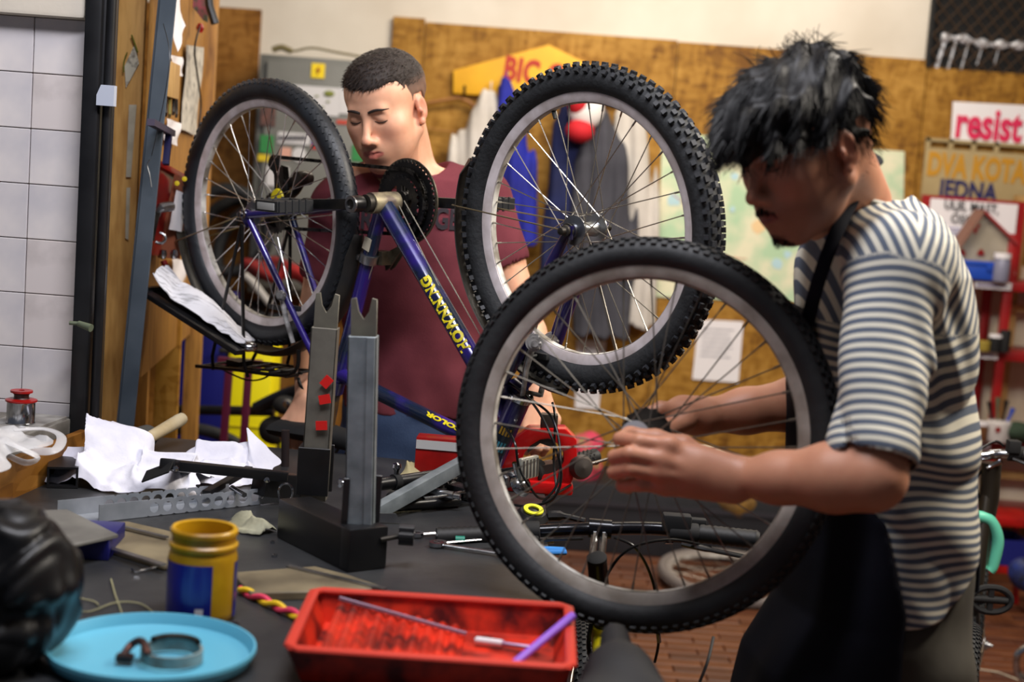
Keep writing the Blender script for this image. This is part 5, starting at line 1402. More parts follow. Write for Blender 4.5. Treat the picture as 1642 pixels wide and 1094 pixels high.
# mallet, matchbox, square tube
a = T(205, 728); b = T(252, 712); md = (b-a).normalized(); ml = thing('mallet', 'mallet with a grey head and bare pale wooden handle behind the white rag', 'mallet', a)
g = G(); a1 = a + UP*0.026; g.tube([a1 - md*0.01, a1, a1 + md*0.085, a1 + md*0.095], [0.02,0.026,0.026,0.02], 18, flat=0.9); g.build('mallet_head', mat('grey_rubber', (74, 74, 72), 0.7), ml)
h0 = T(212, 740) + UP*0.03; h1 = T(290, 715)+UP*0.06; G().tube([h0, h0.lerp(h1,0.5), h0.lerp(h1,0.93), h1], [0.012,0.013,0.0145,0.0135], 14).build('handle', mat('pale_wood', (206, 192, 160), 0.6, col2=(180, 160, 120), scale=12), ml)
a = T(266, 742); mb = thing('matchbox', 'small matchbox with an orange-pink top beside the mallet handle', 'matchbox', a)
R_ = Mx.Rotation(0.25, 3, 'Z'); G().box(a + UP*0.008, (0.055,0.036,0.015), R_).build('tray', PAPER2, mb); G().box(a + UP*0.0165, (0.0555,0.0365,0.002), R_).build('printed_top', mat('salmon', (222, 120, 92), 0.6), mb)
a = T(100, 782); sq = Mx.Rotation(0.25, 3, 'Z'); g = G(); ex = sq @ V((1,0,0)); ey = sq @ V((0,1,0))
g.ring([(-0.028,-0.02),(0.028,-0.02),(0.028,0.02),(-0.028,0.02)], [(-0.024,-0.016),(0.024,-0.016),(0.024,0.016),(-0.024,0.016)], a + UP*0.021 + ey*0.07, ex, UP, 0.16)
g.build('square_tube', BLACK, smooth=False, label='short black square steel tube, open end to the camera, left of the white rag', cat='steel tube')

# perforated aluminium rail (two flanges)
def holed(p0, p1, h, n, r, m, name, par, th=0.002, ends=(0.25, 0.12)):
    d = (p1-p0); L = d.length; d.normalize(); g = G(); up = (UP - d*UP.dot(d)).normalized()
    s0 = L*ends[0]; s1 = L*(1-ends[1]); cw = (s1-s0)/n
    def rect(a, b): g.prism([(a,0),(b,0),(b,h),(a,h)], p0, d, up, th)
    rect(0, s0); rect(s1, L)
    for k in range(n):
        c = s0 + cw*(k+0.5); outer = []; N = 24
        for q in range(N):
            an = 2*PI*q/N + PI/N*0; cx_, sx_ = math.cos(an), math.sin(an); t_ = min(cw/2/max(abs(cx_),1e-6), h/2/max(abs(sx_),1e-6)); outer.append((c + cx_*t_, h/2 + sx_*t_))
        g.ring(outer, [(c + r*math.cos(2*PI*q/N), h/2 + r*math.sin(2*PI*q/N)) for q in range(N)], p0, d, up, th)
    return g.build(name, m, par, smooth=False)
f0 = T(158, 838); f1 = T(450, 806); pr = thing('perforated_rail', 'long aluminium channel rail with a row of round holes lying on the bench', 'rail', f0.lerp(f1,0.5))
fd_ = (f1-f0).normalized(); fb = V((-fd_.y, fd_.x, 0))
ALUB = mat('alu_satin', (156, 160, 168), 0.4, 0.2, col2=(120, 126, 132), scale=12)
holed(f0 + UP*0.001, f1 + UP*0.001, 0.030, 9, 0.0088, ALUB, 'front_flange', pr)
holed(f0 + fb*0.055 - fd_*0.05 + UP*0.001, f1 + fb*0.055 - fd_*0.08 + UP*0.001, 0.030, 9, 0.0088, ALUB, 'back_flange', pr)
G().bar(f0 + fb*0.0275 - fd_*0.02 + UP*0.002, f1 + fb*0.0275 - fd_*0.04 + UP*0.002, 0.055, 0.002).build('web', ALUB, pr)
for s in (0.88, 0.95): p = f0.lerp(f1, s) + UP*0.016 - fb*0.002; G().lathe([(0.0,0.003),(0.004,0.002),(0.005,0)], p, -fb, 12).build('rivet', CHROME, pr)
# black folded clamp arms above it
fa = thing('folding_arm', 'black folding metal arm with a flat plate, lying across the white rags', 'clamp', T(350, 790))
a = at(280,746,2.70); b = at(462,765,2.72); G().bar(a, b, 0.02, 0.018).build('arm', BLACK, fa, bevel=0.003)
G().bar(at(268,744,2.66), at(300,752,2.80), 0.03, 0.02).build('joint_block', BLACK, fa, bevel=0.004)
g = G(); g.prism([(-0.03,-0.012),(0.03,-0.012),(0.032,0.012),(-0.028,0.012)], at(252,757,2.66), (0.9,-0.3,0.45), (0.1,0.6,0.6), 0.003); g.build('plate', BLACKM, fa)
G().bar(at(330,792,2.68), at(400,752,2.84), 0.016, 0.012).build('arm', BLACK, fa, bevel=0.002)
G().bar(at(415,775,2.72), at(478,780,2.80), 0.04, 0.045).build('housing', BLACK, fa, bevel=0.004)
for (px, py, y) in ((282,752,2.66),(428,770,2.70)): G().lathe([(0.0,0.004),(0.005,0.003),(0.006,0)], at(px,py,y), (0.1,-1,0.2), 12).build('screw', CHROME, fa)
G().cyl(at(372,782,2.70), at(392,794,2.66), 0.005).build('pin', CHROME, fa)
p = at(458, 790, 2.70); G().tube([p + V((math.cos(x)*0.013,0,math.sin(x)*0.017)) for x in np.linspace(0,2*PI,20)[:-1]], 0.0022, 6, closed=True).build('buckle', CHROME, fa)
a = T(457,748); G().cyl(a + UP*0.0, P(458,690,a.y), 0.0085).build('steel_pin', mat('worn_pin', (70, 60, 60), 0.4, 0.7), label='short upright dark steel pin standing behind the left post', cat='pin')

# flat boards with metal edging
def flat(pts, th, m, name, label, cat, zoff=0.0):
    w_ = [PZ(x, y, TZ+th+zoff) for x, y in pts]; c = sum((Vv for Vv in w_), V((0,0,0)))/len(w_)
    return G().prism([((q-c).x,(q-c).y) for q in w_], (c.x,c.y,TZ+th/2+zoff), (1,0,0), (0,1,0), th).build(name, m, label=label, cat=cat, bevel=0.0015, seg=1)
LEA = mat('worn_board', (128, 116, 90), 0.6, col2=(84, 74, 56), scale=9)
b1 = flat([(165,838),(205,836),(300,858),(300,905),(262,906),(172,878)], 0.010, LEA, 'flat_board', 'worn brown board with a steel edge strip, running behind the yellow jar', 'board')
G().bar(PZ(168,838,TZ+0.0145), PZ(268,862,TZ+0.0145), 0.008, 0.003).build('edge_strip', ALU, b1); G().bar(PZ(178,880,TZ+0.0145), PZ(262,906,TZ+0.0145), 0.012, 0.003).build('edge_strip', ALU, b1)
b2 = flat([(372,918),(505,908),(560,922),(618,942),(520,948),(402,951)], 0.013, LEA, 'flat_board', 'worn brown board with a steel edge strip, in front of the black stand base', 'board')
G().bar(PZ(462,908,TZ+0.0145), PZ(618,945,TZ+0.0145), 0.010, 0.003).build('edge_strip', ALU, b2)
# grey lid on blue case
cs = thing('storage_case', 'dark blue case with a flat grey lid beside the black bag', 'case', T(130, 900))
w_ = [T(106,903), T(178,901), T(176,885), T(100,884)]
c = T(140, 893); Rc = Mx.Rotation(0.05, 3, 'Z'); hh = 0.034
G().box(c + UP*hh/2 + V((-0.02,0.04,0)), (0.11,0.12,hh), Rc).build('case_body', mat('navy_plastic', (16, 18, 92), 0.4), cs, bevel=0.003)
G().prism([((q-c).x,(q-c).y) for q in (PZ(20,815,.945),PZ(108,812,.945),PZ(190,852,.945),PZ(118,868,.945),PZ(20,862,.945))], (c.x,c.y,TZ+hh+0.003), (1,0,0), (0,1,0), 0.006).build('case_lid', mat('lid_grey', (110, 108, 102), 0.55, col2=(84, 82, 78), scale=10), cs, bevel=0.001, seg=1)
# black bag
c = P(8, 938, 1.80); F = Field((c.x-0.15, c.y-0.15, TZ-0.01), (c.x+0.15, c.y+0.15, c.z+0.15), 0.004)
F.ell(A(c), (0.088,0.09,0.095), None, 0.02); F.ell(A(c)+A((-0.03,0.0,-0.05)), (0.1,0.09,0.06), None, 0.03); F.ell(A(c)+A((-0.04,0.03,0.03)), (0.07,0.07,0.06), None, 0.03)
F.disp(lambda p: 0.006*np.sin(p@np.array((34,20,18),np.float32)+2*np.sin(p@np.array((20,-34,26),np.float32))+1.5*np.sin(p@np.array((-31,12,45),np.float32))) + 0.003*(1-2*np.abs(np.sin(p@np.array((-30,50,37),np.float32)+2*np.sin(p@np.array((41,22,-30),np.float32))))))
F.op(lambda p: (TZ+0.001)-p[:,2], F.lo, F.lo+F.n*F.vox, 0.002, 'int')
F.build('black_bag', mat('black_film', (9, 9, 11), 0.38, spec=0.35), None, label='bulging shiny black plastic bag at the near left end of the bench', cat='bag')

# yellow and blue jar
q = T(321, 988); jr = thing('jar', 'open yellow plastic jar with a blue label, dirty with grease', 'jar', q)
JY = mat('jar_yellow', (206, 158, 22), 0.35, col2=(150, 104, 12), scale=9, contrast=(0.3,0.55))
h = 0.128
G().lathe([(0.0,0.0),(0.043,0.0),(0.0465,0.004),(0.0475,0.012),(0.0475,h-0.040),(0.0455,h-0.032),(0.0445,h-0.030),(0.0475,h-0.026),(0.0475,h-0.022),(0.0440,h-0.019),(0.0440,h-0.010),(0.0465,h-0.008),(0.0465,h-0.003),(0.0440,h),(0.0400,h-0.001),(0.0400,h-0.02),(0.043,h-0.04),(0.043,0.03),(0.0,0.028)], q, UP, 48).build('jar_body', JY, jr)
def arcband(q, r, z0, z1, a0, a1, m, nm, par): G().grid([[q + V((r*math.cos(a), r*math.sin(a), z)) for a in np.linspace(a0, a1, 24)] for z in (z0, (z0+z1)/2, z1)]).build(nm, m, par)
JB = mat('label_blue', (20, 28, 132), 0.35, coat=0.3)
arcband(q, 0.0482, 0.006, h-0.044, math.radians(150), math.radians(298), JB, 'jar_label', jr); arcband(q, 0.0482, 0.006, h-0.044, math.radians(345), math.radians(380), JB, 'jar_label', jr)
arcband(q, 0.0485, 0.012, 0.024, math.radians(272), math.radians(285), PAPER, 'label_patch', jr)
# turquoise plate with hose clamp ring
q = T(242, 1060); pl = thing('plate', 'round turquoise plastic lid used as a tray, near end of the bench', 'plate', q)
r = 0.1315
G().lathe([(0.0,0.0),(r*0.86,0.0),(r*0.95,0.006),(r,0.018),(r*0.995,0.023),(r*0.975,0.023),(r*0.955,0.018),(r*0.93,0.009),(r*0.86,0.006),(0.0,0.006)], q, UP, 72).build('plate_body', mat('turquoise', (98, 178, 204), 0.4), pl)
pc = PZ(275, 1058, TZ+0.01)
rg = thing('ring_clamp', 'greyish rubber strap ring with a dark metal buckle lying on the turquoise plate', 'clamp', pc)
rr = 0.037
G().grid([[pc + V((rr*math.cos(a), rr*math.sin(a), z)) for a in np.linspace(0, 2*PI, 41)] for z in (0.0, 0.008, 0.015)], th=0.003).build('strap', mat('strap_rubber', (142, 160, 158), 0.55, col2=(110,100,90), scale=30), rg)
G().tube([pc + V((rr*0.8*math.cos(a), 0.012 + rr*0.7*math.sin(a), 0.018)) for a in np.linspace(0.3, 2.9, 16)], 0.004, 8).build('inner_band', DIRTY, rg)
g = G(); g.tube(spline([PZ(238,1050,.925), PZ(228,1029,.935), PZ(212,1033,.925), PZ(196,1053,.915)], 5), 0.005, 8); g.box(PZ(200,1055,.915), (0.02,0.014,0.008)); g.build('buckle', mat('rusty', (86, 52, 42), 0.5, 0.6, col2=(40,30,30), scale=50), rg)

# red ribbed tray
z1 = TZ + 0.046; k = [PZ(505,946,z1), PZ(912,972,z1), PZ(916,1072,z1), PZ(462,1040,z1)]
ty_ = thing('ribbed_tray', 'dirty red plastic paint tray with a ribbed ramp at the near edge of the bench', 'tray', ((k[0]+k[2])/2).xy.to_3d() + UP*TZ)
REDP = mat('tray_red', (222, 50, 24), 0.42, col2=(84, 10, 8), scale=17, contrast=(0.36,0.58), detail=6)
cen = sum(k, V((0,0,0)))/4
base = [cen.lerp(p, 0.90) for p in k]; base = [V((p.x, p.y, TZ+0.003)) for p in base]
g = G()
for i in range(4):
    j = (i+1) % 4; g.grid([[k[i].lerp(k[j], u) for u in np.linspace(0,1,5)], [base[i].lerp(base[j], u) for u in np.linspace(0,1,5)]], th=0.004)
g.prism([((p-cen).x,(p-cen).y) for p in base], (cen.x,cen.y,TZ+0.003), (1,0,0), (0,1,0), 0.004)
body = g.build('tray_body', REDP, ty_, smooth=False)
g = G(); loop = []
for i in range(4):
    a, b = k[i], k[(i+1)%4]; d = (b-a).normalized(); loop += [a + d*0.012, a.lerp(b,0.5), b - d*0.012]
g.tube(loop, 0.0075, 10, closed=True, flat=0.6); g.build('tray_rim', mat('tray_rim_red', (206, 60, 44), 0.42), ty_)
def tp(u, v, z): return (base[0].lerp(base[1], u)).lerp(base[3].lerp(base[2], u), v)*1 + UP*(z)
g = G(); rows = []
for i in range(85):
    u = 0.06 + 0.55*i/84; zz = 0.032 - 0.024*i/84 + 0.003*math.sin(i*2*PI/8.4); rows.append([tp(u, 0.03, zz), tp(u, 0.35, zz), tp(u, 0.66, zz), tp(u, 0.97, zz)])
g.grid(rows, th=0.003); g.build('ribbed_ramp', REDP, ty_)
G().bar(tp(0.06,0.04,0.040), tp(0.62,0.22,0.014), 0.005, 0.004).build('ramp_edge', mat('dusty_lilac', (150, 130, 150), 0.5), ty_)
a = tp(0.66,0.27,0.010); b = tp(0.92,0.34,0.010); wp = thing('paint_pen', 'white round-ended stick lying in the well of the red tray', 'stick', a)
G().tube([a, a.lerp(b,0.03), a.lerp(b,0.45)], [0.003,0.0052,0.0052], 12).build('grip_part', PAPER, wp); G().tube([a.lerp(b,0.45), a.lerp(b,0.5), b], [0.005,0.0028,0.0028], 10).build('shaft', mat('lilac_metal',(170,140,170),0.4,0.5), wp); G().ell(b, (0.0055,)*3).build('tip', PAPER, wp)
a = tp(0.75,0.93,0.008); b = PZ(918, 988, TZ+0.06); G().tube([a, a.lerp(b,0.5), b], [0.0055,0.0058,0.0062], 12).build('purple_stick', mat('purple_plastic', (150, 96, 214), 0.4), label='purple plastic stick leaning over the rim of the red tray', cat='stick')

# little things
tw = thing('twisted_wire', 'short yellow and pink twisted plastic strap beside the blue-labelled jar', 'strap', T(430, 978))
for c_, ph in ((mat('strap_yellow',(236,196,30),0.5),0),(mat('strap_pink',(226,60,96),0.5),PI)):
    pts = []
    for i in range(30):
        t_ = i/29; p = T(384+98*t_, 953+46*t_) + UP*0.008; dd = V((0.1,-1,0)).normalized(); pts.append(p + UP*0.004*math.sin(t_*13+ph) + dd*0.005*math.cos(t_*13+ph))
    G().tube(pts, 0.0042, 7).build('strap_strand', c_, tw)
for (px, py, r_) in ((437,872,0.004),(440,894,0.005),(379,1003,0.005)):
    p = T(px, py); G().lathe([(r_*0.5,0),(r_,0),(r_,0.005),(r_*0.5,0.005)], p, UP, 6, close=True).build('nut', CHROME, cat='nut', group='loose nuts', label={437:'tiny steel nut nearest the pale glove-like rag',440:'tiny steel nut before the black stand base',379:'tiny steel nut beside the twisted strap'}[px])
g = G(); ct = mat('wire_straw', (150, 146, 110), 0.5)
for pts in ([(105,975),(140,985),(185,970),(225,972),(250,990)], [(178,932),(184,955),(190,972),(196,990)], [(122,962),(150,968),(158,974)]):
    g.tube(spline([T(a,b)+UP*0.003 for a,b in pts], 6), 0.0012, 5)
g.build('wire_scraps', ct, kind='stuff', label='thin straw-coloured wire scraps behind the turquoise plate', cat='wire')
G().tube(spline([T(212,917)+UP*0.004, T(220,920)+UP*0.004, T(262,911)+UP*0.004],5), 0.002, 6).build('bent_nail', CHROME, label='bent shiny nail lying left of the yellow jar', cat='nail')

# two-post wheel stand
st0 = T(443, 862); st1 = T(552, 917); sdv = (st1-st0).normalized(); sp = V((sdv.y*-1, sdv.x, 0))
ws = thing('wheel_stand', 'heavy black wheel stand with two notched steel posts', 'stand', st0.lerp(st1, 0.5))
def obx(p, L, W, H, z0=0.0): # box along sdv starting at p
    return G().box(p + sdv*L/2 + sp*W/2 + UP*(z0+H/2), (L, W, H), Mx.Rotation(math.atan2(sdv.y, sdv.x), 3, 'Z'))
Ls = (st1-st0).length
obx(st0, Ls, 0.062, 0.068).build('stand_base', BLACK, ws, bevel=0.004)
obx(st1 - sdv*0.02, 0.03, 0.072, 0.070).build('stand_foot', BLACK, ws, bevel=0.004)
for nm, bx_, tpx, skew in (('left', P(500, 775, 2.62), (527,470), 0), ('right', P(578, 850, 2.40), (583,480), 0)):
    left = nm == 'left'; Y_ = bx_.y
    bot = P(503,800,2.60) if left else P(577,852,2.37); top = P(526,470,2.60) if left else P(584,478,2.37)
    ax_ = (top-bot).normalized(); ux = V((1,0,0)); ux = (ux - ax_*ux.dot(ax_)).normalized(); uy = ax_.cross(ux)
    L_ = (top-bot).length; wd = 0.046; dp = 0.035
    pst = G()
    # channel section, open backwards
    mid = bot.lerp(top, 0.5) - ax_*0.03
    for poly in ([(-wd/2,-dp/2),(wd/2,-dp/2),(wd/2,-dp/2+0.003),(-wd/2,-dp/2+0.003)], [(-wd/2,-dp/2),(-wd/2+0.003,-dp/2),(-wd/2+0.003,dp/2),(-wd/2,dp/2)], [(wd/2-0.003,-dp/2),(wd/2,-dp/2),(wd/2,dp/2),(wd/2-0.003,dp/2)]):
        pst.prism(poly, mid, ux, uy, L_-0.06)
    if not left:
        pst.prism([(wd/2-0.016,-dp/2-0.004),(wd/2-0.002,-dp/2-0.004),(wd/2-0.002,-dp/2),(wd/2-0.016,-dp/2)], mid, ux, uy, L_-0.06)
    po = pst.build('post', GALV if not left else mat('post_steel', (116, 112, 102), 0.5, 0.3, col2=(96, 92, 84), scale=20), ws, bevel=0.001, seg=1)
    fk = [(-0.021,-0.055),(0.021,-0.055),(0.021,0.024),(0.0125,0.026),(0.008,0.004),(0.0,-0.008),(-0.008,0.004),(-0.0125,0.026),(-0.021,0.024)]
    G().prism(fk, top - ax_*0.026 + uy*(0.0 if left else 0.004), ux, ax_, 0.005).build('notched_plate', mat('plate_steel', (120, 116, 102), 0.45, 0.35, col2=(100,96,86), scale=20), po, bevel=0.0008, seg=1)
    if left:
        G().prism([(-0.024,-0.21),(0.0,-0.21),(0.0,0.21),(-0.024,0.21)], mid + UP*0.0 - uy*(dp/2+0.002) + ux*0.021 + ax_*0.0, ux, ax_, 0.002)
        for (px, py, a_) in ((521,640,0.25),(516,682,0.1)) + ((524,612,0.9),):
            p = P(px, py, bot.y - dp/2 - 0.002); p = p - V((0,0,0)); G().box(V((p.x, p.y-0.004, p.z)), (0.020,0.001,0.016), Mx.Rotation(-a_, 3, 'Y')).build('red_tape', mat('tape_red', (206, 24, 20), 0.5), po)
    # black socket at the foot
    sb_ = P(503,805,2.60) if left else P(577,856,2.37)
    hS = 0.085
    q_ = bot.lerp(top, 0.0); q_ = V((q_.x, q_.y, TZ+0.068)); 
    for poly in ([(-wd/2-0.006,-dp/2-0.006),(-wd/2+0.004,-dp/2-0.006),(-wd/2+0.004,dp/2+0.006),(-wd/2-0.006,dp/2+0.006)], [(-wd/2-0.006,dp/2),(wd/2+0.006,dp/2),(wd/2+0.006,dp/2+0.006),(-wd/2-0.006,dp/2+0.006)]) + (([(-wd/2-0.006,-dp/2-0.008),(wd/2+0.004,-dp/2-0.008),(wd/2+0.004,-dp/2-0.002),(-wd/2-0.006,-dp/2-0.002)],) if left else ()):
        G().prism(poly, q_ + UP*hS/2 - UP*0.01, (1,0,0), (0,1,0), hS).build('socket_side', BLACK, ws, bevel=0.001, seg=1)
    p = P(468 if False else (487 if left else 549), 742 if left else 775, Y_) ; G().cyl(p, p + V((0.03,0.0,0)), 0.0055, n=12).build('bolt', CHROME, ws)
    G().lathe([(0.0,0.0),(0.0075,0.001),(0.0075,0.006),(0.0,0.008)], p, (-1,0,0), 6).build('bolt_head', CHROME, ws)
a = P(610,866,2.34); b = P(652,858,2.36); kb = G(); kb.cyl(a, b, 0.004)
kb.build('clamp_screw', DIRTY, ws)
g = G(); 
for q in range(6): an = 2*PI*q/6; g.cyl(b - V((0.012,0,0)) + V((0,math.cos(an)*0.011,math.sin(an)*0.011)), b + V((0.012,0,0)) + V((0,math.cos(an)*0.011,math.sin(an)*0.011)), 0.0065, n=10)
g.cyl(b - V((0.01,0,0)), b + V((0.01,0,0)), 0.014); g.build('star_knob', BLACK, ws)
# galvanised diagonal strut behind the stand
a = T(598, 836); a = P(600, 833, a.y); b = P(745, 742, 2.86); st = thing('strut', 'galvanised square bar sloping up from the bench behind the right post', 'bar', T(598,838))
G().bar(a + UP*0.012, b, 0.022, 0.026).build('strut_bar', GALV, st, bevel=0.002)
G().prism([(-0.02,-0.006),(0.03,-0.006),(0.02,0.01),(-0.02,0.01)], a + UP*0.006 + V((0.02,-0.014,0)), (1,0.2,0), UP, 0.003).build('strut_lug', ALU, st)
# black pipe with clamp and silver cap
a = P(602, 778, 2.80); b = P(745, 756, 2.95); pp = thing('black_pipe', 'black pipe with a hose clamp lying across the bench behind the strut', 'pipe', (a.x, a.y, TZ))
G().cyl(a, b, 0.0125, n=16).build('pipe_tube', BLACK, pp); c = a.lerp(b, 0.22)
G().cyl(c - (b-a).normalized()*0.007, c + (b-a).normalized()*0.007, 0.0155, n=16).build('pipe_clamp', BLACKM, pp); G().lathe([(0.0,0.01),(0.008,0.007),(0.009,0.0),(0.005,-0.006),(0.005,-0.016)], c + UP*0.028, UP, 14).build('cap_nut', CHROME, pp)
a = P(602, 812, 2.72); b = P(735, 806, 2.82); G().cyl(V((a.x,a.y,TZ+0.012)), V((b.x,b.y,TZ+0.012)), 0.011).build('black_rod', BLACK, label='thin black rod flat on the bench under the black pipe', cat='rod')
a = P(682, 787, 2.80); b = P(738, 797, 2.78); ct_ = thing('chrome_pump', 'short shiny chrome tube beside the beige cloth scrap', 'tube', (a.x,a.y,TZ)); G().tube([a, a.lerp(b,0.8), a.lerp(b,0.82), b], [0.008,0.008,0.0055,0.0055], 14).build('chrome_tube', CHROME, ct_); G().tube([V((a.x,a.y,TZ)), a], 0.004).build('foot', DIRTY, ct_)
# red box with tape
a = T(702, 792); rb = thing('red_box', 'red cardboard box with a strip of silver tape, behind the near wheel on the left', 'box', (a.x,2.98,TZ))
bx = P(705, 758, 2.98); G().box((bx.x+0.01, 2.99, TZ+0.052), (0.12,0.05,0.104), Mx.Rotation(-0.05,3,'Z')).build('box_body', RED, rb, bevel=0.002); G().box((bx.x+0.01, 2.963, TZ+0.09), (0.121,0.001,0.018), Mx.Rotation(-0.05,3,'Z')).build('tape', mat('tape_silver',(196,194,190),0.5), rb)
g = G()
for k_ in range(160):
    c = P(712+rng(-22,22), 772, 2.88) ; c = V((c.x, 2.88+rng(-0.03,0.03), TZ+0.006+rng(0,0.035))); g.box(c, (0.011,0.004,0.007), Euler((rng(0,3),rng(0,3),rng(0,3))).to_matrix())
g.build('chain_pile', CHAIN, kind='stuff', smooth=False, label='small heap of loose chain links beside the red box', cat='chain')
# spanners and pliers
def spanner(a, b, r, name, label, m=CHROME, jaw=True):
    a = a + UP*r*1.2; b = b + UP*r*1.2; d = (b-a).normalized(); g = G(); g.tube([a, a.lerp(b,0.5), b], [r, r*0.8, r*0.9], 8, flat=0.5)
    s_ = V((-d.y, d.x, 0))
    o = thing(name, label, 'spanner' if jaw else 'tool', a); g.build('shaft', m, o)
    g = G(); n = 20; g.ring([(r*2.5*math.cos(2*PI*q/n), r*2.5*math.sin(2*PI*q/n)) for q in range(n)], [(r*1.3*math.cos(2*PI*q/n), r*1.3*math.sin(2*PI*q/n)) for q in range(n)], a, d, s_, r*1.3); g.build('ring_end', m, o)
    g = G(); g.prism([(-0.2*r,-1.2*r),(2.2*r,-2.4*r),(4*r,-2.0*r),(4*r,-1.0*r),(2.2*r,-0.9*r),(2.2*r,0.9*r),(4*r,1.0*r),(4*r,2.0*r),(2.2*r,2.4*r),(-0.2*r,1.2*r)], b, d, s_, r*1.2); g.build('jaw', m, o)
    return o
spanner(T(668,862), T(790,853), 0.0050, 'spanner', 'chrome spanner nearest the star knob, left end raised')
spanner(T(700,878), T(800,893), 0.0052, 'spanner', 'chrome spanner with bright shaft in front of the others')
o = spanner(T(705,876), T(795,868), 0.0048, 'spanner', 'dull spanner wrapped with a green band', ALU)
a = T(737,872); G().cyl(a + V((-0.008,0,0.007)), a + V((0.008,0.002,0.007)), 0.0062).build('green_band', mat('band_green',(20,120,100),0.5), o)
pb = thing('pliers', 'pliers with bright blue plastic handles at the right edge of the bench', 'pliers', T(880, 895))
for dy in (0.0, 0.014): a = T(852,893) + V((0,dy,0.009)); b = T(906,894) + V((0,dy,0.009)); G().tube(spline([a, a.lerp(b,0.5)+V((0,-0.004+dy*0.5,0)), b], 5), 0.0072, 10, flat=0.7).build('handle', mat('plier_blue',(60,140,220),0.4), pb)
G().tube([T(820,893)+UP*0.008, T(852,893)+UP*0.008], [0.004,0.008], 8, flat=0.6).build('jaws', DIRTY, pb)
yr = T(852,836); sh_ = thing('shifter_pod', 'black gear shifter with a bright yellow ring lying on the bench', 'shifter', yr)
G().lathe([(0.0,0.0),(0.03,0.0),(0.032,0.012),(0.024,0.022),(0.0,0.024)], yr, (0.1,-0.3,1), 24).build('pod', BLACK, sh_); G().lathe([(0.011,0.024),(0.019,0.024),(0.019,0.027),(0.011,0.027)], yr, (0.1,-0.3,1), 24, close=True).build('yellow_ring', mat('lime',(224,222,20),0.4), sh_)
G().tube(spline([yr + V((0.03,0,0.012)), yr + V((0.06,0.0,0.014)), yr + V((0.10,-0.01,0.010))], 5), [0.010]*5+[0.006]*6, 8).build('pod_lever', BLACK, sh_)

# red cast pipe vise
vb = T(858, 786); vs_ = thing('pipe_vise', 'red cast-iron vise with a C-shaped yoke and grey V-notched jaws', 'vise', (vb.x, 3.04, TZ))
VRED = mat('vise_red', (206, 18, 20), 0.32, coat=0.4); Vc = P(866, 742, 3.04); s_ = 3.04/2400
def vp_(px, py): q = P(px, py, 3.04); return ((q-Vc).x, (q-Vc).z)
outer = [vp_(*p) for p in ((880,684),(906,684),(924,702),(925,735),(918,765),(905,790),(820,795),(795,775),(800,735),(826,700),(848,684),(868,684))]
inner = [vp_(*p) for p in ((880,700),(893,708),(903,722),(903,737),(893,752),(878,757),(855,758),(835,752),(834,740),(842,722),(850,712),(866,702))]
G().ring(outer, inner, Vc, (1,0,0), UP, 0.055).build('yoke', VRED, vs_, bevel=0.004)
q0 = V((Vc.x, 3.04, TZ)); G().box((Vc.x-0.005, 3.04, TZ+0.012), (0.15,0.09,0.024)).build('vise_base', VRED, vs_, bevel=0.006)
JW = mat('jaw_steel', (84, 78, 74), 0.5, 0.6)
G().prism([vp_(*p) for p in ((848,698),(886,700),(888,716),(866,708),(846,724))], Vc - V((0,0.002,0)), (1,0,0), UP, 0.04).build('upper_jaw', JW, vs_)
G().prism([vp_(*p) for p in ((836,745),(850,752),(868,744),(888,740),(899,724),(903,740),(890,756),(850,760))], Vc - V((0,0.002,0)), (1,0,0), UP, 0.04).build('lower_jaw', JW, vs_)
g = G(); g.box((Vc.x+0.012, 3.035, P(876,674,3.04).z), (0.035,0.03,0.03)); g.build('screw_block', JW, vs_, bevel=0.003)
g = G(); p = P(928,748,3.03); g.lathe([(0.0,0),(0.022,0.002),(0.026,0.014),(0.02,0.03),(0.0,0.034)], p, (0.3,-1,0.1), 20); g.build('vise_knob', JW, vs_)
# ------------------------------------------------------------------ things on and before the back wall
def Wp(px, py, off=0.012): return P(px, py, WY - off)
def wsheet(name, corners, m, label=None, cat='paper', th=0.0015, off=0.014, parent=None, wave=0.003, n=8, **kw):
    """sheet on the back wall from four photograph corners: TL, TR, BR, BL"""
    a, b, c, d = [Wp(x, y, off) for x, y in corners]; rows = []
    for i in range(n+1):
        v = i/n; l = a.lerp(d, v); r = b.lerp(c, v)
        rows.append([l.lerp(r, u/n) - V((0, wave*abs(math.sin(u*1.3+i*0.9)) , 0)) for u in range(n+1)])
    if parent is None and kw.get('labelless') is None: return G().grid(rows, th=th).build(name, m, label=label, cat=cat)
    return G().grid(rows, th=th).build(name, m, parent)
def print_lines(sheet, corners, rows_, m=INK, off=0.018, h=0.004, x0=0.12, x1=0.85, y0=0.15, y1=0.9):
    a, b, c, d = [Wp(x, y, off) for x, y in corners]; g = G()
    for i in range(rows_):
        v = y0 + (y1-y0)*i/max(1, rows_-1); l = a.lerp(d, v); r = b.lerp(c, v); p = l.lerp(r, x0); q = l.lerp(r, x1*rng(0.75, 1)); g.bar(p, q, 0.0008, h, UP)
    g.build('print', m, sheet, kind='stuff')
MAPM = mat('map_print', (226, 222, 190), 0.7, col2=(176, 206, 168), scale=6, contrast=(0.42,0.58), detail=8)
mp_ = wsheet('wall_map', [(1062,212),(1450,243),(1446,492),(1052,476)], MAPM, 'large pale green and cream road map pinned on the OSB wall', 'map')
for k_ in range(26):
    a = Wp(1075+rng(0,360), 240+rng(0,230), 0.0165); sz_ = rng(0.01,0.05)
    if k_ == 0: blots = G(); blots2 = G()
    (blots if k_ % 2 else blots2).prism([(math.cos(q_*0.785)*sz_*rng(0.5,1), math.sin(q_*0.785)*sz_*rng(0.5,1)) for q_ in range(8)], a + V((0,-0.0012-0.00005*k_,0)), (1,0,0), UP, 0.0003)
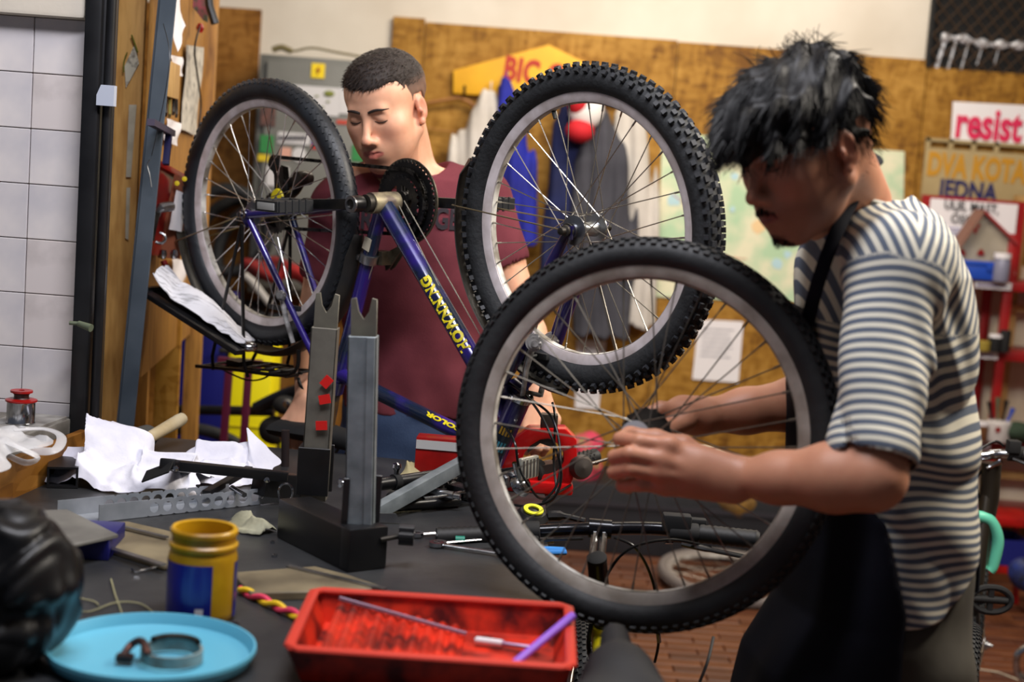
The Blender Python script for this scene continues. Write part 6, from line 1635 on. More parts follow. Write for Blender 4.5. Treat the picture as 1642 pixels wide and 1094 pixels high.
blots.build('map_patches', mat('map_orange', (232, 200, 150), 0.7), mp_, kind='stuff'); blots2.build('map_patches', mat('map_blue', (178, 210, 216), 0.7), mp_, kind='stuff')
g = G()
for k_ in range(14):
    a = Wp(1070+rng(0,370), 235+rng(0,230), 0.018); g.tube(spline([a, a + V((rng(-.15,.15),0,rng(-.06,.06))), a + V((rng(-.25,.25),0,rng(-.1,.1)))], 5), 0.0012, 4)
g.build('map_roads', mat('map_road', (206, 120, 90), 0.7), mp_, kind='stuff')
cn_ = [(1120,512),(1192,516),(1184,614),(1110,608)]; p_ = wsheet('notice_sheet', cn_, PAPER, 'white A4 notice pinned on the OSB below the map, seen through the near wheel', 'paper'); print_lines(p_, cn_, 7, mat('grey_print',(150,150,158),0.8), y1=0.6)
cn_ = [(925,545),(972,548),(960,656),(922,654)]; p_ = wsheet('notice_sheet', cn_, PAPER, 'white sheet on the OSB under the hanging coats', 'paper')
cn_ = [(500,545),(515,546),(512,600),(497,598)]; wsheet('notice_sheet', cn_, PAPER, 'narrow white sheet on the wall left of the young man', 'paper')
# yellow coat-rack board
g = thing('coat_board', 'yellow wooden coat board with red hand-painted letters on the OSB wall', 'coat rack', Wp(860,120))
poly = [(727,113),(880,72),(990,126),(990,168),(727,150)]; o_ = Wp(860,120,0.03)
G().prism([((Wp(x,y,0.03)-o_).x,(Wp(x,y,0.03)-o_).z) for x,y in poly][::-1], o_, (1,0,0), UP, 0.024).build('board', YEL2, g, bevel=0.003)
text('lettering', 'BIC GA', 0.135, Wp(868,120,0.044), (1,0,-0.085), (0.085,0,1), mat('sign_red', (176, 44, 20), 0.6), g, bold=0.006, xs=0.72, spacing=1.05, th=0.002)
for x in (745, 800, 850, 905, 950): a = Wp(x, 150, 0.044); G().tube(spline([a, a+V((0,-0.04,0)), a+V((0,-0.055,0.03))], 5), 0.006, 8).build('peg', DIRTY, g)
bn = thing('bent_branch', 'thin brown cane hanging from the left end of the yellow coat board', 'cane', Wp(730,160,0.05)); CANE = mat('cane', (150, 100, 48), 0.6)
G().tube([Wp(640,172,0.05), Wp(735,157,0.05), Wp(752,163,0.05), Wp(795,206,0.05)], [0.007,0.008,0.009,0.012], 8).build('cane_rod', CANE, bn)
G().tube(spline([Wp(655,196,0.03), Wp(700,208,0.03), Wp(790,216,0.03)], 5), 0.003, 6).build('string', CANE, bn)
# garments
def garment(name, label, secs_, m, off=0.1, th=0.045, cat='coat', extra=None, amp=0.008, seed=0.0, fr=34):
    pts = [(P(x, y, WY-off), w_*(WY-off)/FPX) for x, y, w_ in secs_]
    lo = V((min(p.x-w_ for p, w_ in pts)-0.03, WY-off-th-0.03, min(p.z for p, _ in pts)-0.03)); hi = V((max(p.x+w_ for p, w_ in pts)+0.03, WY-0.02, max(p.z for p, _ in pts)+0.03))
    F = Field(lo, hi, 0.0085); F.loft([(p.z, p.x, p.y, th*(0.6+0.4*min(1,w_/0.08)), w_) for p, w_ in pts], 0.02, (0,-1), 2.2)
    F.disp(lambda p: amp*np.sin(p[:,0]*fr*2 + seed + 1.2*np.sin(p[:,2]*5+seed)) + amp*0.4*np.sin(p[:,0]*fr*4.1+p[:,2]*11+seed))
    o = thing(name, label, cat, (pts[0][0].x, WY-off, pts[-1][0].z)); F.build('cloth', m, o, relax=1)
    G().tube(spline([pts[0][0]+V((0,0,-0.01)), pts[0][0]+V((0,0.02,0.03)), pts[0][0]+V((0,0.05,0.02))], 4), 0.003, 6).build('loop', m, o)
    if extra: extra(o, pts)
    return o
WCO = mat('coat_white', (206, 200, 192), 0.9, col2=(184, 176, 166), scale=5)
NAVY = mat('coat_navy', (24, 34, 84), 0.85, col2=(16, 22, 58), scale=6); GREYC = mat('coat_grey', (70, 70, 78), 0.9, col2=(54, 54, 62), scale=6)
garment('coat', 'off-white coat hanging leftmost on the yellow coat board', [(787,142,8),(782,170,18),(772,215,38),(765,260,44),(762,330,46),(765,400,44)], WCO, 0.10)
garment('coat', 'bright blue smock hanging under the letters of the yellow board', [(812,126,5),(815,150,15),(820,200,24),(828,260,30),(832,330,32),(838,392,30)], mat('coat_blue', (26, 36, 158), 0.8, col2=(18, 24, 110), scale=6), 0.12, seed=1.0)
def pocket(o, pts): G().box((pts[3][0].x+0.02, WY-0.19, pts[3][0].z+0.05), (0.10,0.004,0.05)).build('badge', mat('badge_white', (190, 196, 214), 0.7), o)
garment('coat', 'dark navy work jacket hanging inside the front wheel circle', [(915,165,12),(915,200,32),(915,260,40),(915,330,42),(912,420,44),(910,470,42)], NAVY, 0.10, seed=2.0)
garment('coat', 'charcoal grey jacket hanging between the navy and the white coats', [(968,180,10),(966,215,26),(966,260,42),(968,330,48),(968,420,52),(965,490,50),(962,540,46)], GREYC, 0.14, seed=3.0, th=0.06)
garment('coat', 'long white lab coat hanging rightmost inside the front wheel circle', [(1010,155,10),(1012,185,22),(1016,240,30),(1020,330,34),(1022,430,36),(1020,525,34)], WCO, 0.10, seed=4.0)
hb = thing('cap', 'red and white cap hanging over the dark jackets', 'cap', P(940,180,WY-0.2)); Fc = Field(A(P(940,180,WY-0.2))-0.2, A(P(940,180,WY-0.2))+0.2, 0.008)
cc = P(940,176,WY-0.2); G().ell(cc, (0.075,0.06,0.085)).build('crown', mat('cap_white', (230, 224, 220), 0.8), hb); G().ell(cc + V((-0.03,-0.012,0.03)), (0.052,0.056,0.066)).build('crown_panel', mat('cap_red', (196, 22, 34), 0.8), hb)
G().ell(cc + V((-0.02,-0.02,-0.09)), (0.06,0.055,0.05)).build('peak', MATS['cap_red'], hb)
# grey electrical cabinet with stickers
y0 = 6.2; a = P(417,86,y0); b = P(606,98,y0); zb_ = P(417,470,y0).z
cb = thing('electric_cabinet', 'grey metal electrical cabinet covered in stickers behind the rear wheel', 'cabinet', ((a.x+b.x)/2, 6.33, zb_))
G().box(((a.x+b.x)/2, 6.345, (a.z+zb_)/2), (b.x-a.x, 0.28, a.z-zb_)).build('cabinet_body', GREY, cb, bevel=0.004)
G().box(((a.x+b.x)/2+0.01, 6.195, (a.z+zb_)/2), (b.x-a.x-0.05, 0.022, a.z-zb_-0.05)).build('cabinet_door', mat('grey_door', (122, 122, 116), 0.5, col2=(106,106,100), scale=4), cb, bevel=0.003)
def stick(px0, py0, px1, py1, m, nm='sticker', disc=False):
    p = P(px0,py0,6.18); q = P(px1,py1,6.18); c = (p+q)/2
    if disc: g = G(); g.lathe([(0.0,0),(abs(q.x-p.x)/2,0),(abs(q.x-p.x)/2,0.002),(0,0.002)], c, (0,-1,0), 24); return g.build(nm, m, cb)
    return G().box(c, (abs(q.x-p.x), 0.002, abs(q.z-p.z))).build(nm, m, cb)
GRN = mat('sticker_green', (48, 128, 66), 0.5); STW = mat('sticker_white', (206, 204, 204), 0.5)
s_ = stick(500,101,520,126,mat('sticker_yellow', (236,206,20),0.5)); c = P(510,113,6.175); G().prism([(0.008,0.022),(-0.010,-0.002),(0.0,-0.002),(-0.006,-0.022),(0.011,0.004),(0.001,0.004)], c, (1,0,0), UP, 0.002).build('bolt_symbol', RED, s_)
for q_ in ((470,136,543,187,STW),(545,140,572,184,STW),(419,166,441,203,mat('sticker_photo',(116,76,66),0.5,col2=(60,50,48),scale=60)),(418,216,438,246,GRN),(565,232,592,260,GRN),(446,211,497,233,STW),(414,247,431,259,mat('sticker_yellow2',(214,186,30),0.5)),(540,192,562,200,mat('sticker_orange',(190,70,50),0.5)),(428,266,462,300,STW),(500,232,520,240,mat('sticker_red',(190,50,40),0.5)),(500,221,518,232,mat('sticker_blue',(60,60,140),0.5)),(450,236,466,256,mat('sticker_peach',(214,160,140),0.5)),(532,250,556,330,mat('sticker_cream',(196,190,170),0.6))): stick(*q_)
stick(469,238,491,258,STW,'sticker',True)
text('sticker_print', 'ZABRANJENO', 0.028, P(471,222,6.174), (1,0,-0.02), (0.02,0,1), INK, cb, bold=0.001, xs=0.8, th=0.001) if False else None
g = G()
for k_ in range(7): p = P(450+k_*6.4, 221, 6.174); g.box(p, (0.011, 0.001, 0.018))
g.build('print', INK, cb, kind='stuff'); g = G()
for k_ in range(5): g.box(P(490+k_*9, 172-(k_%3)*9, 6.174), (0.014,0.001,0.006))
g.ell(P(528,150,6.174), (0.022,0.002,0.012)); g.build('print', mat('olive_print',(120,126,50),0.6), cb, kind='stuff')
ct2 = P(500,80,6.3); g = G(); g.tube(spline([P(437,80,6.3), P(452,76,6.3), P(470,82,6.3), P(500,77,6.3), P(540,84,6.3), P(585,92,6.3)], 6), [0.018]*12+[0.007]*19, 8, flat=0.7); g.build('rope_coil', mat('drab_rope', (110, 100, 66), 0.9), label='drab rope lying along the top of the grey cabinet', cat='rope')
# blue and yellow lockers, maroon trestle, black pole
lk = thing('locker', 'tall blue metal locker door behind the rear rack of the bicycle', 'locker', (P(345,650,5.0).x, 5.1, 0))
a = P(283,470,5.0); b = P(366,470,5.0); G().box(((a.x+b.x)/2, 5.1, a.z/2), (b.x-a.x, 0.2, a.z)).build('locker_body', BLUE, lk, bevel=0.004); G().cyl(P(352,562,4.96), P(372,562,4.96), 0.010).build('locker_handle', DIRTY, lk)
lk2 = thing('locker', 'bright yellow locker door beside the blue one', 'locker', (P(400,650,5.0).x, 5.1, 0))
a = P(368,545,5.0); b = P(438,545,5.0); G().box(((a.x+b.x)/2, 5.1, a.z/2), (b.x-a.x, 0.2, a.z)).build('locker_body', YEL, lk2, bevel=0.004)
for z_ in (0.30, 0.62): G().box(((a.x+b.x)/2, 4.998, z_), (b.x-a.x-0.01, 0.004, 0.008)).build('door_seam', mat('yellow_dark',(170,156,0),0.5), lk2)
tr_ = thing('trestle', 'maroon steel trestle standing before the yellow locker', 'trestle', (P(380,700,4.5).x, 4.5, 0))
for x0, x1_ in ((368,357),(399,389)): p = P(x0,588,4.5); q = P(x1_,732,4.5); q2 = q + (q-p)*(q.z/(p.z-q.z)); G().bar(p, q2, 0.022, 0.022, (0,1,0)).build('trestle_post', MAROON, tr_, bevel=0.002)
G().bar(P(350,580,4.5), P(420,586,4.5), 0.03, 0.03).build('trestle_top', MAROON, tr_, bevel=0.002)
db = thing('parked_bicycle', 'dark parked bicycle with black top tube behind the bench on the left', 'bicycle', (P(430,660,4.7).x, 4.7, 0))
G().cyl(P(280,657,4.72), P(440,660,4.68), 0.016).build('top_tube', BLACK, db)
G().tube(spline([P(410,655,4.68), P(440,640,4.66), P(470,628,4.62), P(520,615,4.6)], 5), 0.02, 10).build('seat_tube', BLACK, db)
g = G(); g.ell(P(440,690,4.62), (0.05,0.06,0.045)); g.ell(P(458,650,4.6), (0.04,0.05,0.03)); g.build('saddle', BLACKM, db)
G().lathe([(0.0,0.008),(0.012,0.006),(0.014,0)], P(460,648,4.5), (0,-1,0), 16).build('lamp', CHROME, db)
wc = P(300, 900, 4.75); wc.z = 0.34; g = G(); g.lathe([(0.31+0.02*math.cos(q), 0.02*math.sin(q)) for q in np.linspace(0,2*PI,13)[:-1]], wc, (0.1,1,0), 60, close=True); g.build('tyre', RUBBER, db)
wc = P(560, 900, 4.6); wc.z = 0.34; g = G(); g.lathe([(0.31+0.02*math.cos(q), 0.02*math.sin(q)) for q in np.linspace(0,2*PI,13)[:-1]], wc, (0.1,1,0), 60, close=True); g.build('tyre', RUBBER, db)
G().tube([P(445,690,4.62), P(470,760,4.6), wc], 0.016, 10).build('frame_tube', mat('lime_frame', (190, 190, 20), 0.4), db)
# old tyres and a child's bike hanging on the wall, seen through the rear wheel
for k_, (px, py, r_, dy, nm) in enumerate(((400,405,0.23,0.12,'large black tyre hanging lowest on the wall, seen through the rear wheel'),(440,420,0.24,0.24,'black tyre hanging over the other, further right behind the spokes'),(365,370,0.17,0.34,'small black tyre hanging nearest, at the left behind the rear wheel'))):
    c = P(px, py, WY-dy); rr_ = [0.028*1.0]; g = G(); g.lathe([(r_+0.026*math.cos(q), 0.026*math.sin(q)) for q in np.linspace(0,2*PI,15)[:-1]], c, (0.1*k_-0.1,1,0.05), 64, close=True)
    g.build('old_tyre', RUBBER, label=nm, cat='tyre')
g = rb_ = thing('red_bundle', 'red and grey folded jacket hanging among the black tyres', 'jacket', P(450,450,6.0))
F = Field(A(P(450,440,6.0))-0.3, A(P(450,440,6.0))+0.3, 0.009); F.ell(A(P(425,432,6.0)), (0.11,0.05,0.045), None, 0.03); F.ell(A(P(480,438,5.98)), (0.13,0.05,0.04), None, 0.03); F.ell(A(P(520,455,5.95)), (0.10,0.05,0.06), None, 0.03)
F.disp(lambda p: 0.012*np.sin(p@np.array((40,20,60),np.float32))); F.build('cloth', mat('red_fabric', (156, 26, 24), 0.85, col2=(90,20,20), scale=10), rb_)
G().tube([P(450,425,6.0), P(450,405,6.0), P(450,402,6.5)], 0.006, 8).build('hook', DIRTY, rb_)
G().tube([P(392,440,5.9), P(405,452,5.9), P(433,488,5.9)], [0.012,0.016,0.014], 10).build('grey_strip', mat('pale_strip',(170,166,160),0.6), rb_)

# dark low platform with odds and ends
a = P(560,790,6.08); pf = G().box((0.30, 6.27, 0.145), (2.7, 0.38, 0.29)).build('low_platform', mat('platform_dark', (30, 30, 36), 0.6, col2=(22,22,26), scale=5), bevel=0.006, label='long low dark platform along the foot of the OSB wall', cat='platform')
G().box((0.30, 6.075, 0.21), (2.68, 0.012, 0.02)).build('platform_lip', mat('lip_dark',(44,42,48),0.5), pf)
def lump(nm, label, cat, blobs, m, vox=0.008, amp=0.006):
    P_ = np.array([tuple(b[0]) for b in blobs]); R_ = max(max(b[1]) for b in blobs); F = Field(P_.min(0)-R_-0.02, P_.max(0)+R_+0.02, vox)
    for c, r in blobs: F.ell(A(c), r, None, 0.03)
    F.disp(lambda p: amp*np.sin(p@np.array((40,22,31),np.float32)+1.5*np.sin(p@np.array((15,-30,26),np.float32)))); return F.build(nm, m, None, relax=1, label=label, cat=cat)
lump('white_sack', 'white and olive soft sack on the dark platform behind the hands', 'sack', [(P(1120,742,6.2),(0.12,0.1,0.07)),(P(1160,770,6.2),(0.13,0.1,0.10)),(P(1120,785,6.2),(0.16,0.1,0.05))], mat('sack', (214,212,190), 0.85, col2=(120,124,84), scale=14, contrast=(0.35,0.5)))
lump('pink_bag', 'pink and red bag on the dark platform left of the white sack', 'bag', [(P(940,715,6.2),(0.07,0.06,0.06)),(P(930,750,6.2),(0.09,0.07,0.09))], mat('pinkish', (206,60,90), 0.7, col2=(60,150,70), scale=12, contrast=(0.3,0.5)))
lump('ochre_sack', 'dull ochre sack on the platform below the forearm', 'sack', [(P(1180,800,6.15),(0.14,0.09,0.09))], mat('ochre_cloth', (160,120,50), 0.85, col2=(96,70,40), scale=9))
lw2c = P(1175, 940, 5.6); lw2c = PZ(1178, 925, 0.045)
l2 = thing('spare_wheel', 'grey bicycle wheel lying flat on the brick floor by the dark platform', 'wheel', (lw2c.x, lw2c.y, 0.0))
m2_ = basis(lw2c, (0.03,-0.06,1), (0,1,0)); _r = RIM; RIM = mat('rim_dusty', (150,142,136), 0.55, 0.2); wheel(m2_, l2, R=0.30, rt=0.02, style='ribs', sub=False, n=28, rubber=mat('grey_tyre', (116, 108, 104), 0.7)); RIM = _r

# ------------------------------------------------------------------ writing and shelf on the right
RSY = 6.15
def R_(px, py, y=RSY): return P(px, py, y)
wsheet('paper_banner', [(1528,163),(1700,172),(1698,240),(1524,229)], PAPER, 'white paper banner with pink lettering, top right on the OSB wall', 'banner', off=0.014)
bnr = [o for o in C.objects if o.name == 'paper_banner'][0]; WM[bnr] = Mx.Translation(bnr.location)
text('lettering', 'resist', 0.185, Wp(1532,197,0.022), (1,0,-0.01), (0.01,0,1), mat('pink_ink', (214, 34, 84), 0.7), bnr, bold=0.006, align='LEFT', xs=0.70, spacing=1.0)
cbm = mat('cardboard', (176, 156, 112), 0.8, col2=(160,140,98), scale=6)
bd = thing('cardboard_sign', 'cardboard sign with ochre and navy painted capitals under the paper banner', 'sign', Wp(1570,270))
a = Wp(1484,236,0.03); b = Wp(1484,318,0.03); G().box((a.x+0.36, WY-0.03, (a.z+b.z)/2), (0.72, 0.012, a.z-b.z)).build('sign_board', cbm, bd, bevel=0.002)
for k_ in range(4): p = Wp(1484,229,0.03); G().box((p.x+0.01+0.098*k_, WY-0.03, p.z), (0.02,0.014,0.05)).build('sign_tab', cbm, bd)
G().box((Wp(1484,223,0.03).x+0.36, WY-0.03, Wp(1484,223,0.03).z), (0.72,0.014,0.014)).build('sign_rail', cbm, bd)
text('lettering', 'DVA KOTAČ', 0.135, Wp(1487,264,0.038), (1,0,-0.02), (0.02,0,1), mat('ochre_ink', (190, 136, 26), 0.7), bd, bold=0.006, align='LEFT', xs=0.62)
text('lettering', 'JEDNA', 0.105, Wp(1506,303,0.038), (1,0,-0.02), (0.02,0,1), mat('navy_ink', (28, 30, 84), 0.7), bd, bold=0.004, align='LEFT', xs=0.80)
# shelf
sh = thing('shelf_rack', 'red steel shelf rack with white label strips at the right wall', 'shelf', R_(1600,700).xy.to_3d())
def zsh(py): return R_(1600, py).z
xa = R_(1478,460).x; xb = 2.95
for x in (xa+0.02, R_(1618,460).x):
    for dy in (0.0, 0.26): G().box((x, RSY+0.015+dy, 0.72), (0.035, 0.03, 1.44)).build('upright', REDD, sh, bevel=0.002)
for py in (458, 570, 712, 830):
    G().box(((xa+xb)/2, RSY+0.14, zsh(py)), (xb-xa, 0.30, 0.040)).build('shelf_board', REDD, sh, bevel=0.003)
for px0, px1, py in ((1562,1622,457),(1540,1600,568),(1556,1588,712)):
    p = P(px0, py, RSY-0.02); q = P(px1, py+2, RSY-0.02); o = G().box((p+q)/2, ((q-p).length, 0.002, 0.030)).build('label_strip', PAPER, sh)
    text('lettering', {457:'ULJE, MAST', 568:'ZUPČANICI', 712:'ALAT'}[py] if False else '', 0.02, (0,0,0), (1,0,0), UP, INK, sh) if False else None
    g = G()
    for k_ in range(6): g.box(p.lerp(q, 0.15+0.13*k_) + V((0,-0.002,0)), (0.016, 0.001, 0.008))
    g.build('print', mat('violet_print',(120,90,150),0.8), sh, kind='stuff')
G().box(((xa+xb)/2, WY-0.05, 0.75), (xb-xa, 0.012, 1.1)).build('back_panel', mat('beige_panel', (228, 216, 192), 0.85, col2=(206,190,162), scale=4), sh)
ws_ = thing('wood_studs', 'bare pine stud frame at the far right behind the shelf', 'frame', (2.35, 6.35, 0))
for x in (R_(1636,520).x, R_(1636,520).x+0.28): G().box((x+0.03, WY-0.10, 0.8), (0.05, 0.05, 1.6)).build('stud', WOOD, ws_)
for py in (498, 706, 775): G().box((R_(1636,520).x+0.2, WY-0.14, zsh(py)), (0.4, 0.03, 0.03)).build('stud_rail', WOOD, ws_)
rbd = thing('red_noticeboard', 'red board with a white notice about oils above the shelf', 'board', R_(1550,400,6.3))
p = P(1480,312,6.32); q = P(1632,450,6.32); G().box(((p.x+q.x)/2, 6.33, (p.z+q.z)/2), (q.x-p.x, 0.014, p.z-q.z)).build('board', REDD, rbd)
p = P(1494,318,6.30); q = P(1622,440,6.30); G().box(((p.x+q.x)/2, 6.315, (p.z+q.z)/2), (q.x-p.x, 0.004, p.z-q.z)).build('notice', PAPER, rbd)
text('lettering', 'ULJE, MAST,', 0.052, P(1558,332,6.305), (1,0,-0.03), (0.03,0,1), INK, rbd, bold=0.0006, xs=0.86)
text('lettering', 'OSO', 0.052, P(1543,352,6.305), (1,0,-0.03), (0.03,0,1), INK, rbd, bold=0.0006, xs=0.9)
g = G()
for k_ in range(6): g.box(P(1528-(k_%2)*4, 366+k_*6, 6.305), (0.10,0.001,0.004))
g.build('print', mat('blue_print',(110,110,170),0.8), rbd, kind='stuff')
# card house
hc_ = P(1572,412,6.2); zt_ = zsh(458)+0.02
ch = thing('card_house', 'pointed cardboard house-shaped holder with red painted marks behind the blue box', 'box', (hc_.x, 6.22, zt_))
q0 = [(1522,412),(1571,339),(1618,385),(1622,440),(1525,440)]; o_ = V((hc_.x, 6.22, zt_+0.1)); 
G().prism([(P(x,y,6.22).x-o_.x, P(x,y,6.22).z-o_.z) for x,y in q0][::-1], o_, (1,0,0), UP, 0.10).build('house_body', mat('grey_card', (176,166,148), 0.8, col2=(150,140,122), scale=8), ch)
G().bar(P(1522,410,6.2), P(1571,338,6.2), 0.13, 0.01, (-0.8,0,0.6)).build('roof_flap', mat('roof_card', (130,92,78), 0.8), ch); G().bar(P(1571,338,6.2), P(1624,390,6.2), 0.13, 0.01, (0.8,0,0.6)).build('roof_flap', mat('roof_red', (150,40,40), 0.7), ch)
text('painted_mark', 'V', 0.055, P(1564,368,6.165), (1,0,0), UP, RED, ch, bold=0.002)
for px in (1543, 1573): G().prism([(-0.016,-0.012),(0.016,-0.012),(0.012,0.004),(0,0.016),(-0.012,0.004)], P(px,405,6.165), (1,0,0), UP, 0.002).build('painted_mark', RED, ch)
p = P(1560,424,6.12); bbx = thing('blue_box', 'bright blue plastic tool box on the top red shelf', 'box', (p.x, 6.1, zt_)); w_ = (P(1597,424,6.12)-P(1522,424,6.12)).x
G().box((p.x, 6.16, zt_+0.028), (w_, 0.12, 0.056)).build('box_body', BLUEP, bbx, bevel=0.006); G().box((p.x, 6.16, zt_+0.066), (w_+0.006, 0.126, 0.018)).build('box_lid', BLUEP, bbx, bevel=0.004)
for dx in (-0.06, 0.06): G().box((p.x+dx, 6.094, zt_+0.054), (0.02,0.008,0.024)).build('latch', BLUEP, bbx)
def pot(px, py, r, h, m, nm, label, cat, capm=None, base=None, y=6.1):
    q = P(px, py, y); z0 = base; o = thing(nm, label, cat, (q.x, y, z0)); G().lathe([(0,0),(r*0.95,0),(r,0.004),(r,h*0.75),(r*0.9,h*0.8),(r*0.9,h*0.82),(0,h*0.82)], (q.x,y,z0), UP, 20).build('body', m, o)
    if capm: G().lathe([(0,h*0.82),(r*1.02,h*0.82),(r*1.02,h),(0,h)], (q.x,y,z0), UP, 20).build('lid', capm, o)
    return o
pot(1607, 420, 0.033, 0.115, mat('jar_grey',(130,130,150),0.3), 'jar', 'grey jar with a white lid beside the blue box', 'jar', PAPER, zt_)
z2 = zsh(570)+0.02
pot(1578, 545, 0.028, 0.05, mat('pot_ochre',(150,130,50),0.5), 'pot', 'small ochre pot on the second red shelf', 'pot', None, z2); pot(1556, 545, 0.03, 0.06, mat('pot_lime',(150,160,50),0.5), 'pot', 'lime-yellow pot beside the shirt on the second shelf', 'pot', None, z2)
pot(1596, 545, 0.026, 0.07, BLACKM, 'bottle', 'black bottle with a white cap on the second red shelf', 'bottle', PAPER, z2); pot(1612, 540, 0.022, 0.11, BLACKM, 'bottle', 'slim black bottle in front of the red upright', 'bottle', None, z2)
z3 = zsh(712)+0.02
cp_ = pot(1601, 690, 0.05, 0.105, mat('cup_white',(206,200,196),0.4), 'brush_cup', 'white cup full of brushes on the third red shelf', 'cup', None, z3); G().box((P(1601,680,6.05).x, 6.048, z3+0.055), (0.02,0.002,0.02)).build('red_print', RED, cp_)
for k_, (dx, l_, m_) in enumerate(((-0.03,0.10,BLACK),(-0.01,0.12,mat('olive_handle',(90,96,70),0.6)),(0.012,0.11,BLACK),(0.03,0.08,BLUEP))):
    q = V((P(1601,690,6.1).x+dx*0.7, 6.1, z3+0.06)); G().tube([q, q + V((dx*0.7,0,l_*0.6)), q + V((dx,0.0,l_))], [0.005,0.006,0.011], 8).build('brush', m_, label=['black-handled brush leftmost in the white cup','olive-handled brush second from left in the white cup','black-handled brush right of centre in the white cup','blue-tipped brush rightmost in the white cup'][k_], cat='brush', group='brushes in the white cup')
pot(1570, 695, 0.035, 0.075, mat('pot_brown',(110,70,40),0.5), 'pot', 'brown pot left of the brush cup on the third shelf', 'pot', PAPER, z3)
lump('green_pouch', 'dark green cloth pouch at the far right of the third shelf', 'pouch', [(V((P(1636,715,6.05).x, 6.08, z3+0.045)),(0.07,0.05,0.04))], mat('green_cloth',(40,58,40),0.85))
# red stool with blue crate
stl = thing('red_stool', 'low red metal stool under the shelf at the right', 'stool', (2.05, 5.6, 0)); p = P(1560,832,5.6); q = P(1628,836,5.6)
G().box(((p.x+q.x)/2+0.02, 5.68, p.z), (q.x-p.x+0.12, 0.2, 0.035)).build('seat', RED, stl, bevel=0.005)
zl_ = p.z-0.02
for dx in (-0.02, q.x-p.x+0.06):
    for dy in (5.6, 5.76): G().bar((p.x+dx, dy, zl_), (p.x+dx*1.15, dy, 0.0), 0.02, 0.02, (0,1,0)).build('leg', RED, stl)
G().box(((p.x+q.x)/2+0.02, 5.68, P(1600,912,5.6).z), (q.x-p.x+0.10, 0.19, 0.03)).build('lower_shelf', RED, stl, bevel=0.003)
cz = P(1600,905,5.6).z; ccx = P(1604,875,5.6).x; bc = G(); Wc = 0.085; 
for poly in ([(-Wc,-0.08),(Wc,-0.08),(Wc,0.08),(-Wc,0.08)],): bc.prism(poly, (ccx,5.67,cz+0.006), (1,0,0), (0,1,0), 0.006)
for s__ in (-1,1): bc.grid([[V((ccx+s__*Wc,5.59,cz)), V((ccx+s__*Wc,5.75,cz))],[V((ccx+s__*(Wc+0.02),5.58,cz+0.10)), V((ccx+s__*(Wc+0.02),5.76,cz+0.10))]], th=0.004); bc.grid([[V((ccx-Wc,5.67+s__*0.08,cz)), V((ccx+Wc,5.67+s__*0.08,cz))],[V((ccx-Wc-0.02,5.67+s__*0.09,cz+0.10)), V((ccx+Wc+0.02,5.67+s__*0.09,cz+0.10))]], th=0.004)
bc.build('blue_crate', mat('crate_blue',(24,34,120),0.5), label='small open blue plastic crate on the red stool', cat='crate', smooth=False)
# ------------------------------------------------------------------ the tool board on the left
def TQ(px, py, off=0.0):
    n_ = tn; d = ray(px, py); t_ = ((tb0 + tn*off) - CAM).dot(n_)/d.dot(n_); return CAM + d*t_
def bsheet(name, corners, m, label, cat='paper', off=0.010, curl=0.0, parent=None):
    a, b, c, d = [TQ(x, y, off) for x, y in corners]; rows = []
    for i in range(7):
        v = i/6; l = a.lerp(d, v); r = b.lerp(c, v); rows.append([l.lerp(r, u/6) + tn*(0.003*math.sin(u*1.1+i) + curl*v*v) for u in range(7)])
    return G().grid(rows, th=0.0012).build(name, m, parent, label=label, cat=cat if parent is None else None)
bsheet('paper_sheet', [(267,-30),(286,-30),(284,40),(272,82)], PAPER, 'curled white paper hanging at the top of the tool board', curl=0.02)
bsheet('paper_sheet', [(272,88),(292,92),(293,122),(278,122)], PAPER, 'small white sheet behind the wooden block on the tool board')
NEWS = mat('newsprint', (196, 190, 176), 0.85, col2=(120, 116, 110), scale=38, contrast=(0.3,0.55), detail=8)
bsheet('newspaper_sheet', [(299,72),(326,76),(315,218),(292,208)], NEWS, 'long strip of grey newsprint pinned on the tool board')
bsheet('paper_sheet', [(268,190),(290,198),(284,234),(264,225)], PAPER, 'small white pad under the bunch of keys on the tool board', off=0.014)
bsheet('paper_sheet', [(276,414),(298,418),(297,470),(275,462)], PAPER, 'white sheet hanging below the brown panel')
a = TQ(268,125,0.02); g = G(); Rb = Mx.Rotation(math.atan2(-td.x, td.y), 3, 'Z')
p0 = TQ(259,128,0.015); p1_ = TQ(281,128,0.015); hz = TQ(268,97,0.015).z - TQ(268,155,0.015).z
G().box((p0+p1_)/2, (0.022, (p1_-p0).length, hz), Rb).build('wooden_block', WOOD, bevel=0.002, label='pale wooden block fixed on the tool board', cat='block')
for k_, (px, py, m_) in enumerate(((266,170,DIRTY),(272,172,mat('key_olive',(120,110,50),0.5,0.4)),(278,168,DIRTY),(283,172,DIRTY))):
    a = TQ(px, py-18, 0.014); G().bar(a, TQ(px, py+14, 0.02), 0.006, 0.018).build('key', m_, label=['dark key leftmost in the hanging bunch','olive-tagged key second in the hanging bunch','dark key third in the hanging bunch','dark key rightmost in the hanging bunch'][k_], cat='key', group='hanging bunch of keys')
g = G(); c = TQ(280,135,0.02); g.tube([c + td*math.cos(q)*0.055 + UP*math.sin(q)*0.022 for q in np.linspace(0,2*PI,20)[:-1]], 0.0018, 6, closed=True); g.build('wire_loop', mat('green_wire',(70,84,60),0.5), label='round wire loop above the bunch of keys', cat='wire')
G().tube(spline([TQ(321,40,0.03), TQ(312,80,0.03), TQ(318,130,0.03), TQ(322,168,0.03), TQ(318,210,0.03), TQ(316,240,0.03)], 8), 0.0026, 6).build('hanging_cable', BLACK, label='thin dark cable hanging down the right edge of the tool board', cat='cable')
c = TQ(321,45,0.03); G().tube([c + UP*0.012, c, c - UP*0.012], [0.006,0.011,0.006], 10).build('red_hook', RED, label='small red hook at the top of the tool board', cat='hook')
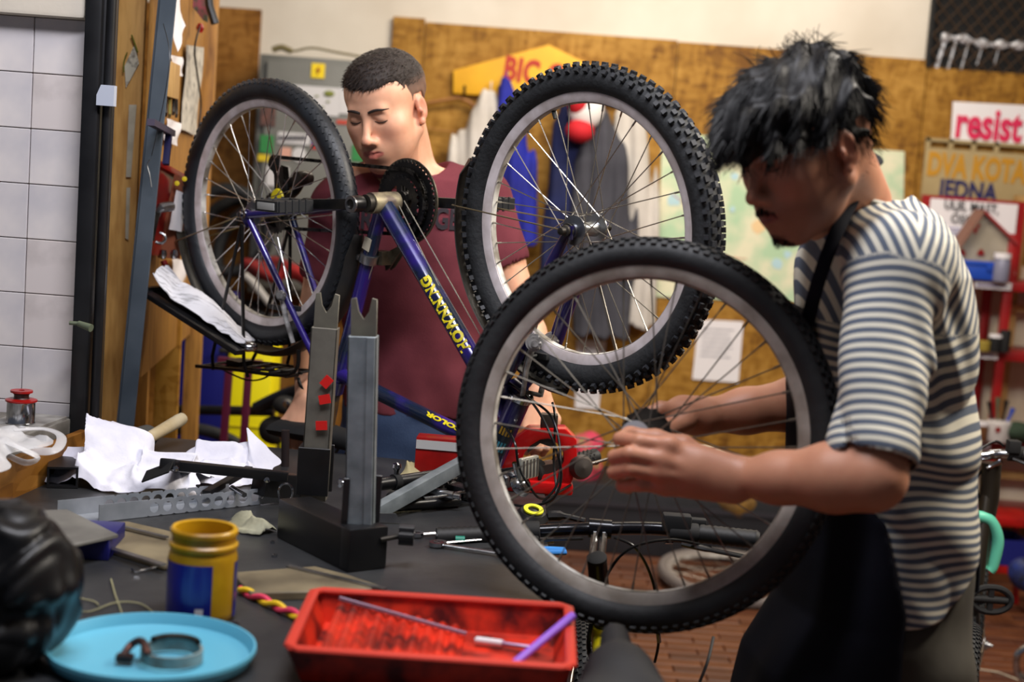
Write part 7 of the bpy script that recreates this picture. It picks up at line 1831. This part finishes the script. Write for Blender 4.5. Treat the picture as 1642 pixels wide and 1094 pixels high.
sqf = mat('navy_tube', (28, 28, 74), 0.4)
fr_ = thing('tube_bracket', 'dark navy bent square tube bracket above the red metal holder', 'bracket', TQ(262,262,0.03))
G().bar(TQ(242,196,0.04), TQ(276,214,0.04), 0.016, 0.014).build('bracket_arm', mat('dusty_navy', (60,52,70),0.6), fr_); G().bar(TQ(271,212,0.04), TQ(266,264,0.04), 0.014, 0.014, (0,1,0)).build('bracket_leg', sqf, fr_)
# picture frame at the top
pf_ = thing('framed_picture', 'dark green and pink picture hanging at the top edge of the tool board', 'picture', TQ(310,20,0.05))
pa = [P(x, y, 4.1) for x, y in ((288,-16),(336,-30),(333,36),(326,33))]; g = G(); g.grid([[pa[0],pa[1]],[pa[3],pa[2]]], th=0.006); g.build('picture_panel', mat('picture', (60,66,48), 0.6, col2=(130,60,70), scale=50, contrast=(0.4,0.6)), pf_)
G().tube([P(333,-20,4.0), P(336,10,4.0), P(345,38,4.0)], 0.011, 10).build('black_pipe_stub', BLACK, label='short black pipe end hanging beside the framed picture', cat='pipe')
# card and papers on the plank
cd_ = thing('pinned_card', 'small diamond-set printed card with green leaves pinned on the plank', 'card', P(212,105,3.58))
pts = [P(x,y,3.585) for x,y in ((216,71),(223,102),(202,141),(200,106))]; G().grid([[pts[0],pts[1]],[pts[3],pts[2]]], th=0.0015).build('card', mat('card_print', (206, 200, 180), 0.7, col2=(90,80,70), scale=70, contrast=(0.3,0.5)), cd_)
G().tube(spline([P(211,56,3.58), P(216,70,3.58), P(221,84,3.58)],4), 0.004, 6, flat=0.4).build('leaf', mat('leaf_green',(110,120,30),0.6), cd_); G().tube(spline([P(204,84,3.58), P(199,98,3.58), P(198,116,3.58)],4), 0.003, 6, flat=0.4).build('leaf', MATS['leaf_green'], cd_)
for k_, pp in enumerate((((207,168),(219,168),(210,284),(202,284)), ((203,301),(209,301),(206,385),(201,382)))):
    q_ = [P(x,y,3.584) for x,y in pp]; G().grid([[q_[0],q_[1]],[q_[3],q_[2]]], th=0.001).build('paper_strip', PAPER2, label=['upper cream paper strip tucked behind the leaning steel post','lower thin paper strip tucked behind the leaning steel post'][k_], cat='paper')
G().tube(spline([P(241,256,3.35), P(236,264,3.35), P(240,280,3.35), P(243,300,3.35)], 5), 0.0012, 5).build('wire_end', ALU, label='pale wire end curling off the steel post', cat='wire')
G().tube(spline([P(262,38,3.34), P(272,90,3.3), P(262,165,3.3), P(243,250,3.34)], 6), 0.0009, 5).build('thin_wire', BLACK, label='thin dark wire drooping from the steel post over the tool board', cat='wire')
# red metal holder with brown panel and chrome clamp
Y_ = 3.62
rh = thing('red_holder', 'red metal holder with a brown panel, white label and chrome clamp on the tool board', 'holder', P(265,415,Y_))
def quad(pts, y, m, nm, par, th=0.004):
    q_ = [P(x, yy, y_ if y_ else y) for (x, yy, y_) in [(p + (None,))[:3] if len(p) == 2 else p for p in pts]]; return G().grid([[q_[0],q_[1]],[q_[3],q_[2]]], th=th).build(nm, m, par)
quad([(243,258,3.50),(284,279,3.66),(266,412,3.66),(236,408,3.50)], Y_, RED, 'back_plate', rh)
G().bar(P(242,257,3.50), P(303,290,3.72), 0.02, 0.014).build('top_lip', RED, rh, bevel=0.002)
bp_ = quad([(281,280,3.60),(303,293,3.66),(287,415,3.66),(254,413,3.60)], Y_, mat('brown_panel', (156, 92, 64), 0.6, col2=(130,72,50), scale=8), 'brown_panel', rh, 0.006)
quad([(283,305,3.585),(300,311,3.645),(291,372,3.645),(271,368,3.585)], Y_, PAPER, 'label', bp_, 0.001)
G().tube(spline([P(251,345,3.52), P(258,334,3.52), P(275,331,3.55)], 5), [0.009]*5+[0.012]*6, 10).build('clamp_handle', ALU, rh)
G().tube([P(252,340,3.5), P(246,362,3.5), P(243,386,3.5)], [0.012,0.014,0.010], 10, flat=0.6).build('clamp_body', DIRTY, rh)
c = P(256,382,3.5); G().tube([c + V((math.cos(q)*0.014,0,math.sin(q)*0.012)) for q in np.linspace(-2.2,1.6,14)], 0.0035, 8).build('clamp_jaw', ALU, rh)
for px in (261, 279): G().lathe([(0.0,0.012),(0.008,0.010),(0.010,0),(0.007,-0.010),(0.0,-0.012)], P(px,408,3.56), UP, 12).build('bolt', CHROME, bp_)
for (px, py) in ((296,287),(284,294)): G().lathe([(0.0,0.002),(0.006,0.001),(0.006,0)], P(px,py,3.585), (0,-1,0), 12).build('yellow_dot', mat('dot_yellow',(214,190,30),0.5), bp_)
G().tube(spline([P(262,418,3.6), P(268,436,3.6), P(270,455,3.6), P(285,468,3.55)], 6), 0.008, 8).build('red_hose', mat('hose_red',(130,14,16),0.4), label='short dark red hose hanging below the red holder', cat='hose')
# black slanted rack with newspaper
rk = thing('slanted_rack', 'black slanted metal rack holding crumpled newspaper, left of the rear wheel', 'rack', P(310,540,3.4))
G().bar(P(232,468,3.42), P(385,566,3.28), 0.03, 0.012).build('rack_bar', BLACK, rk, bevel=0.002); G().bar(P(232,464,3.42), P(290,458,3.6), 0.02, 0.008).build('rack_bar', BLACK, rk)
g = G(); g.grid([[P(232,468,3.42), P(290,458,3.62)],[P(385,566,3.28), P(400,552,3.42)]], th=0.003); g.build('rack_tray', BLACKM, rk)
nw = thing('crumpled_newspaper', 'crumpled newspaper lying in the slanted black rack', 'newspaper', P(310,520,3.4)); rows = []
for i in range(26):
    t_ = i/25; r = []
    a = P(244+146*t_, 470+92*t_, 3.41-0.12*t_); b = P(268+140*t_, 456+100*t_ - 10*math.sin(PI*t_), 3.58-0.14*t_)
    for j in range(14):
        v = j/13; q = a.lerp(b, v) + UP*(0.008 + 0.030*math.sin(PI*v)*math.sin(PI*min(1,t_+0.08)) + 0.008*(1-2*abs(NZ.noise(V((t_*6, v*5, 3)))))+ (0.03*(1-t_*5) if t_ < 0.2 else 0)); r.append(q)
    rows.append(r)
G().grid(rows, th=0.002).build('paper_body', mat('news_white', (226, 226, 232), 0.7, col2=(150,150,154), scale=20, stretch=(1,5,1), contrast=(0.3,0.5)), nw)
G().ell(P(398,556,3.33), (0.022,0.02,0.012)).build('foil_ball', CHROME, label='small ball of crumpled foil at the low end of the slanted rack', cat='foil')

# ------------------------------------------------------------------ second bicycle right of the bench
BY = 2.58
bk = thing('bicycle', 'bicycle with a yellow frame and black bars standing at the right end of the workbench', 'bicycle', (0.17, 2.6, 0))
bc_ = P(962, 848, BY); h0 = P(700, 861, BY-0.02); h1 = P(1218, 866, BY-0.02)
BARM = mat('bar_gloss', (20, 21, 26), 0.2, 0.4)
G().tube(spline([h0, P(800,856,BY), P(900,850,BY+0.01), bc_, P(1050,848,BY+0.01), P(1130,856,BY), h1], 6), 0.0115, 14).build('handlebar', BARM, bk)
for a, b in ((h0, P(800,857,BY)), (P(1122,856,BY), h1)):
    d = (b-a).normalized(); L_ = (b-a).length
    G().lathe([(0,-0.002),(0.016,0)] + [(0.0155 if k_ % 2 else 0.0168, 0.006+(L_-0.012)*k_/18) for k_ in range(19)] + [(0.0125, L_)], a, d, 18).build('grip', GRIP, bk)
stt = P(956, 905, BY-0.08)
for dx in (-0.008, 0.008): G().tube([bc_ + V((dx,0,0)), stt + V((dx,0,0.006))], 0.0065, 10).build('stem_arm', CHROME, bk)
G().cyl(bc_ - V((0.02,0,0)), bc_ + V((0.02,0,0)), 0.017).build('stem_clamp', BARM, bk)
hd0 = stt + UP*0.012; hd1 = P(966, 1000, BY-0.02)
G().cyl(hd0, hd1, 0.017, n=20).build('steerer', BLACK, bk); G().lathe([(0,0.003),(0.012,0.003),(0.0175,0),(0.0175,-0.006)], hd0, (hd0-hd1), 20).build('stem_cap', BLACKM, bk)
hd2 = P(972, 1110, BY+0.04); YF = mat('frame_yellow', (196, 180, 20), 0.35, coat=0.4)
G().cyl(hd1, hd2, 0.021, n=20).build('head_tube', YF, bk)
bbx2 = V((0.17, 2.2, 0.30)); G().cyl(hd2 + UP*0.03, bbx2, 0.018).build('down_tube', YF, bk); G().cyl(hd1 - UP*0.03, V((0.17,1.98,0.62)), 0.015).build('top_tube', YF, bk); G().cyl(bbx2, V((0.17,1.93,0.74)), 0.015).build('seat_tube', YF, bk)
fh = V((0.19, 2.98, 0.33)); rh_ = V((0.17, 1.72, 0.33))
for s in (-1,1):
    G().tube([hd2 + V((s*0.045,0.0,-0.02)), fh + V((s*0.05,0,0))], 0.012, 10).build('fork_leg', BLACK, bk)
    G().tube([V((0.17+s*0.03,1.95,0.66)), rh_ + V((s*0.06,0,0))], 0.008, 8).build('seat_stay', YF, bk); G().tube([bbx2 + V((s*0.03,0,0)), rh_ + V((s*0.06,0,0))], 0.009, 8).build('chain_stay', YF, bk)
G().cyl(hd2 - V((0.055,0,0.02)), hd2 + V((0.055,0,-0.02)), 0.016).build('fork_crown', BLACK, bk)
for c_ in (fh, rh_): wheel(basis(c_, (1,0,0)), bk, R=0.315, rt=0.023, style='small', n=32)
def hose2(pts, r=0.0027, nm='cable_housing', m=OUT): return G().tube(spline(pts, 10), r, 8).build(nm, m, bk)
hose2([P(1140,878,BY-0.02), P(1075,866,BY-0.06), P(1010,880,BY-0.08), P(975,920,BY-0.07), P(966,960,BY-0.05)]); hose2([P(800,862,BY-0.02), P(862,866,BY-0.05), P(935,864,BY-0.06)])
hose2([P(985,862,BY-0.02), P(1020,880,BY-0.03), P(1046,930,BY), P(1054,985,BY+0.02), P(1056,1030,BY+0.04), P(1050,1062,BY+0.06)]); hose2([P(948,1000,BY-0.03), P(944,1040,BY-0.03), P(958,1094,BY)], 0.004)
G().tube([P(1054,1002,BY+0.03), P(1057,1030,BY+0.04)], 0.0042, 8).build('cable_ferrule', ALU, bk)
for (bx_, p1__, tipx, tipy) in ((P(1100,850,BY), P(1120,874,BY-0.03), 1198, 892),):
    g = G(); g.box(P(1085,838,BY), (0.05,0.03,0.03)); g.box(P(1110,836,BY+0.02), (0.05,0.02,0.012)); g.cyl(P(1072,853,BY), P(1120,856,BY), 0.018); lb = g.build('brake_body', BLACKM, bk, bevel=0.004)
    G().tube(spline([P(1095,872,BY-0.02), P(1140,882,BY-0.04), P(1198,894,BY-0.04)], 6), [0.009]*6+[0.007]*7, 10, flat=0.6).build('brake_lever', BLACK, lb); G().cyl(P(1078,868,BY-0.03), P(1066,868,BY-0.035), 0.005).build('cable_adjuster', CHROME, lb)
g = G(); g.cyl(P(820,853,BY), P(866,852,BY), 0.018); g.box(P(850,868,BY-0.02), (0.03,0.03,0.02)); lb = g.build('brake_body', BLACKM, bk, bevel=0.004)
G().tube(spline([P(850,870,BY-0.02), P(820,880,BY-0.05), P(760,884,BY-0.06)], 6), 0.007, 10, flat=0.6).build('brake_lever', BLACK, lb); G().cyl(P(872,868,BY-0.02), P(888,867,BY-0.02), 0.006).build('cable_adjuster', CHROME, lb)
# saddle, nose towards the bars
F = Field((0.02,1.58,0.68), (0.36,2.10,0.96), 0.005); sn_ = P(986, 1022, 2.0)
F.cap(A(sn_), A(sn_ + V((0.0,-0.14,-0.020))), 0.020, 0.032, 0.02); F.cap(A(sn_ + V((0,-0.12,-0.018))), A(sn_ + V((-0.045,-0.26,-0.028))), 0.034, 0.045, 0.04); F.cap(A(sn_ + V((0,-0.12,-0.018))), A(sn_ + V((0.045,-0.26,-0.028))), 0.034, 0.045, 0.04)
F.op(lambda p: -(p[:,2]-(sn_.z-0.045)), F.lo, F.lo+F.n*F.vox, 0.01, 'int')
F.build('saddle', mat('saddle_black', (26, 27, 30), 0.6), bk); G().cyl(V((sn_.x,1.86,sn_.z-0.04)), V((0.17,1.93,0.72)), 0.0135).build('seat_post', ALU, bk)
G().tube(spline([P(1122,1094,3.4)+V((0,0,0)), P(1135,1060,3.4), P(1144,1022,3.45)],5), 0.004, 6).build('rubber_strip', RUBBER, label='thin dark strip rising from the floor right of the yellow bicycle', cat='strip')

# ------------------------------------------------------------------ third bicycle at the far right
KY = 3.6
b3 = thing('bicycle', 'dark bicycle with chrome bars and a mint bottle parked behind the apron man', 'bicycle', (P(1575,1000,KY).x, KY, 0))
G().tube(spline([P(1540,732,KY), P(1580,731,KY), P(1605,728,KY), P(1700,734,KY-0.05)], 6), 0.012, 12).build('handlebar', CHROME, b3)
g = G(); g.cyl(P(1616,727,KY-0.01), P(1648,729,KY-0.01), 0.019); g.box(P(1625,716,KY-0.02), (0.03,0.03,0.03)); lb = g.build('brake_body', BLACKM, b3, bevel=0.003)
G().cyl(P(1640,730,KY-0.02), P(1720,736,KY-0.05), 0.016).build('grip', GRIP, b3)
G().tube(spline([P(1625,736,KY-0.05), P(1660,748,KY-0.08), P(1710,756,KY-0.09)], 5), 0.007, 8, flat=0.6).build('brake_lever', BLACK, lb)
G().tube(spline([P(1603,742,KY-0.03), P(1575,754,KY), P(1552,790,KY), P(1548,830,KY)], 6), 0.004, 8).build('cable_housing', OUT, b3); G().tube(spline([P(1606,740,KY-0.03), P(1590,748,KY-0.02), P(1582,752,KY-0.02)], 6), 0.006, 8).build('cable_adjuster', CHROME, lb)
G().tube(spline([P(1610,716,KY), P(1596,708,KY), P(1570,722,KY), P(1545,736,KY)], 6), 0.003, 8).build('cable_housing', OUT, b3); G().tube(spline([P(1548,756,KY), P(1568,790,KY), P(1570,850,KY), P(1562,900,KY)], 6), 0.0035, 8).build('cable_housing', OUT, b3)
BRZ = mat('bronze_dark', (44, 38, 30), 0.35, 0.5)
G().tube([P(1590,742,KY), P(1586,800,KY), P(1566,920,KY-0.05)], [0.024,0.024,0.018], 14).build('head_tube', BRZ, b3)
bb3 = P(1562, 958, KY-0.08)
G().cyl(P(1584,790,KY), bb3, 0.018).build('down_tube', BRZ, b3); G().tube([bb3, P(1556,1094,KY-0.25), P(1548,1180,KY-0.3)], [0.014,0.02,0.02], 10).build('seat_tube', BLACK, b3)
for k_, (cpx, cpy, cy) in enumerate(((1553,1080,KY+0.45),(1546,1120,KY-0.55))): 
    c_ = P(cpx, cpy, cy); c_.z = 0.34; wheel(basis(c_, (0.955,-0.296,0.0)), b3, R=0.33, rt=0.02, style='small', n=28)
G().tube([bb3, P(1572,962,KY-0.14)], 0.012, 10).build('crank', BLACK, b3)
pc_ = P(1588,962,KY-0.16); g = G(); 
g.tube([pc_ + V((math.cos(q)*0.045 + (0.0 if math.cos(q) < 0 else 0.004), 0.0, math.sin(q)*0.030)) for q in np.linspace(0,2*PI,22)[:-1]], 0.008, 8, closed=True); g.cyl(pc_ - V((0.05,0,0)), pc_ + V((0.04,0,0)), 0.009); g.bar(pc_ + V((0,0,-0.03)), pc_ + V((0,0,0.03)), 0.012, 0.012, (0,1,0)); g.build('pedal', BLACKM, b3)
G().tube([P(1553,1010,KY-0.2), P(1544,1094,KY-0.3)], 0.006, 8).build('yellow_pump', mat('pump_yellow',(170,150,20),0.5), b3)
bt = P(1592, 868, KY-0.03); mint = mat('mint_plastic', (96, 190, 160), 0.35)
G().tube(spline([P(1566,828,KY-0.03), P(1588,836,KY-0.03), P(1600,866,KY-0.03), P(1592,905,KY-0.03), P(1586,915,KY-0.03)], 6), 0.015, 12).build('bottle', mint, b3); G().tube([P(1560,850,KY-0.02), P(1566,880,KY-0.02)], 0.012, 8).build('mint_bracket', mint, b3)
lump('blue_thing', 'small blue and black bundle at the right edge near the stool', 'bundle', [(P(1640,925,5.3),(0.05,0.05,0.05)),(P(1640,905,5.3),(0.04,0.04,0.03))], mat('bundle_blue',(30,50,120),0.6,col2=(14,14,20),scale=20))
G().tube(spline([P(1642,1035,4.6)+V((0.02,0,0)), P(1632,1050,4.6), P(1632,1080,4.6), P(1650,1094,4.6)],5), 0.012, 8).build('chrome_hook', CHROME, label='chrome curved rod at the right edge by the floor', cat='rod')
G().tube([PZ(1545,1070,0.002), PZ(1600,1078,0.002), PZ(1642,1094,0.002)], 0.002, 5).build('floor_string', PAPER2, label='pale thin string lying on the brick floor at the right', cat='string')
